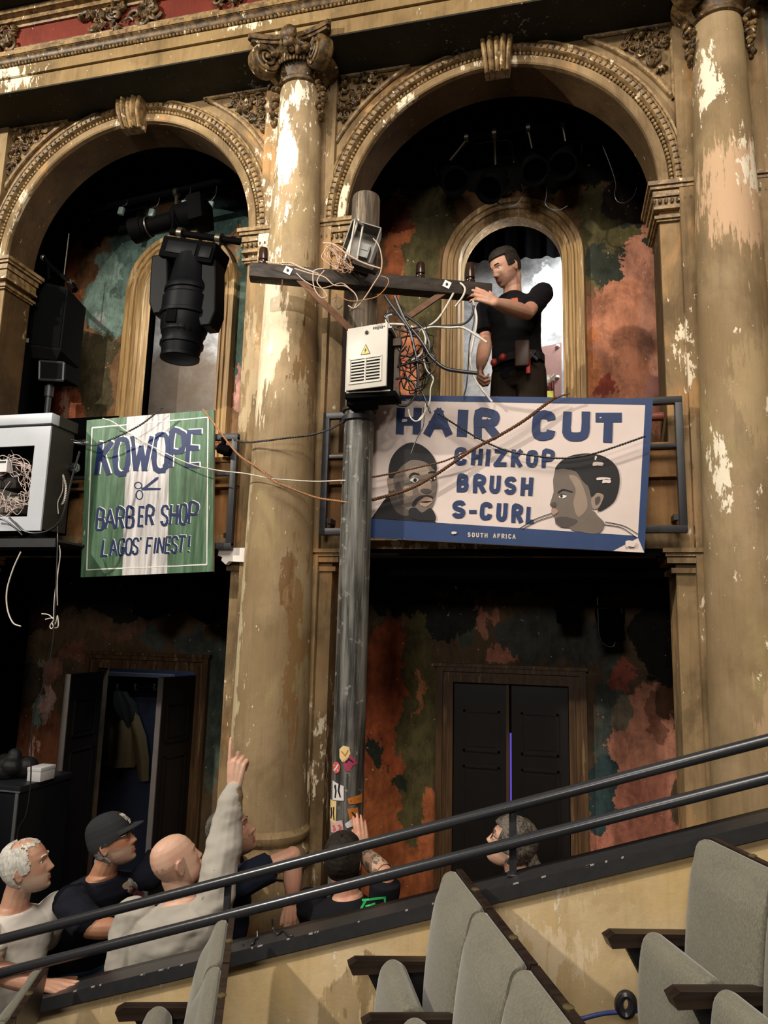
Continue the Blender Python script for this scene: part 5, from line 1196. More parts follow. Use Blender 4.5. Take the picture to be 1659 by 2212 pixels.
flood(1228, 1318, .75, .075, .07, .07, .0, 'left dark floodlight under the gallery ceiling, above the closed doors')
flood(1320, 1350, .75, .07, .08, .085, -.1, 'right dark floodlight under the gallery ceiling, with a cable loop')
wire('lamp_cable', [(1290, 1290), (1292, 1330), (1294, 1370), (1306, 1392), (1325, 1396), (1332, 1372)], .72, .006, M_bk, 'cable loop hanging from the under gallery floodlight')
# loudspeaker on a stand ----------------------------------------------------------
YS = .34
t = thing('loudspeaker', 'tall black loudspeaker standing in the left gallery bay', 'speaker', P(95, 780, YS+.1))
fq = [P(62, 602, YS), P(147, 622, YS), P(131, 757, YS), P(47, 746, YS)]
def quadbox(q, dvec): return MB().add(list(q)+[p+dvec for p in q], [(0, 1, 2, 3), (7, 6, 5, 4), (0, 4, 5, 1), (1, 5, 6, 2), (2, 6, 7, 3), (3, 7, 4, 0)])
dv = Vector((-.06, .30, -.02))
cab = obj('cabinet', quadbox(fq, dv), M_black, t, smooth=0)
obj('grille', quadbox([p+Vector((0, -.006, 0)) for p in [fq[0].lerp(fq[2], .04), fq[1].lerp(fq[3], .04), fq[2].lerp(fq[0], .04), fq[3].lerp(fq[1], .04)]], Vector((0, .008, 0))), plain('speaker_grille_cloth', (.0022, .0024, .0027), .95, spec=.05, bump=.5, scale=200), cab, smooth=0)
obj('lower_wedge', quadbox([P(47, 746, YS), P(131, 757, YS), P(122, 778, YS+.04), P(62, 772, YS+.04)], dv*.9), M_black, cab, smooth=0)
obj('badge', quadbox([P(52, 730, YS-.008), P(62, 731, YS-.008), P(61, 740, YS-.008), P(52, 739, YS-.008)], Vector((0, .002, 0))), plain('grey_badge', (.42, .42, .4), .4), cab, smooth=0)
t2 = thing('speaker_stand', 'black speaker stand with a square mount below the tall loudspeaker', 'stand', P(106, 890, YS+.12))
q2 = [P(86, 780, YS+.05), P(138, 784, YS+.05), P(136, 822, YS+.05), P(85, 820, YS+.05)]
fr2 = MB()
for i in range(4): fr2.tube([q2[i], q2[(i+1) % 4]], .010, 6)
obj('mount_frame', fr2, M_steel, t2); obj('mount_box', quadbox([q2[0].lerp(q2[2], .05), q2[1].lerp(q2[3], .05)+Vector((.03, 0, 0)), q2[2].lerp(q2[0], .05)+Vector((.03, 0, 0)), q2[3].lerp(q2[1], .05)], Vector((0, .16, 0))), M_black, t2, smooth=0)
pz = P(108, 830, YS+.12)
obj('pole', MB().tube([Vector((pz.x, pz.y, 3.10)), Vector((pz.x, pz.y, P(108, 815, YS+.12).z))], .022, 12).tube([Vector((pz.x, pz.y, pz.z-.10)), Vector((pz.x, pz.y, pz.z-.02))], .034, 12), M_steel, t2)
obj('foot_plate', MB().lathe([(.2, 3.10), (.2, 3.115), (.05, 3.13), (.02, 3.16)], (pz.x, pz.y, 0), n=28), M_steel, t2)
YA = YS-.0
t3 = thing('boom_arm', 'black boom arm with a shiny ball end on top of the loudspeaker', 'bracket', P(110, 606, YA))
obj('arm', MB().tube([P(95, 556, YA), P(110, 575, YA), P(160, 618, YA)], .017, 10).tube([P(104, 566, YA), P(106, 604, YA)], .010, 8), M_lamp, t3)
obj('ball_end', MB().ball(P(93, 557, YA), .024, 14), plain('polished_ball', (.3, .33, .36), .1, .8, bump=0), t3)
obj('thumb_screw', MB().tube([P(146, 610, YA-.02), P(160, 608, YA-.02)], .008, 6).tube([P(152, 604, YA-.02), P(154, 614, YA-.02)], .006, 6), M_chr, t3)
obj('end_knob', MB().tube([P(150, 612, YA), P(162, 627, YA)], .026, 12), M_lamp, t3)
obj('rod', MB().tube([P(138, 598, YA+.03), P(149, 505, YA+.03)], .005, 6), M_chr, t3)
tag(obj('small_spotlight', MB().tube([P(474, 968, -.14), P(498, 976, -.14)], .032, 14).box(P(478, 950, -.15), P(488, 966, -.11)).tube([P(480, 945, -.14), P(486, 985, -.14)], .010, 6), M_lamp), 'tiny black lamp clamped to the left railing beside the green sign', 'stage light')

# ================================================================== passage window things
t = thing('bolted_panel', 'dull pinkish brown panel bolted to the passage wall right of the standing man', 'panel', P(1185, 850, 1.9))
q = [P(1158, 752, 1.98), P(1213, 740, 1.98), P(1213, 870, 1.98), P(1157, 870, 1.98)]
obj('plate', quadbox(q, Vector((0, .02, 0))), plain('dull_maroon_paint', (.20, .10, .085), .5, var=.25), t, smooth=0)
for px, py in ((1164, 757), (1205, 748), (1163, 824), (1204, 815)): obj('bolt', MB().lathe([(.018, 0), (.018, .01), (.010, .016), (.010, .03)], P(px, py, 1.98), (0, -1, 0), 10), M_zinc, t)
t = thing('tool_case', 'yellow tool case with a black opening on the gallery floor by the window', 'tool case', Vector((P(1155, 850, .9).x, .9, 3.1)))
cx_ = P(1152, 850, .9).x; topz = P(1152, 826, .9).z
obj('case_body', MB().box((cx_-.05, .85, 3.1), (cx_+.055, .98, topz), bev=.008), flat('tool_yellow', (.72, .66, .06)), t)
obj('slot', MB().box((cx_-.03, .846, topz-.10), (cx_+.02, .852, topz-.06)), K_, t, smooth=0)
t = thing('clamp_tool', 'chrome and dark red clamp tool standing beside the yellow case', 'tool', Vector((P(1183, 850, .95).x, .95, 3.1)))
cx_ = P(1183, 850, .95).x; topz = P(1183, 812, .95).z
obj('handle', MB().tube([(cx_, .95, 3.1), (cx_+.01, .95, topz-.06)], .022, 10).tube([(cx_+.03, .95, 3.1), (cx_+.035, .95, topz-.04)], .012, 8), flat('clamp_dark_red', (.12, .02, .02)), t)
obj('jaw', MB().ball((cx_+.005, .95, topz-.03), (.03, .03, .04), 12).tube([(cx_-.02, .94, topz-.06), (cx_+.05, .94, topz+.005)], .008, 8), M_zinc, t)
tag(obj('yellow_block', MB().box((P(1168, 850, .88).x, .86, 3.1), (P(1196, 850, .88).x, .97, P(1180, 846, .88).z), bev=.008), flat('tool_yellow_dull', (.66, .64, .10))), 'low yellow block on the gallery floor in front of the clamp tool', 'tool')

# ================================================================== ground floor left: open doors, coat, case
def hleaf(name, hx, hy, ang, w_, h, label, sgn):
    t = thing(name, label, 'door', (hx, hy, .012))
    Mx = Matrix.Translation((hx, hy, .012)) @ Matrix.Rotation(ang, 4, 'Z')
    obj('leaf', leaf(MB(), w_, h, .04, PAN).move(lambda q: Mx @ q), M_doordk, t)
    obj('edge_strip', MB().move(lambda q: q).box((w_-.004, -.002, 0), (w_+.004, .042, h), Mx), plain('grey_lit_edge', (.10, .09, .085), .5), t, smooth=0)  # grey strip paints the light caught on the leaf's edge
    hd = MB().tube(smoothpath([Mx @ Vector((w_-.07, -.0, .98)), Mx @ Vector((w_-.07, -.045, 1.0)), Mx @ Vector((w_-.07, -.05, 1.08)), Mx @ Vector((w_-.07, -.045, 1.16)), Mx @ Vector((w_-.07, -.0, 1.18))], 4), .008, 8)
    obj('door_handle', hd, M_chr, t)
    hg = MB()
    for z in (.25, 1.1, 1.95): hg.tube([Mx @ Vector((-.004, -.012, z)), Mx @ Vector((-.004, -.012, z+.10))], .009, 8)
    obj('hinge', hg, M_chr, t); return t
eL = P(153, 1452, .72); hleaf('open_door', DR['L'][0]+.02, 1.07, atan2(.72-1.07, eL.x-DR['L'][0]-.02), .40, 2.27, 'left dark door leaf standing open beside the black case', 1)
eR = P(357, 1460, .78); hleaf('open_door', DR['L'][1]-.02, 1.07, atan2(.78-1.07, eR.x-DR['L'][1]+.02), .36, 2.27, 'right dark door leaf standing open in front of the hanging coat', -1)
t = thing('coat_rail', 'dark coat hook rail on the navy cloakroom wall', 'coat rail', P(300, 1496, 1.97))
ra, rb = P(200, 1490, 1.99), P(352, 1498, 1.99)
obj('board', MB().box((ra.x, 1.97, ra.z-.035), (rb.x+.1, 2.0, ra.z+.035), bev=.004), M_black, t)
for px in (258, 297, 338):
    p = P(px, 1494, 1.96); obj('hook', MB().tube(smoothpath([p+Vector((0, .01, .02)), p+Vector((0, -.04, .015)), p+Vector((0, -.05, .04)), p+Vector((0, -.045, .055))], 4), .008, 6).ball(p+Vector((0, -.045, .06)), .013, 8), M_chr, t)
obj('upper_shelf', MB().box((ra.x, 1.90, ra.z+.14), (rb.x+.1, 2.0, ra.z+.17)), plain('grey_shelf_edge', (.11, .11, .12), .5), t)
# coat
def cloth_lathe(path, n=40, seed=0, fold=.12):
    """hanging garment: stack of flattened, folded rings (centre, rx, ry)"""
    mb = MB(); vs = []
    for j, (c_, rx, ry) in enumerate(path):
        for i in range(n):
            a = 2*pi*i/n; k = 1+fold*sin(a*5+seed+j*.25)+fold*.6*sin(a*9+j*.4)
            vs.append((c_[0]+rx*cos(a)*k, c_[1]+ry*sin(a)*k, c_[2]))
    fs = []
    for j in range(len(path)-1):
        for i in range(n): fs.append((j*n+i, j*n+(i+1) % n, (j+1)*n+(i+1) % n, (j+1)*n+i))
    fs += [tuple(range(n)), tuple((len(path)-1)*n+i for i in range(n))]
    return mb.add(vs, fs)
t = thing('hanging_coat', 'olive brown jacket with a dark scarf hanging in the doorway on the left', 'coat', P(268, 1660, 1.7))
YC = 1.90
def cpt(px, py): return P(px, py, YC)
kx = (cpt(301, 1600)-cpt(300, 1600)).length
obj('jacket_body', cloth_lathe([(cpt(262, 1520), 16*kx, .05), (cpt(262, 1545), 30*kx, .07), (cpt(262, 1580), 36*kx, .08), (cpt(260, 1620), 34*kx, .08), (cpt(256, 1655), 30*kx, .07)], seed=1), plain('olive_brown_canvas', (.115, .078, .030), .85, var=.3), t, smooth=60)
obj('sleeve', cloth_lathe([(cpt(285, 1545), 14*kx, .05), (cpt(300, 1590), 15*kx, .05), (cpt(308, 1640), 13*kx, .045), (cpt(311, 1686), 9*kx, .035)], 24, 2, .08), plain('olive_brown_canvas_sleeve', (.115, .08, .032), .85, var=.3), t, smooth=60)
obj('scarf', cloth_lathe([(cpt(258, 1494), 13*kx, .05), (cpt(266, 1520), 24*kx, .08), (cpt(276, 1550), 20*kx, .08), (cpt(284, 1575), 9*kx, .05)], 30, 4, .14), plain('black_knit', (.010, .011, .008), .95), t, smooth=60)
# black case, white box, black bag
ctop = P(118, 1680, .25); cz = P(60, 1697, .1).z
t = thing('equipment_case', 'tall black equipment case at the left with a white box on top', 'case', (-3.55, .3, 0))
xr = P(118, 1682, .35).x; xl = -3.775; yf, yb = .03, .52; zt_ = P(55, 1700, yf).z
bd = obj('case_body', MB().box((xl, yf, .03), (xr, yb, zt_-.02), bev=.006), plain('black_case_laminate', (.0075, .008, .010), .35, var=.3), t)
obj('case_lid', MB().box((xl-.008, yf-.008, zt_-.04), (xr+.008, yb+.008, zt_), bev=.004), plain('dark_case_lid', (.016, .018, .022), .35, var=.3), t)
obj('edge_trim', MB().box((xl, yf-.012, zt_-.036), (xr+.01, yf-.006, zt_-.028)).box((xl, yf-.012, .03), (xl+.02, yf-.004, zt_-.04)).box((xr-.02, yf-.012, .03), (xr, yf-.004, zt_-.04)), plain('aluminium_edging', (.32, .33, .35), .4, .7), bd, smooth=0)
wx = P(70, 1672, .22).x; s_ = .105
wb = tag(obj('white_box', MB().box((wx+.0, .17, zt_), (wx+.10, .31, zt_+.085), bev=.004).box((wx-.002, .168, zt_+.062), (wx+.102, .312, zt_+.087), bev=.003), plain('white_cardboard', (.62, .62, .62), .6, var=.08)), 'small white cardboard box on top of the black case', 'box')
bm_ = MB(); rb = random.Random(2)
for k in range(9): bm_.ball((wx-.16+rb.uniform(-.10, .07), .22+rb.uniform(-.06, .06), zt_+.065+rb.uniform(-.02, .03)), (.075, .07, .062), 12)
bm_.ball((wx-.15, .22, zt_+.13), (.05, .045, .06), 12)
o = obj('black_bag', bm_, plain('black_soft_bag', (.008, .008, .009), .6), smooth=60, fix=False)
rm = o.modifiers.new('r', 'REMESH'); rm.mode = 'VOXEL'; rm.voxel_size = .008; rm.use_smooth_shade = True
tag(o, 'lumpy black bag lying on the black case left of the white box', 'bag')
# ================================================================== raked seating beside the wall
RK = .3305; capz = lambda x: 1.195+(x+2.02)*RK          # slope of the rake
M_ramp = plaster('cream_ramp_wall_paint', (.70, .555, .345), (.56, .41, .21), (.84, .74, .56), .40, tint=(.60, .43, .20), dirt=.16, z_streak=.15, pale=[(-.62, 1.36, .20, .16, .75, (.22, .15, .07)), (-.75, 1.25, .12, .2, .6, (.26, .18, .09)), (.15, 1.85, .12, .08, .4, (.45, .33, .17)), (-.1, 1.6, .3, .12, .45, (.80, .68, .50))])
def _rail():
    t = NT('dark_grey_handrail_enamel'); v = t.pos()
    n = t.noise(v, 90, 3, .6); t.bump(n, .10, .002)
    return t.fin(t.mix(n, (.035, .037, .042), (.06, .063, .07)), .27, .45, .6)
M_rail = _rail()
M_cap = plain('black_cap_board_paint', (.030, .030, .032), .36, var=.35, scale=26, obj=False); M_chip = plain('chipped_edge', (.35, .34, .33), .6)
x0, x1 = -2.035, 1.9
def sloped(mb, xa, xb, ya, yb, da, db):
    """bar following the rake between offsets da..db above the cap line"""
    return mb.add([(xa, ya, capz(xa)+da), (xb, ya, capz(xb)+da), (xb, yb, capz(xb)+da), (xa, yb, capz(xa)+da), (xa, ya, capz(xa)+db), (xb, ya, capz(xb)+db), (xb, yb, capz(xb)+db), (xa, yb, capz(xa)+db)],
                  [(3, 2, 1, 0), (4, 5, 6, 7), (0, 1, 5, 4), (1, 2, 6, 5), (2, 3, 7, 6), (3, 0, 4, 7)])
struct('wall_rake', MB().add([(x0+.01, -1.325, 0), (x1, -1.325, 0), (x1, -1.215, 0), (x0+.01, -1.215, 0), (x0+.01, -1.325, capz(x0)-.045), (x1, -1.325, capz(x1)-.045), (x1, -1.215, capz(x1)-.045), (x0+.01, -1.215, capz(x0)-.045)], [(3, 2, 1, 0), (4, 5, 6, 7), (0, 1, 5, 4), (1, 2, 6, 5), (2, 3, 7, 6), (3, 0, 4, 7)]), M_ramp, label='cream scuffed side wall of the raked seating', smooth=0)
cap = struct('trim_19', sloped(MB(), x0, x1, -1.345, -1.195, -.048, 0), M_cap, label='black sloping cap board on the seating wall', smooth=0)
ch = MB(); rc = random.Random(8)
for k in range(26):
    xx = rc.uniform(-1.95, .2); w_ = rc.uniform(.004, .02); sloped(ch, xx, xx+w_, -1.3456, -1.341, -.003-rc.uniform(0, .002), .0006)
struct('chipped_paint', ch, M_chip, cap, smooth=0)
t = thing('handrail', 'dark grey double handrail sloping along the seating wall', 'handrail', (-.6, -1.27, capz(-.6)))
upz = lambda x: 1.369+(x+2.225)*(2.322-1.369)/(.684+2.225); loz = lambda x: 1.245+(x+2.208)*(2.200-1.245)/(.677+2.208)
for f in (upz, loz): obj('rail', MB().tube([(-3.2, -1.27, f(-3.2)), (1.85, -1.27, f(1.85))], .0195, 20), M_rail, t)
for px in (-1.243, -.162, .92, -2.5):
    zb = capz(px)-.0 if px > -2.03 else 0
    obj('post', MB().box((px-.013, -1.262, zb), (px+.013, -1.25, upz(px)-.005), bev=.002).box((px-.02, -1.275, zb-.0), (px+.02, -1.235, zb+.008), bev=.002), M_rail, t)
# cords lying on the cap
for pts, lb in (([(524, 2040), (532, 2046), (545, 2040), (550, 2030), (556, 2026), (556, 2012)], 'short dark cord end lying on the cap board'), ([(588, 1985), (590, 2006), (600, 2018), (612, 2010), (625, 2022), (634, 2020)], 'dark cord drooping over the cap board below the hanging arm')):
    out = []
    for px, py in pts:
        p = P(px, py, -1.25)
        d = p-CAM; n_ = Vector((-RK, 0, 1)); tt = (capz(0)+.005-CAM.z+RK*CAM.x)/(n_.dot(d)) if False else None
        den = n_.dot(d); tt = (1.195+2.02*RK+.005-CAM.z-(-RK)*CAM.x)/den; q = CAM+d*tt
        out.append(q if -1.34 < q.y < -1.2 else p)
    tag(obj('cord', cable(out, .004, 6), M_bk, fix=False, smooth=80), lb, 'cord')
# floor steps under the rows
for i, (xa, xb, z) in enumerate(((-3.2, -1.75, .45), (-1.75, -.93, .71), (-.93, -.10, .94), (-.10, 2.2, 1.12))):
    struct('floor_tier_%d' % (i+1), MB().box((xa, -4.6, 0), (xb, -1.33, z)), M_floor)
M_fab = None
def _fab():
    t = NT('sage_grey_velour'); v = t.pos(True)
    w_ = t.noise(t.mapp(v, (130, 40, 40), rot=(.5, .4, 0)), 3, 3, .6); b = t.noise(v, 5, 5, .6)
    c = t.mix(b, (.100, .098, .074), (.178, .168, .126)); c = t.mix(t.rng(w_, .35, .7, 0, .5), c, (.27, .26, .21))
    t.bump(w_, .22, .003); t.b.inputs['Sheen Weight'].default_value = .35; t.b.inputs['Sheen Roughness'].default_value = .4
    return t.fin(c, .9, 0, .2)
M_fab = _fab()
M_seatw = wood('dark_varnished_seat_wood', (.032, .019, .013), (.013, .008, .006), 'y', .35)
M_brass = plain('dull_brass', (.30, .24, .12), .35, .8); M_iron2 = plain('black_cast_iron', (.008, .007, .007), .6)
SW = .362
def pad(w_, prof, bulge, n=14, edge=.035):
    """upholstered slab: profile [(f, z)] closed loop swept over the width with rounded ends"""
    vs = []; fs = []; m = len(prof); cf = sum(p[0] for p in prof)/m; cz_ = sum(p[1] for p in prof)/m
    us = [0, .004, .015, .04]+[.04+(.92)*i/n for i in range(1, n)]+[.96, .985, .996, 1]
    for u in us:
        e = min(u, 1-u)/.04; k = 1-.5*edge/.035*.25*max(0, 1-e)**2 if e < 1 else 1
        kk = .55+.45*sqrt(max(0, 1-(1-min(1, e))**2)); b = bulge*sin(pi*u)**.6
        for (f, z) in prof:
            zc_ = cz_+(z-cz_)*(.93+.07*kk); vs.append((u*w_, cf+(f-cf)*(kk)+b*(1 if f > cf else 0), zc_))
    for i in range(len(us)-1):
        for j in range(m): fs.append((i*m+j, i*m+(j+1) % m, (i+1)*m+(j+1) % m, (i+1)*m+j))
    fs += [tuple(range(m-1, -1, -1)), tuple((len(us)-1)*m+j for j in range(m))]
    return MB().add(vs, fs)
def rounded(pts, n=5): return [(p[0], p[1]) for p in blob(pts, n)]
# local seat frame: x = along the row (from the wall outwards), y = forwards, z = up
def make_seat():
    t = thing('theatre_seat', '', 'seat', (0, 0, 0))
    bk = rounded([(-.062, .90), (-.022, .895), (.012, .80), (.038, .62), (.045, .46), (.025, .38), (-.01, .39), (-.02, .55), (-.04, .75)], 4)
    obj('backrest', pad(SW-.016, bk, .022).move(lambda q: q+Vector((.008, 0, 0))), M_fab, t, smooth=70)
    sh = MB(); pr = [(-.085, .915), (-.064, .915), (-.038, .72), (-.018, .52), (-.012, .34), (-.032, .34), (-.040, .52), (-.06, .72)]
    m = len(pr); sh.add([(x, f, z) for x in (.004, SW-.004) for f, z in pr], [(j, (j+1) % m, m+(j+1) % m, m+j) for j in range(m)]+[tuple(range(m)), tuple(range(m, 2*m))])
    w_ = obj('back_shell', sh, M_seatw, t, smooth=0)
    obj('number_disc', MB().lathe([(.013, 0), (.013, .003), (.009, .005)], (SW*.56, -.075, .9145), (0, 0, 1), 18), M_brass, w_)
    cu = rounded([(.105, .60), (.135, .645), (.175, .645), (.20, .60), (.215, .45), (.20, .31), (.16, .285), (.125, .31), (.115, .45)], 4)
    obj('seat_cushion', pad(SW-.05, cu, .008).move(lambda q: q+Vector((.025, 0, 0))), M_fab, t, smooth=70)
    return t
def make_arm():
    t = thing('seat_armrest', '', 'armrest', (0, 0, 0))
    arm = MB().prism([[(-.005, .632), (.275, .645), (.30, .632), (.285, .602), (.255, .602), (-.005, .602)]], -.021, .021, lambda u, v, d: Vector((d, u, v)))
    obj('arm_top', arm, M_seatw, t, smooth=0)
    obj('side_panel', MB().prism([[(-.03, 0), (.17, 0), (.15, .2), (.15, .45), (.235, .602), (-.005, .602), (-.04, .5)]], -.011, .011, lambda u, v, d: Vector((d, u, v))), M_iron2, t, smooth=0)
    return t
ROWDIR = Vector((.38, -.925, 0)).normalized()
def frame(p):  # seat frame -> world
    f = Vector((-.925, -.38, 0)).normalized()
    return Matrix(((ROWDIR.x, f.x, 0, p.x), (ROWDIR.y, f.y, 0, p.y), (0, 0, 1, p.z), (0, 0, 0, 1)))
def dup(root, M, label, group):
    r = root.copy(); C.objects.link(r); r.matrix_world = M; r['label'] = label; r['group'] = group
    for ch in list(root.children):
        c = ch.copy(); C.objects.link(c); c.parent = r
        for g_ in ch.children: d = g_.copy(); C.objects.link(d); d.parent = c
    return r
seat0, arm0 = make_seat(), make_arm(); used = [0, 0]
def put(proto, k, M, label, group):
    if not used[k]:
        used[k] = 1; proto.matrix_world = M; proto['label'] = label; proto['group'] = group; return proto
    return dup(proto, M, label, group)
ROWS = [((-1.962, -1.44, .45), 2, 'front'), ((-1.215, -1.45, .71), 3, 'second'), ((-.408, -1.40, .935), 4, 'third'), ((.408, -1.385, 1.105), 4, 'back')]
ORD = ['next to the wall', 'second from the wall', 'third from the wall', 'nearest the camera']
RN = {'front': 'in the lower left corner row', 'second': 'in the row left of centre', 'third': 'in the centre row', 'back': 'in the row at the right'}
for (p, n_, nm) in ROWS:
    p = Vector(p)
    for k in range(n_):
        q = p+ROWDIR*(SW*k)
        put(seat0, 0, frame(q), 'sage grey theatre seat %s, %s' % (RN[nm], ORD[k]), 'theatre seats on the raked tiers')
        put(arm0, 1, frame(q), 'dark wooden armrest %s, %s' % (RN[nm], ORD[k]), 'armrests between the theatre seats')
tag(obj('blue_cable', cable([P(1215, 2212, -1.5), P(1260, 2200, -1.5), P(1300, 2190, -1.48), P(1338, 2186, -1.46), P(1420, 2180, -1.45)], .007, 8), flat('blue_cable_sheath', (.03, .05, .18)), fix=False, smooth=80), 'blue cable running behind the seats at the lower right', 'cable')
tag(obj('black_hose_coil', MB().tube([P(1352+15*cos(a), 2170+22*sin(a), -1.46) for a in [2*pi*i/24 for i in range(24)]], .014, 8, closed=True), M_bk), 'black coiled hose peeping out behind the right seat cushion', 'hose')
# ================================================================== people
def skin(name, col, red=(.55, .20, .13)):
    t = NT(name); v = t.pos()
    n = t.noise(v, 14, 4, .6); n2 = t.noise(v, 70, 4, .6)
    c = t.mix(t.rng(n, .38, .7, 0, .55), col, red); c = t.mix(t.rng(n2, .5, .8, 0, .25), c, tuple(x*.6 for x in col))
    t.b.inputs['Subsurface Weight'].default_value = .08; t.b.inputs['Subsurface Radius'].default_value = (.012, .005, .003)
    t.bump(n2, .12, .002)
    return t.fin(c, .48, 0, .4)
def fabric(name, col, var=.2, scale=9):
    t = NT(name); v = t.pos(); n = t.noise(v, scale, 5, .6); f_ = t.noise(v, 260, 2, .5)
    t.bump(t.math('ADD', n, t.math('MULTIPLY', f_, .35)), .25, .004)
    return t.fin(t.mix(n, tuple(x*(1-var) for x in col), tuple(min(1, x*(1+var*.6)) for x in col)), .9, 0, .15)
def hairm(name, a, b):
    t = NT(name); v = t.pos(); n = t.noise(t.mapp(v, (120, 120, 45)), 1.2, 4, .7); n2 = t.noise(v, 22, 4, .6)
    c = t.mix(t.rng(t.math('ADD', t.math('MULTIPLY', n, .6), t.math('MULTIPLY', n2, .4)), .38, .62), a, b)
    t.bump(n, .35, .003); return t.fin(c, .65, 0, .25)
M_eye = plain('eye_white', (.62, .58, .54), .25, var=.05, obj=False); M_iris = plain('dark_iris', (.02, .012, .008), .2, obj=False)

def gz(x, s): return math.exp(-(x/s)**2)
HT = [(.118, .002, .0, -.02), (.1155, .022, .018, -.038), (.110, .038, .036, -.056), (.098, .055, .058, -.076), (.08, .066, .075, -.090), (.055, .0735, .087, -.099), (.03, .0765, .092, -.102), (.005, .0765, .0905, -.100), (-.02, .0735, .0875, -.092), (-.045, .069, .087, -.076), (-.07, .0625, .087, -.052), (-.088, .054, .084, -.034), (-.102, .043, .079, -.012), (-.112, .029, .072, .012), (-.1175, .012, .058, .03), (-.1185, .002, .05, .04)]
def head_pt(z, a, fat=1.0):
    """surface of a head: height z, angle a (0 = face, pi = nape)"""
    for i in range(len(HT)-1):
        if HT[i+1][0] <= z <= HT[i][0]:
            u = (HT[i][0]-z)/(HT[i][0]-HT[i+1][0]); w_, f, b = (HT[i][k]+(HT[i+1][k]-HT[i][k])*u for k in (1, 2, 3)); break
    else: w_, f, b = (HT[0] if z > 0 else HT[-1])[1:]
    y0 = (f+b)/2*.4-.006 if z > -.05 else (f+b)/2*.6
    y0 = max(b+.001, min(f-.001, y0))
    s, c = sin(a), cos(a); x = w_*math.copysign(abs(s)**.92, s)*fat
    y = y0+((f-y0)*abs(c)**.86 if c > 0 else -(y0-b)*abs(c)**.95)
    if c > 0:
        ax = abs(x); nz = 0
        if z < .028 and z > -.056:
            r = min(1, max(0, (.026-z)/.058))**1.15*(1 if z > -.034 else max(0, 1-((-.034-z)/.016))**.7)
            nz = .0285*r*gz(x, .0095+.006*r)
        nz += .0075*(gz(x-.0135, .0065)+gz(x+.0135, .0065))*gz(z+.037, .0075)
        nz += -.0125*gz(ax-.032, .017)*gz(z-.007, .0105)+.0055*gz(z-.026, .0085)*gz(ax-.022, .030)
        nz += .004*gz(ax-.046, .016)*gz(z+.02, .014)
        nz += .0075*gz(z+.0625, .0042)*gz(x, .020)+.0075*gz(z+.0745, .0048)*gz(x, .018)-.0035*gz(z+.0685, .0022)*gz(x, .024)
        nz += .008*gz(z+.104, .012)*gz(x, .02)-.003*gz(z+.088, .007)*gz(x, .02)
        y += nz*min(1, c*2.2)
    return Vector((x, y, z))
def head_grid(mb, M, fat=1.0, nz=72, na=100):
    zs = [.118-(.2365)*(i/nz) for i in range(nz+1)]; vs = []
    an = [2*pi*(k/na) for k in range(na)]
    an = [a-.33*sin(a) for a in an]           # denser round the face
    for z in zs:
        for a in an: vs.append(M @ head_pt(z, a, fat))
    fs = []
    for i in range(nz):
        for k in range(na): fs.append((i*na+k, (i+1)*na+k, (i+1)*na+(k+1) % na, i*na+(k+1) % na))
    fs += [tuple(range(na-1, -1, -1)), tuple(nz*na+k for k in range(na))]
    mb.add(vs, fs)
    for s in (-1, 1):
        R_ = Matrix.Rotation(radians(-8), 3, 'X') @ Matrix.Rotation(s*radians(22), 3, 'Z')
        e = MB().ball((0, 0, 0), (.008, .0175, .0305), 14, R_).ball((0, 0, 0), (.010, .010, .012), 10, R_)
        ring_ = [R_ @ Vector((s*.004, .017*cos(t_)*(1 if sin(t_) > -.3 else .75), .029*sin(t_))) for t_ in [2*pi*i/20 for i in range(20)]]
        e.tube(ring_, .0042, 6, closed=True); e.ball((s*.002, -.002, -.026), (.006, .008, .009), 8)
        mb.add([M @ (Vector(q)+Vector((s*.0765, -.014, -.008))) for q in e.v], e.f)
def shell(M, mask, thick, nz=70, na=110, fat=1.0, zlo=-.118, rough=0.0, seed=0):
    """hair / cap: the part of the head surface where mask(z, a) > 0, grown outwards"""
    idx = {}; out = []; inn = []; fs = []
    def vert(i, k):
        key = (i, k % na)
        if key not in idx:
            z = .1179-(.1179-zlo)*(i/nz); a = 2*pi*(k % na)/na; p = head_pt(z, a, fat)
            e = .004; n_ = (head_pt(min(.1179, z+e), a, fat)-head_pt(max(-.118, z-e), a, fat)).cross(head_pt(z, a+.03, fat)-head_pt(z, a-.03, fat))
            n_ = n_.normalized() if n_.length > 1e-9 else Vector((0, 0, 1))
            if n_.dot(p-Vector((0, -.01, .01))) < 0: n_ = -n_
            if z > .113: n_ = Vector((0, 0, 1))
            t_ = thick(z, a) if callable(thick) else thick
            if rough: t_ *= 1+rough*mnoise.noise(p*55+Vector((seed, 0, 0)))+rough*.6*mnoise.noise(p*140)
            idx[key] = len(out); out.append(M @ (p+n_*t_)); inn.append(M @ (p-n_*.004))
        return idx[key]
    ed = {}
    for i in range(nz):
        for k in range(na):
            z = .1179-(.1179-zlo)*((i+.5)/nz); a = 2*pi*(k+.5)/na
            if mask(z, a if a <= pi else a-2*pi) > 0:
                q = (vert(i, k), vert(i+1, k), vert(i+1, k+1), vert(i, k+1)); fs.append(q)
                for j in range(4):
                    e = (q[j], q[(j+1) % 4])
                    if (e[1], e[0]) in ed: ed.pop((e[1], e[0]))
                    else: ed[e] = 1
    n = len(out); F = list(fs)+[tuple(x+n for x in reversed(f)) for f in fs]+[(b, a, a+n, b+n) for a, b in ed]
    return MB().add(out+inn, F)
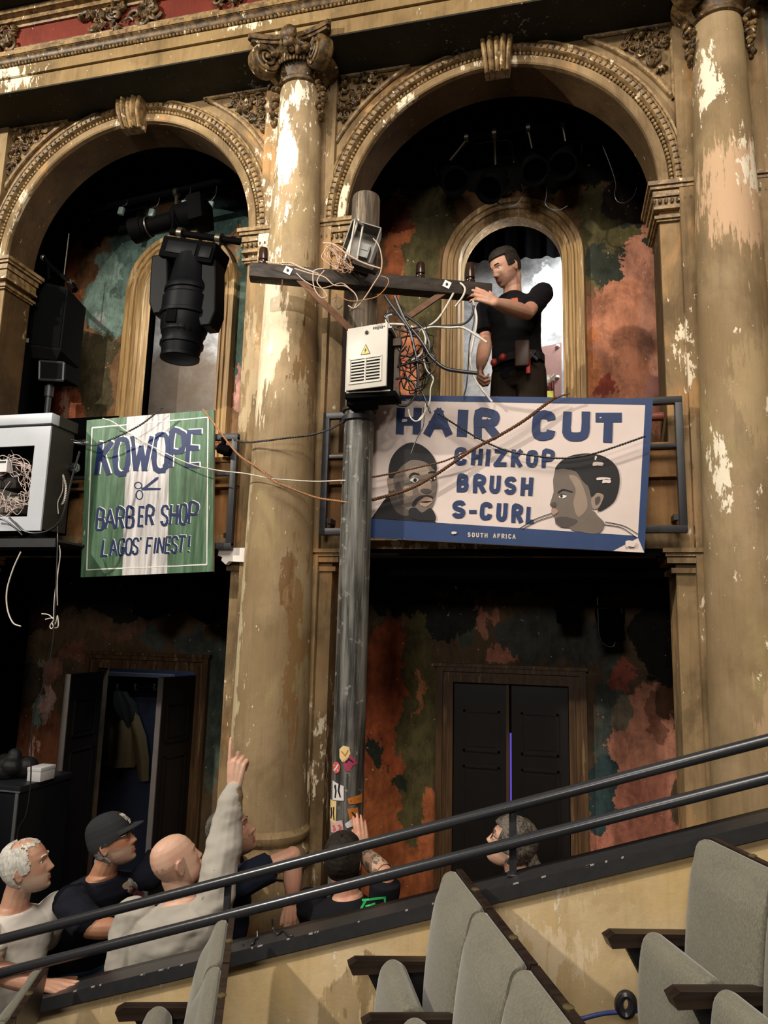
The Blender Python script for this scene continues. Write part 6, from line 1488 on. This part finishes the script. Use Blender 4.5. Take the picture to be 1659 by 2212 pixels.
def remesh(mb, voxel, smooth_it=2, disp=None, name='body'):
    me = bpy.data.meshes.new('tmp'); me.from_pydata([tuple(q) for q in mb.v], [], mb.f); me.update()
    bm = bmesh.new(); bm.from_mesh(me); bmesh.ops.recalc_face_normals(bm, faces=bm.faces); bm.to_mesh(me); bm.free()
    o = bpy.data.objects.new('tmp', me); C.objects.link(o)
    r = o.modifiers.new('r', 'REMESH'); r.mode = 'VOXEL'; r.voxel_size = voxel; r.adaptivity = 0
    if smooth_it: s = o.modifiers.new('s', 'SMOOTH'); s.factor = .5; s.iterations = smooth_it
    dg = bpy.context.evaluated_depsgraph_get(); ev = o.evaluated_get(dg); nm = bpy.data.meshes.new_from_object(ev)
    bpy.data.objects.remove(o); bpy.data.meshes.remove(me); nm.name = name; nm.materials.clear()
    if disp:
        nrm = [v.normal.copy() for v in nm.vertices]
        for v, n_ in zip(nm.vertices, nrm): v.co += n_*disp(v.co)
    nm.polygons.foreach_set('use_smooth', [True]*len(nm.polygons)); nm.update(); return nm
def meshobj(name, me, mats, parent=None, idx=None):
    for m in mats: me.materials.append(m)
    if idx is not None: me.polygons.foreach_set('material_index', idx)
    o = bpy.data.objects.new(name, me); C.objects.link(o); WL[o] = Vector((0, 0, 0))
    if parent: o.parent = parent
    return o
def limb(mb, pts, rad, n=14, sub=7):
    """tapering limb through joints, radii at the joints and half-way between them"""
    pts = [Vector(p) for p in pts]; P2 = []; R2 = []; m = len(pts)-1
    for i in range(m):
        for k in range(sub):
            u = k/sub; P2.append(pts[i].lerp(pts[i+1], u)); a, b, c = rad[2*i], rad[2*i+1], rad[2*i+2]
            R2.append((a*(1-u)*(1-2*u)+4*b*u*(1-u)+c*u*(2*u-1)))
    P2.append(pts[-1]); R2.append(rad[-1]); mb.tube(P2, R2, n)
    for i, p in enumerate(pts): mb.ball(p, rad[2*i]*.99, 14)
def loft(mb, rings, n=32, p=2.3):
    vs = []; fs = []
    for (c_, r, f, w_, d0, d1) in rings:
        for k in range(n):
            a = 2*pi*k/n; cs, sn = cos(a), sin(a); x = math.copysign(abs(cs)**(2/p), cs)*w_; y = math.copysign(abs(sn)**(2/p), sn)*(d0 if sn > 0 else d1)
            vs.append(c_+r*x+f*y)
    for i in range(len(rings)-1):
        for k in range(n): fs.append((i*n+k, i*n+(k+1) % n, (i+1)*n+(k+1) % n, (i+1)*n+k))
    fs += [tuple(range(n)), tuple((len(rings)-1)*n+k for k in range(n))]; return mb.add(vs, fs)
def hand(mb, wrist, d, nrm, side, curls, spread=.10, thumb=(.6, .35), s=1.0, thumb_curl=.35):
    """d: towards the fingers, nrm: back of the hand, side: +1 when the thumb lies on the cross(d, nrm) side; curls: bend per joint of index..little"""
    d = Vector(d).normalized(); nrm = Vector(nrm); nrm = (nrm-d*nrm.dot(d)).normalized(); x = d.cross(nrm)*side; W0 = Vector(wrist)
    K = []
    for i, (u, l) in enumerate(((.030, .088), (.0105, .092), (-.009, .088), (-.027, .080))):
        k = W0+d*l*s+x*u*s+nrm*(.004-.004*abs(i-1))*s; K.append(k); st = W0+x*u*.55*s+d*.006
        mb.tube([st, st.lerp(k, .5)+nrm*.002, k], [.0155*s, .0140*s, .0112*s], 10); mb.ball(k, .0112*s, 10)
    mb.tube([W0+x*.012*s-nrm*.006*s+d*.012*s, W0+x*.006*s+d*.075*s-nrm*.006*s], [.017*s, .013*s], 10)
    for i, (k, L) in enumerate(zip(K, ((.044, .026, .022), (.049, .030, .023), (.045, .028, .023), (.035, .021, .020)))):
        a = (1.5-i)*spread; dd = (d*cos(a)+x*sin(a)).normalized(); nn = nrm; p = k; pts = [p]; cu = curls[i]
        cu = cu if isinstance(cu, (tuple, list)) else (cu, cu*1.15, cu*.8); ang = 0
        for j in range(3):
            ang += cu[j]; v = dd*cos(ang)-nn*sin(ang); p = p+v*L[j]*s; pts.append(p)
        mb.tube(pts, [.0100*s, .0092*s, .0084*s, .0066*s], 10)
        for q, r in zip(pts, (.0104, .0096, .0087, .0068)): mb.ball(q, r*s, 10)
    b = W0+x*.022*s+d*.018*s-nrm*.004*s; a, dn = thumb
    v = (d*cos(a)+x*sin(a)-nrm*dn).normalized(); p1 = b+v*.040*s; v2 = (v*cos(thumb_curl)+d*sin(thumb_curl)).normalized(); p2 = p1+v2*.032*s; p3 = p2+(v2+d*.3).normalized()*.024*s
    mb.tube([b, p1, p2, p3], [.0155*s, .0120*s, .0105*s, .0076*s], 10)
    for q, r in zip((b, p1, p2, p3), (.0155, .0122, .0108, .0078)): mb.ball(q, r*s, 10)
def headM(c_, face, up=(0, 0, 1), roll=0, s=1.0):
    f = Vector(face).normalized(); u = Vector(up); x = f.cross(u).normalized(); u = x.cross(f)
    if roll: x, u = x*cos(roll)+u*sin(roll), u*cos(roll)-x*sin(roll)
    return Matrix(((x.x*s, f.x*s, u.x*s, c_.x), (x.y*s, f.y*s, u.y*s, c_.y), (x.z*s, f.z*s, u.z*s, c_.z), (0, 0, 0, 1)))

def person(label, HM, neck, hip, shR, shL, armR, armL, handR, handL, floor, sk, cloth, fat=1.0, belly=0.0, face_idx=None, extra_sk=(), sleeve=.55, shirt_name='t_shirt', trous=None, tr_name='trousers', ease=.012, hem=0.0, collar=.985, shirt_disp=.006):
    """armX = (elbow, wrist); handX = dict for hand(); R = wearer's right"""
    mb = MB(); neck, hip, shR, shL = Vector(neck), Vector(hip), Vector(shR), Vector(shL)
    rt = (shR-shL); rt = rt.normalized(); spine = neck-hip; SL = spine.length; fwd = Vector((0, 0, 1)).cross(rt).normalized()
    hr = Vector((rt.x, rt.y, 0)).normalized(); hf = Vector((0, 0, 1)).cross(hr).normalized()
    sw = (shR-shL).length/2
    def rings(e, t0, t1):
        R_ = []
        for t_, w_, d0, d1 in ((-.20, .10, .085, .10), (-.12, .150, .10, .125), (0, .168, .105, .12), (.18, .160, .108+belly*.8, .105), (.38, .152, .108+belly, .098), (.56, .158, .118+belly*.6, .108), (.72, .170, .125, .118), (.82, max(.165, sw*.96), .112, .112), (.885, max(.14, sw*.84), .088, .098), (.935, max(.095, sw*.52), .068, .084), (.968, .070, .060, .070), (1.0, .060, .056, .060)):
            if t_ < t0-1e-6 or t_ > t1+1e-6: continue
            u = min(1, max(0, t_)); r = hr.lerp(rt, u).normalized(); f = hf.lerp(fwd, u).normalized()
            c_ = hip+spine*t_-f*(.012*sin(pi*u)); k = fat
            R_.append((c_, r, f, w_*k+e, d0*k+e, d1*k+e))
        return R_
    loft(mb, rings(0, -.2, 1.0))
    hb = HM @ Vector((0, -.030, -.06)); limb(mb, [neck+spine.normalized()*-.05, hb.lerp(neck, .5)-fwd*.003, hb], [.066, .060, .057, .057, .060])
    for s, sh, (el, wr), hd in ((1, shR, armR, handR), (-1, shL, armL, handL)):
        el, wr = Vector(el), Vector(wr)
        limb(mb, [sh-rt*s*.03, sh, el, wr], [.05*fat, .058*fat, .056*fat, .049*fat, .041, .044, .0275])
        loc = [(wr-el).normalized()]; mb.tube([wr-loc[0]*.02, wr+loc[0]*.012], [.026, .022], 12)
        hand(mb, wr, **hd)
    legs = []
    for s in (1, -1):
        h_ = hip+hr*s*.088; kn = Vector((h_.x, h_.y, floor+.49))+hf*.02+hr*s*.02; an = Vector((h_.x, h_.y, floor+.085))+hr*s*.04
        legs.append((h_, kn, an)); limb(mb, [h_, kn, an], [.088*fat, .080, .056, .056, .038])
        mb.ball(an+hf*.07+Vector((0, 0, -.045)), (.045, .045, .035), 12); mb.tube([an, an+hf*.12-Vector((0, 0, .055))], [.037, .03], 12)
    head_grid(mb, HM, 1.0)
    me = remesh(mb, .0042, 2)
    mats = [sk]+list(extra_sk); idx = None
    if face_idx:
        Mi = HM.inverted(); idx = [face_idx(Mi @ p.center) if (p.center-HM.translation).length < .2 else 0 for p in me.polygons]
    b = meshobj('person', me, mats, None, idx); tag(b, label, 'person')
    # shirt
    sb = MB(); loft(sb, rings(ease, -.14+hem, collar))
    sl = sleeve if isinstance(sleeve, (tuple, list)) else (sleeve, sleeve)
    for s, sh, (el, wr), sv in ((1, shR, armR, sl[0]), (-1, shL, armL, sl[1])):
        el, wr = Vector(el), Vector(wr); r0, r1, r2 = .060*fat+ease, .056*fat+ease*1.25, .052*fat+ease*1.6
        if sv <= 1: limb(sb, [sh-rt*s*.03, sh, sh.lerp(el, sv)], [.05*fat+ease, .058*fat+ease, r0, r1, r2])
        else: limb(sb, [sh-rt*s*.03, sh, el, el.lerp(wr, sv-1)], [.05*fat+ease, .058*fat+ease, r0, .056*fat+ease*1.2, .046+ease*1.5, .046+ease, .029+ease])
        if sv <= 1:   # square the sleeve end
            dd = (el-sh).normalized(); q = sh.lerp(el, sv); sb.tube([q-dd*.03, q+dd*.035], [r2, r2*.99], 18)
    up = Vector((0, 0, 1))
    def wr_(co): return shirt_disp*(mnoise.noise(co*8)+.8*mnoise.noise(Vector((co.x*9+co.z*11, co.y*9, co.z*20-co.x*12)))+.12*mnoise.noise(Vector((co.x*30, co.y*30, co.z*48))))
    ms = remesh(sb, .006, 3, wr_, shirt_name); meshobj(shirt_name, ms, [cloth], b)
    tb = MB(); loft(tb, rings(.010, -.2, .14))
    for h_, kn, an in legs: limb(tb, [h_, kn, an+Vector((0, 0, .02))], [.098*fat, .092, .072, .072, .060])
    mt = remesh(tb, .008, 3, lambda co: .004*mnoise.noise(co*11), tr_name); meshobj(tr_name, mt, [trous or M_trous], b)
    for h_, kn, an in legs:
        sb2 = MB().ball(an+hf*.03-Vector((0, 0, .045)), (.05, .05, .04), 14); sb2.tube([an-hf*.03-Vector((0, 0, .05)), an+hf*.16-Vector((0, 0, .058))], [.044, .036], 14).ball(an+hf*.16-Vector((0, 0, .055)), (.045, .045, .03), 14)
        q = [z for z in sb2.v]; zz = min(v[2] for v in q); meshobj('shoe', remesh(MB().add([(v[0], v[1], max(v[2], floor+.002)) for v in q], sb2.f), .008, 2), [M_shoe], b)
    for s in (-1, 1):
        e = obj('eye', MB().ball(HM @ Vector((s*.0315, .0665, .0065)), .0118*HM.to_scale().x, 12), M_eye, b)
        obj('iris', MB().ball(HM @ Vector((s*.0315, .0745, .0065)), .0055*HM.to_scale().x, 8), M_iris, e)
    return b
M_trous = fabric('dark_work_trousers', (.022, .019, .017)); M_shoe = plain('dark_shoe_leather', (.02, .017, .015), .5)
M_jeans = fabric('blue_denim', (.045, .085, .15), .4, 14)
def hairobj(p, M, mask, thick, m, rough=.35, seed=0, name='hair', **k):
    return obj(name, shell(M, mask, thick, rough=rough, seed=seed, **k), m, p, smooth=60, fix=False)
def glasses(p, M, m, temple=True):
    t_ = MB()
    for s in (-1, 1):
        t_.tube([M @ Vector((s*.032+.021*cos(a), .094-.004*abs(cos(a)), .006+.017*sin(a))) for a in [2*pi*i/20 for i in range(20)]], .0020, 6, closed=True)
        t_.tube([M @ Vector((s*.053, .090, .012)), M @ Vector((s*.076, .05, .012)), M @ Vector((s*.082, -.005, .008)), M @ Vector((s*.079, -.03, -.004))], .0020, 6)
    t_.tube([M @ Vector((-.012, .096, .010)), M @ Vector((0, .099, .014)), M @ Vector((.012, .096, .010))], .0020, 6)
    return obj('glasses', t_, m, p, smooth=80, fix=False)
def brows(p, M, m):
    b = MB()
    for s in (-1, 1): b.tube([M @ (head_pt(.030+.002*sin(pi*u), s*(.22+.42*u))+Vector((0, .0015, 0))) for u in [i/6 for i in range(7)]], [.0028, .0036, .004, .004, .0036, .003, .002], 6)
    return obj('eyebrows', b, m, p, smooth=80, fix=False)
SK1 = skin('pale_ruddy_skin', (.56, .32, .22)); SK2 = skin('tanned_skin', (.45, .235, .14), (.44, .15, .09)); SK3 = skin('fair_skin', (.62, .40, .29), (.60, .28, .20)); SKs = skin('grey_stubbled_skin', (.36, .24, .18), (.40, .20, .13)); SKw = skin('white_stubbled_skin', (.52, .37, .28), (.54, .27, .19)); SKd = skin('dark_stubbled_skin', (.36, .20, .14), (.40, .17, .11)); LIP = plain('lip_skin', (.36, .13, .10), .45, var=.15, obj=False)
def faceidx(beard=None, scalp=None, lips=2):
    def f(q):
        if q.y > .06 and abs(q.x) < .024 and (gz(q.z+.0685, .011) > .45): return lips
        if beard and q.y > -.025 and q.z < -.040+.55*max(0, .05-q.y)*.6+.012*mnoise.noise(q*90) and q.z > -.128 and not (abs(q.x) < .02 and q.z > -.046): return 1
        if scalp and scalp(q): return 1
        return 0
    return f
V3 = lambda *a: Vector(a)
# ---- A: white haired man at far left
HA = headM(P(57, 1872, -1.0), (.86, .42, .26), roll=.0)
nA = P(30, 1955, -1.0); hA = V3(nA.x-.05, -.98, nA.z-.55)
a = person('white haired man in a pale tee shirt at far left, one hand on the cap', HA, nA, hA,
    nA+V3(-.02, -.185, -.065), nA+V3(.10, .175, -.06), (P(-10, 2098, -1.20), P(92, 2128, -1.265)), (nA+V3(-.06, .24, -.33), nA+V3(.0, .26, -.60)),
    dict(d=(.97, -.10, .12), nrm=(-.25, -.12, .96), side=-1, curls=(.14, .16, .18, .22), spread=.13, thumb=(.75, .1)), dict(d=(.8, -.3, -.4), nrm=(.3, .3, .9), side=1, curls=(.3, .35, .4, .4)),
    0, SK1, fabric('warm_white_cotton', (.72, .68, .62), .08), 1.06, .03, faceidx(True), (SKw, LIP), .50, trous=M_jeans, shirt_disp=.007)
MHW = hairm('white_hair', (.42, .41, .37), (.74, .72, .66))
hairobj(a, HA, lambda z, an: (1 if (abs(an) > 1.18+.28*mnoise.noise(Vector((an*5, z*70, 3))) and z > -.062+.03*(abs(an) < 1.75) and not (abs(an) < 1.95 and z < -.012) and z < .096+.02*(abs(an) > 2.0)) else 0), lambda z, an: .008, MHW, .07, 1)
hairobj(a, HA, lambda z, an: 1 if (z > .085 and abs(an) < 1.5 and mnoise.noise(Vector((an*3, z*60, 0))) > .05) else 0, .004, MHW, .5, 5, name='thin_fringe')
brows(a, HA, MHW)
# ---- B: man in a cap
HB = headM(P(243, 1818, -.72), (.87, .20, .38))
nB = P(222, 1888, -.72); hB = P(168, 2078, -.52)
b = person('bearded man in a dark baseball cap and black printed tee shirt, looking up', HB, nB, hB,
    nB+V3(-.04, -.185, -.07), nB+V3(.16, .15, -.03), (P(196, 2006, -.93), P(268, 2004, -.86)), (P(350, 1846, -.50), P(452, 1880, -.47)),
    dict(d=(.9, .1, .1), nrm=(0, -.3, .9), side=-1, curls=(.5, .5, .55, .6)), dict(d=(.8, .1, -.5), nrm=(.4, .0, .9), side=1, curls=(.3, .3, .35, .4)),
    0, SK2, fabric('black_navy_cotton', (.010, .012, .020), .2), 1.05, .03, faceidx(True), (SKs, LIP), (.66, .50), trous=M_jeans, hem=.10)
MHG = hairm('grey_hair', (.12, .115, .11), (.40, .38, .36))
hairobj(b, HB, lambda z, an: 1 if (abs(an) > 1.9 and -.075 < z < .02) else 0, .008, MHG, .12, 2)
obj('ponytail', MB().ball(HB @ Vector((0, -.088, -.062)), (.022, .026, .024), 12), MHG, b)
cpm = worn('charcoal_cap_cotton', (.022, .023, .026), (.06, .06, .065), .66, 60, .9, False, .3)
cp = hairobj(b, HB, lambda z, an: 1 if z > .028-.052*(abs(an)/pi) else 0, lambda z, an: .012+.010*max(0, min(1, (z-.05)/.06)), cpm, 0, 0, name='baseball_cap')
br = MB(); n = 18; vs = []; fs = []
for d in (0, -.004):
    for i in range(n+1):
        an = -1.15+2.3*i/n
        for j, (k, dz) in enumerate(((.0, 0), (.35, .003), (.7, .0), (1, -.006))):
            q = head_pt(.034, an); rr_ = .010+k*.066*(cos(an*1.25)**.6 if cos(an*1.25) > 0 else 0); vs.append(HB @ (q+Vector((q.x*.4, 1, 0)).normalized()*rr_+Vector((0, 0, dz+d-.004*(an/1.1)**2*k*2+.006))))
k4 = 4; m = (n+1)*k4
for i in range(n):
    for j in range(3): a0 = i*k4+j; fs += [(a0, a0+1, a0+k4+1, a0+k4), (m+a0, m+a0+k4, m+a0+k4+1, m+a0+1)]
    fs += [(i*k4+3, m+i*k4+3, m+i*k4+7, i*k4+7), (i*k4, i*k4+4, m+i*k4+4, m+i*k4)]
obj('brim', br.add(vs, fs), cpm, cp, smooth=60)
em = MB()
def capfn(u, v, d): q = head_pt(.068+v, u*1.0); n_ = (q-Vector((0, -.01, .02))).normalized(); return HB @ (q+n_*(.0185+d))
for pts in ([(-.22, -.012), (-.22, .018)], [(-.22, .018), (.20, .020)], [(.0, .016), (.02, -.016)], [(.2, .018), (.18, -.004)], [(-.1, -.014), (.1, -.018)]): ribbon(em, [(p[0], p[1]) for p in pts], .012, lambda u, v, d: capfn(u*.9, v, d), .001, .003)
obj('cap_emblem', em, plain('cream_cap_emblem', (.55, .52, .46), .7, obj=False), cp, smooth=0)
glasses(b, HB, plain('thin_spectacle_metal', (.30, .27, .22), .3, .8)); brows(b, HB, MHG)
pr_ = MB(); rp = random.Random(4); ctr_ = P(291, 1915, -.60)
M_print = [flat('shirt_print_grey', (.30, .28, .26)), flat('shirt_print_wine', (.16, .05, .06)), flat('shirt_print_tan', (.34, .24, .17))]
# ---- C: bald man pointing
HC = headM(P(381, 1862, -.93), (.58, .70, .42), roll=.10)
nC = P(392, 1938, -.93); hC = V3(nC.x-.02, -.97, nC.z-.54)
grey = worn('stained_grey_sweatshirt', (.40, .375, .33), (.22, .16, .095), .60, 4.5, .95, False, .12, (1, 1, 1))
shR = nC+V3(.165, -.02, -.02); shL = nC+V3(-.205, -.035, -.09)
c = person('bald man in a grey stained sweatshirt pointing straight up with one raised finger', HC, nC, hC, shR, shL,
    (P(487, 1800, -.84), P(507, 1698, -.80)), (P(262, 2085, -1.02), P(270, 2190, -.95)),
    dict(d=(.03, .05, 1), nrm=(.1, -1, .02), side=-1, curls=((.05, .04, .03), (.95, 1.3, .9), (1.1, 1.4, .9), (1.15, 1.4, .9)), spread=.06, thumb=(.35, .75), thumb_curl=.2, s=1.15), dict(d=(.1, .3, -1), nrm=(-1, 0, 0), side=-1, curls=(.3, .35, .4, .4)),
    0, SK3, grey, 1.08, .02, faceidx(None, lambda q: q.z < .02+.012*mnoise.noise(q*60) and q.y < .018 and q.z > -.10), (skin('shaved_scalp_skin', (.40, .25, .18), (.42, .20, .13)), LIP), 1.93, 'sweatshirt', ease=.017, shirt_disp=.012)
cuffp, cd_ = P(507, 1704, -.80), (P(507, 1698, -.80)-P(487, 1800, -.84)).normalized()
obj('cuff', MB().lathe([(.034, -.05), (.039, -.048), (.0395, -.002), (.034, .0)], cuffp-cd_*.012, cd_, 24), fabric('pale_grey_ribbing', (.42, .40, .37), .12), c)
# ---- D: dark haired man leaning on the pedestal
HD = headM(P(500, 1800, -.58), (.84, .26, .46))
nD = P(492, 1872, -.58); hD = V3(nD.x-.03, -.60, nD.z-.53)
d_ = person('man behind the raised arm in a navy tee shirt, forearm draped over the column pedestal', HD, nD, hD,
    nD+V3(.10, -.16, -.03), nD+V3(-.06, .16, -.04), (P(632, 1848, -.62), P(632, 1942, -.63)), (nD+V3(-.05, .22, -.33), nD+V3(.10, .10, -.45)),
    dict(d=(.06, .0, -1), nrm=(.55, -.8, -.05), side=1, curls=(.18, .22, .26, .3), spread=.08, thumb=(.4, .2)), dict(d=(.3, 0, -.9), nrm=(0, 1, 0), side=1, curls=(.3, .3, .35, .4)),
    0, SK1, fabric('navy_cotton', (.012, .016, .030), .2), 1.0, .02, faceidx(True), (SKd, LIP), .52)
MHD = hairm('dark_greying_hair', (.035, .028, .022), (.16, .14, .12))
hairobj(d_, HD, lambda z, an: 1 if ((abs(an) > 1.15 and z > -.055 and not (abs(an) < 1.9 and z < -.005)) or z > .078) else 0, .010, MHD, .12, 3); brows(d_, HD, MHD)
# ---- E: man with a hand on the pole
HE = headM(P(742, 1856, -.58), (-.05, .93, .36))
nE = P(752, 1928, -.58); hE = V3(nE.x+.01, -.60, nE.z-.54)
e_ = person('man seen from behind with a green shirt emblem, one hand on the pole', HE, nE, hE,
    nE+V3(.17, -.0, -.05), nE+V3(-.19, .0, -.07), (P(832, 1890, -.60), P(784, 1842, -.47)), (P(690, 2030, -.52), P(705, 2090, -.42)),
    dict(d=(-.16, .12, 1), nrm=(.4, -.9, .1), side=-1, curls=(.16, .18, .2, .22), spread=.015, thumb=(.25, .3), s=.92), dict(d=(.2, .4, -.8), nrm=(-1, 0, 0), side=-1, curls=(.3, .35, .4, .4)),
    0, SK1, fabric('black_cotton', (.0085, .009, .0115), .2), 1.0, 0, faceidx(True), (SKd, LIP), .55)
MHB = hairm('black_brown_hair', (.010, .008, .006), (.030, .023, .018))
hairobj(e_, HE, lambda z, an: 1 if ((abs(an) > 1.1 and z > -.075 and not (abs(an) < 1.9 and z < -.005)) or z > .07) else 0, .011, MHB, .12, 6); brows(e_, HE, MHB)
# tattooed forearm
tt = NT('tattooed_skin'); vv = tt.pos(); nn_ = tt.noise(vv, 34, 6, .65, .8); tt.m = tt.fin(tt.mix(tt.rng(nn_, .46, .52), (.10, .105, .085), (.52, .32, .22)), .5)
el_, wr_2 = P(832, 1890, -.60), P(784, 1842, -.47)
obj('tattoo_sleeve', MB().tube([el_.lerp(wr_2, .06), el_.lerp(wr_2, .3), el_.lerp(wr_2, .6), el_.lerp(wr_2, .9)], [.0455, .0475, .0430, .0345], 24, cap=False), tt.m, e_, fix=False)
# ---- F: person with glasses at the right
HF = headM(P(1104, 1822, -.34), (-.93, .10, .34))
nF = P(1122, 1895, -.34); hF = V3(nF.x+.05, -.34, nF.z-.54)
f_ = person('person with glasses and grey hair tied back, by the closed doors', HF, nF, hF,
    nF+V3(-.03, .17, -.06), nF+V3(.03, -.17, -.06), (nF+V3(-.06, .20, -.34), nF+V3(-.16, .14, -.56)), (nF+V3(.0, -.21, -.34), nF+V3(-.10, -.20, -.56)),
    dict(d=(-.3, 0, -.9), nrm=(0, 1, 0), side=-1, curls=(.3, .35, .4, .4)), dict(d=(-.3, 0, -.9), nrm=(0, -1, 0), side=1, curls=(.3, .35, .4, .4)),
    0, SK3, fabric('navy_knit', (.012, .02, .05), .2), .94, 0, faceidx(None), (SKw, LIP), .8, 'jumper')
MHF = hairm('grey_brown_hair', (.025, .020, .016), (.17, .145, .12))
hairobj(f_, HF, lambda z, an: 1 if ((abs(an) > 1.05 and z > -.06 and not (abs(an) < 1.7 and z < -.02)) or z > .06) else 0, lambda z, an: .012+.006*(abs(an) > 2), MHF, .14, 9)
obj('ponytail', MB().tube([HF @ Vector(q) for q in ((0, -.10, -.01), (0, -.125, -.035), (.004, -.125, -.08), (.01, -.105, -.125))], [.022, .034, .030, .012], 14).ball(HF @ Vector((0, -.11, -.02)), .030, 12), MHF, f_)
glasses(f_, HF, plain('dark_red_spectacles', (.07, .012, .012), .3)); brows(f_, HF, MHF)
# ---- G: technician in the gallery
HG = headM(P(1092, 580, .34), (-.72, -.56, -.42), roll=.03)
nG = P(1106, 634, .36); hG = V3(nG.x+.035, .40, nG.z-.52)
g_ = person('man with a tool belt standing in the gallery, gripping the crossarm end', HG, nG, hG,
    nG+V3(-.17, .07, -.06), nG+V3(.19, -.075, -.055), (P(1050, 735, .44), P(1038, 792, .24)), (P(1139, 676, .06), P(1070, 654, -.215)),
    dict(d=(-.08, -.3, -.95), nrm=(-.9, -.2, 0), side=1, curls=(.9, .95, 1.0, 1.0), thumb=(.3, .7)), dict(d=(-.86, -.30, .42), nrm=(.25, -.92, .15), side=1, curls=((.30, .45, .4), (.30, .45, .4), (.35, .5, .4), (.4, .5, .4)), spread=.10, thumb=(.75, .25)),
    3.1, SK1, fabric('black_work_tee', (.0065, .006, .0075), .2), .95, 0, faceidx(True), (SKd, LIP), (.55, .62), trous=fabric('dark_brown_work_trousers', (.020, .014, .009), .3))
hairobj(g_, HG, lambda z, an: 1 if ((abs(an) > 1.2 and z > -.03 and not (abs(an) < 1.9 and z < .0)) or z > .072) else 0, lambda z, an: .010+.012*max(0, min(1, (z-.06)/.05)), MHB, .14, 7); brows(g_, HG, MHB)
hfw = Vector((-.75, -.66, 0)).normalized(); hrt = Vector((.66, -.75, 0)).normalized()*-1
bc = hG+V3(0, 0, .06); belt = MB()
N = 40; outer = [];
for z, e in ((-.028, .0), (.028, 0)):
    pass
lp = [(bc+hrt*.178*cos(a)+hfw*.132*sin(a)) for a in [2*pi*i/N for i in range(N)]]
vs = [p+Vector((0, 0, z))+(p-bc).normalized()*e for e in (0, .012) for z in (-.024, .024) for p in lp]; fs = []
for i in range(N):
    j = (i+1) % N; fs += [(2*N+i, 2*N+j, 3*N+j, 3*N+i), (j, i, N+i, N+j), (N+i, 3*N+i, 3*N+j, N+j), (i, j, 2*N+j, 2*N+i)]
bl_ = obj('tool_belt', belt.add(vs, fs), plain('black_webbing', (.008, .007, .007), .7), g_, smooth=60)
rb1 = MB()
for a in (.75, 1.25):
    p = bc+hrt*.195*cos(a+.5)+hfw*.150*sin(a+.5); rb1.ball(p, (.024, .024, .026), 10)
obj('red_pouch', rb1, flat('tool_red', (.32, .03, .02)), bl_)
p = P(1128, 760, hG.y-.17); obj('leather_pouch', MB().box((p.x-.045, p.y-.03, p.z-.10), (p.x+.045, p.y+.04, p.z+.07), bev=.014), plain('brown_pouch_leather', (.05, .022, .012), .5), bl_)
p = P(1141, 790, hG.y-.17); obj('red_grip', MB().tube([p+V3(0, 0, .09), p+V3(0, 0, -.05)], .014, 10), flat('grip_red', (.36, .03, .02)), bl_)
p = P(1150, 768, hG.y-.17); obj('pliers', MB().tube([p+V3(-.02, 0, .02), p+V3(.03, 0, -.03)], .009, 8).tube([p+V3(-.02, 0, -.02), p+V3(.02, 0, .03)], .009, 8), M_steel, bl_)
def chest_badge(name, px, py, w_, h_, Y0, shirt, m, parent, rot=0, kids=()):
    """small printed patch snapped onto the cloth in front of it"""
    from mathutils.bvhtree import BVHTree
    me = shirt.data; bv = BVHTree.FromPolygons([v.co for v in me.vertices], [tuple(p.vertices) for p in me.polygons])
    mb = MB(); n = 8; vs = []; ok = True
    for j in range(n+1):
        for i in range(n+1):
            u, v = (i/n-.5)*w_, (j/n-.5)*h_; pu, pv = u*cos(rot)-v*sin(rot), u*sin(rot)+v*cos(rot)
            d = (P(px+pu, py+pv, 0)-CAM).normalized(); hit, nr, _, _ = bv.ray_cast(CAM, d)
            if hit is None: hit = P(px+pu, py+pv, Y0); nr = Vector((0, -1, 0))
            vs.append(hit-d*.0025)
    return vs, n
def patch(name, px, py, w_, h_, shirt, m, parent, rot=0, shape=None):
    vs, n = chest_badge(name, px, py, w_, h_, -.6, shirt, m, parent, rot); fs = []
    for j in range(n):
        for i in range(n):
            if shape and not shape((i+.5)/n, (j+.5)/n): continue
            a0 = j*(n+1)+i; fs.append((a0, a0+1, a0+n+2, a0+n+1))
    o = obj(name, MB().add(vs, fs), m, parent, smooth=60); so = o.modifiers.new('s', 'SOLIDIFY'); so.thickness = .0015; so.offset = 0
    return o
def child(p, nm): return [k for k in p.children if k.name.split('.')[0] == nm][0]
sh = child(g_, 't_shirt')
patch('shirt_logo', 1112, 649, 14, 11, sh, flat('logo_orange_red', (.50, .09, .04)), sh, -.12); patch('logo_text_patch', 1099, 651, 11, 9, sh, flat('logo_grey', (.16, .15, .15)), sh, -.12)
sh = child(b, 't_shirt')
rp = random.Random(9)
for k in range(9):
    px, py = 272+rp.uniform(0, 40), 1898+rp.uniform(0, 40)
    patch('shirt_print', px, py, rp.uniform(9, 17), rp.uniform(12, 22), sh, M_print[k % 3], sh, rp.uniform(-.6, .6), (lambda i, j: hypot(i-.5, j-.5) < .5))
sh = child(e_, 't_shirt')
gm = flat('emblem_green', (.03, .42, .12))
for (px, py, w_, h_, r) in ((808, 1942, 52, 5, -.10), (785, 1954, 5, 24, .5), (806, 1965, 52, 4, -.12), (832, 1950, 4, 18, -.1), (800, 1955, 22, 4, -.3)): patch('green_emblem', px, py, w_, h_, sh, gm, sh, r)
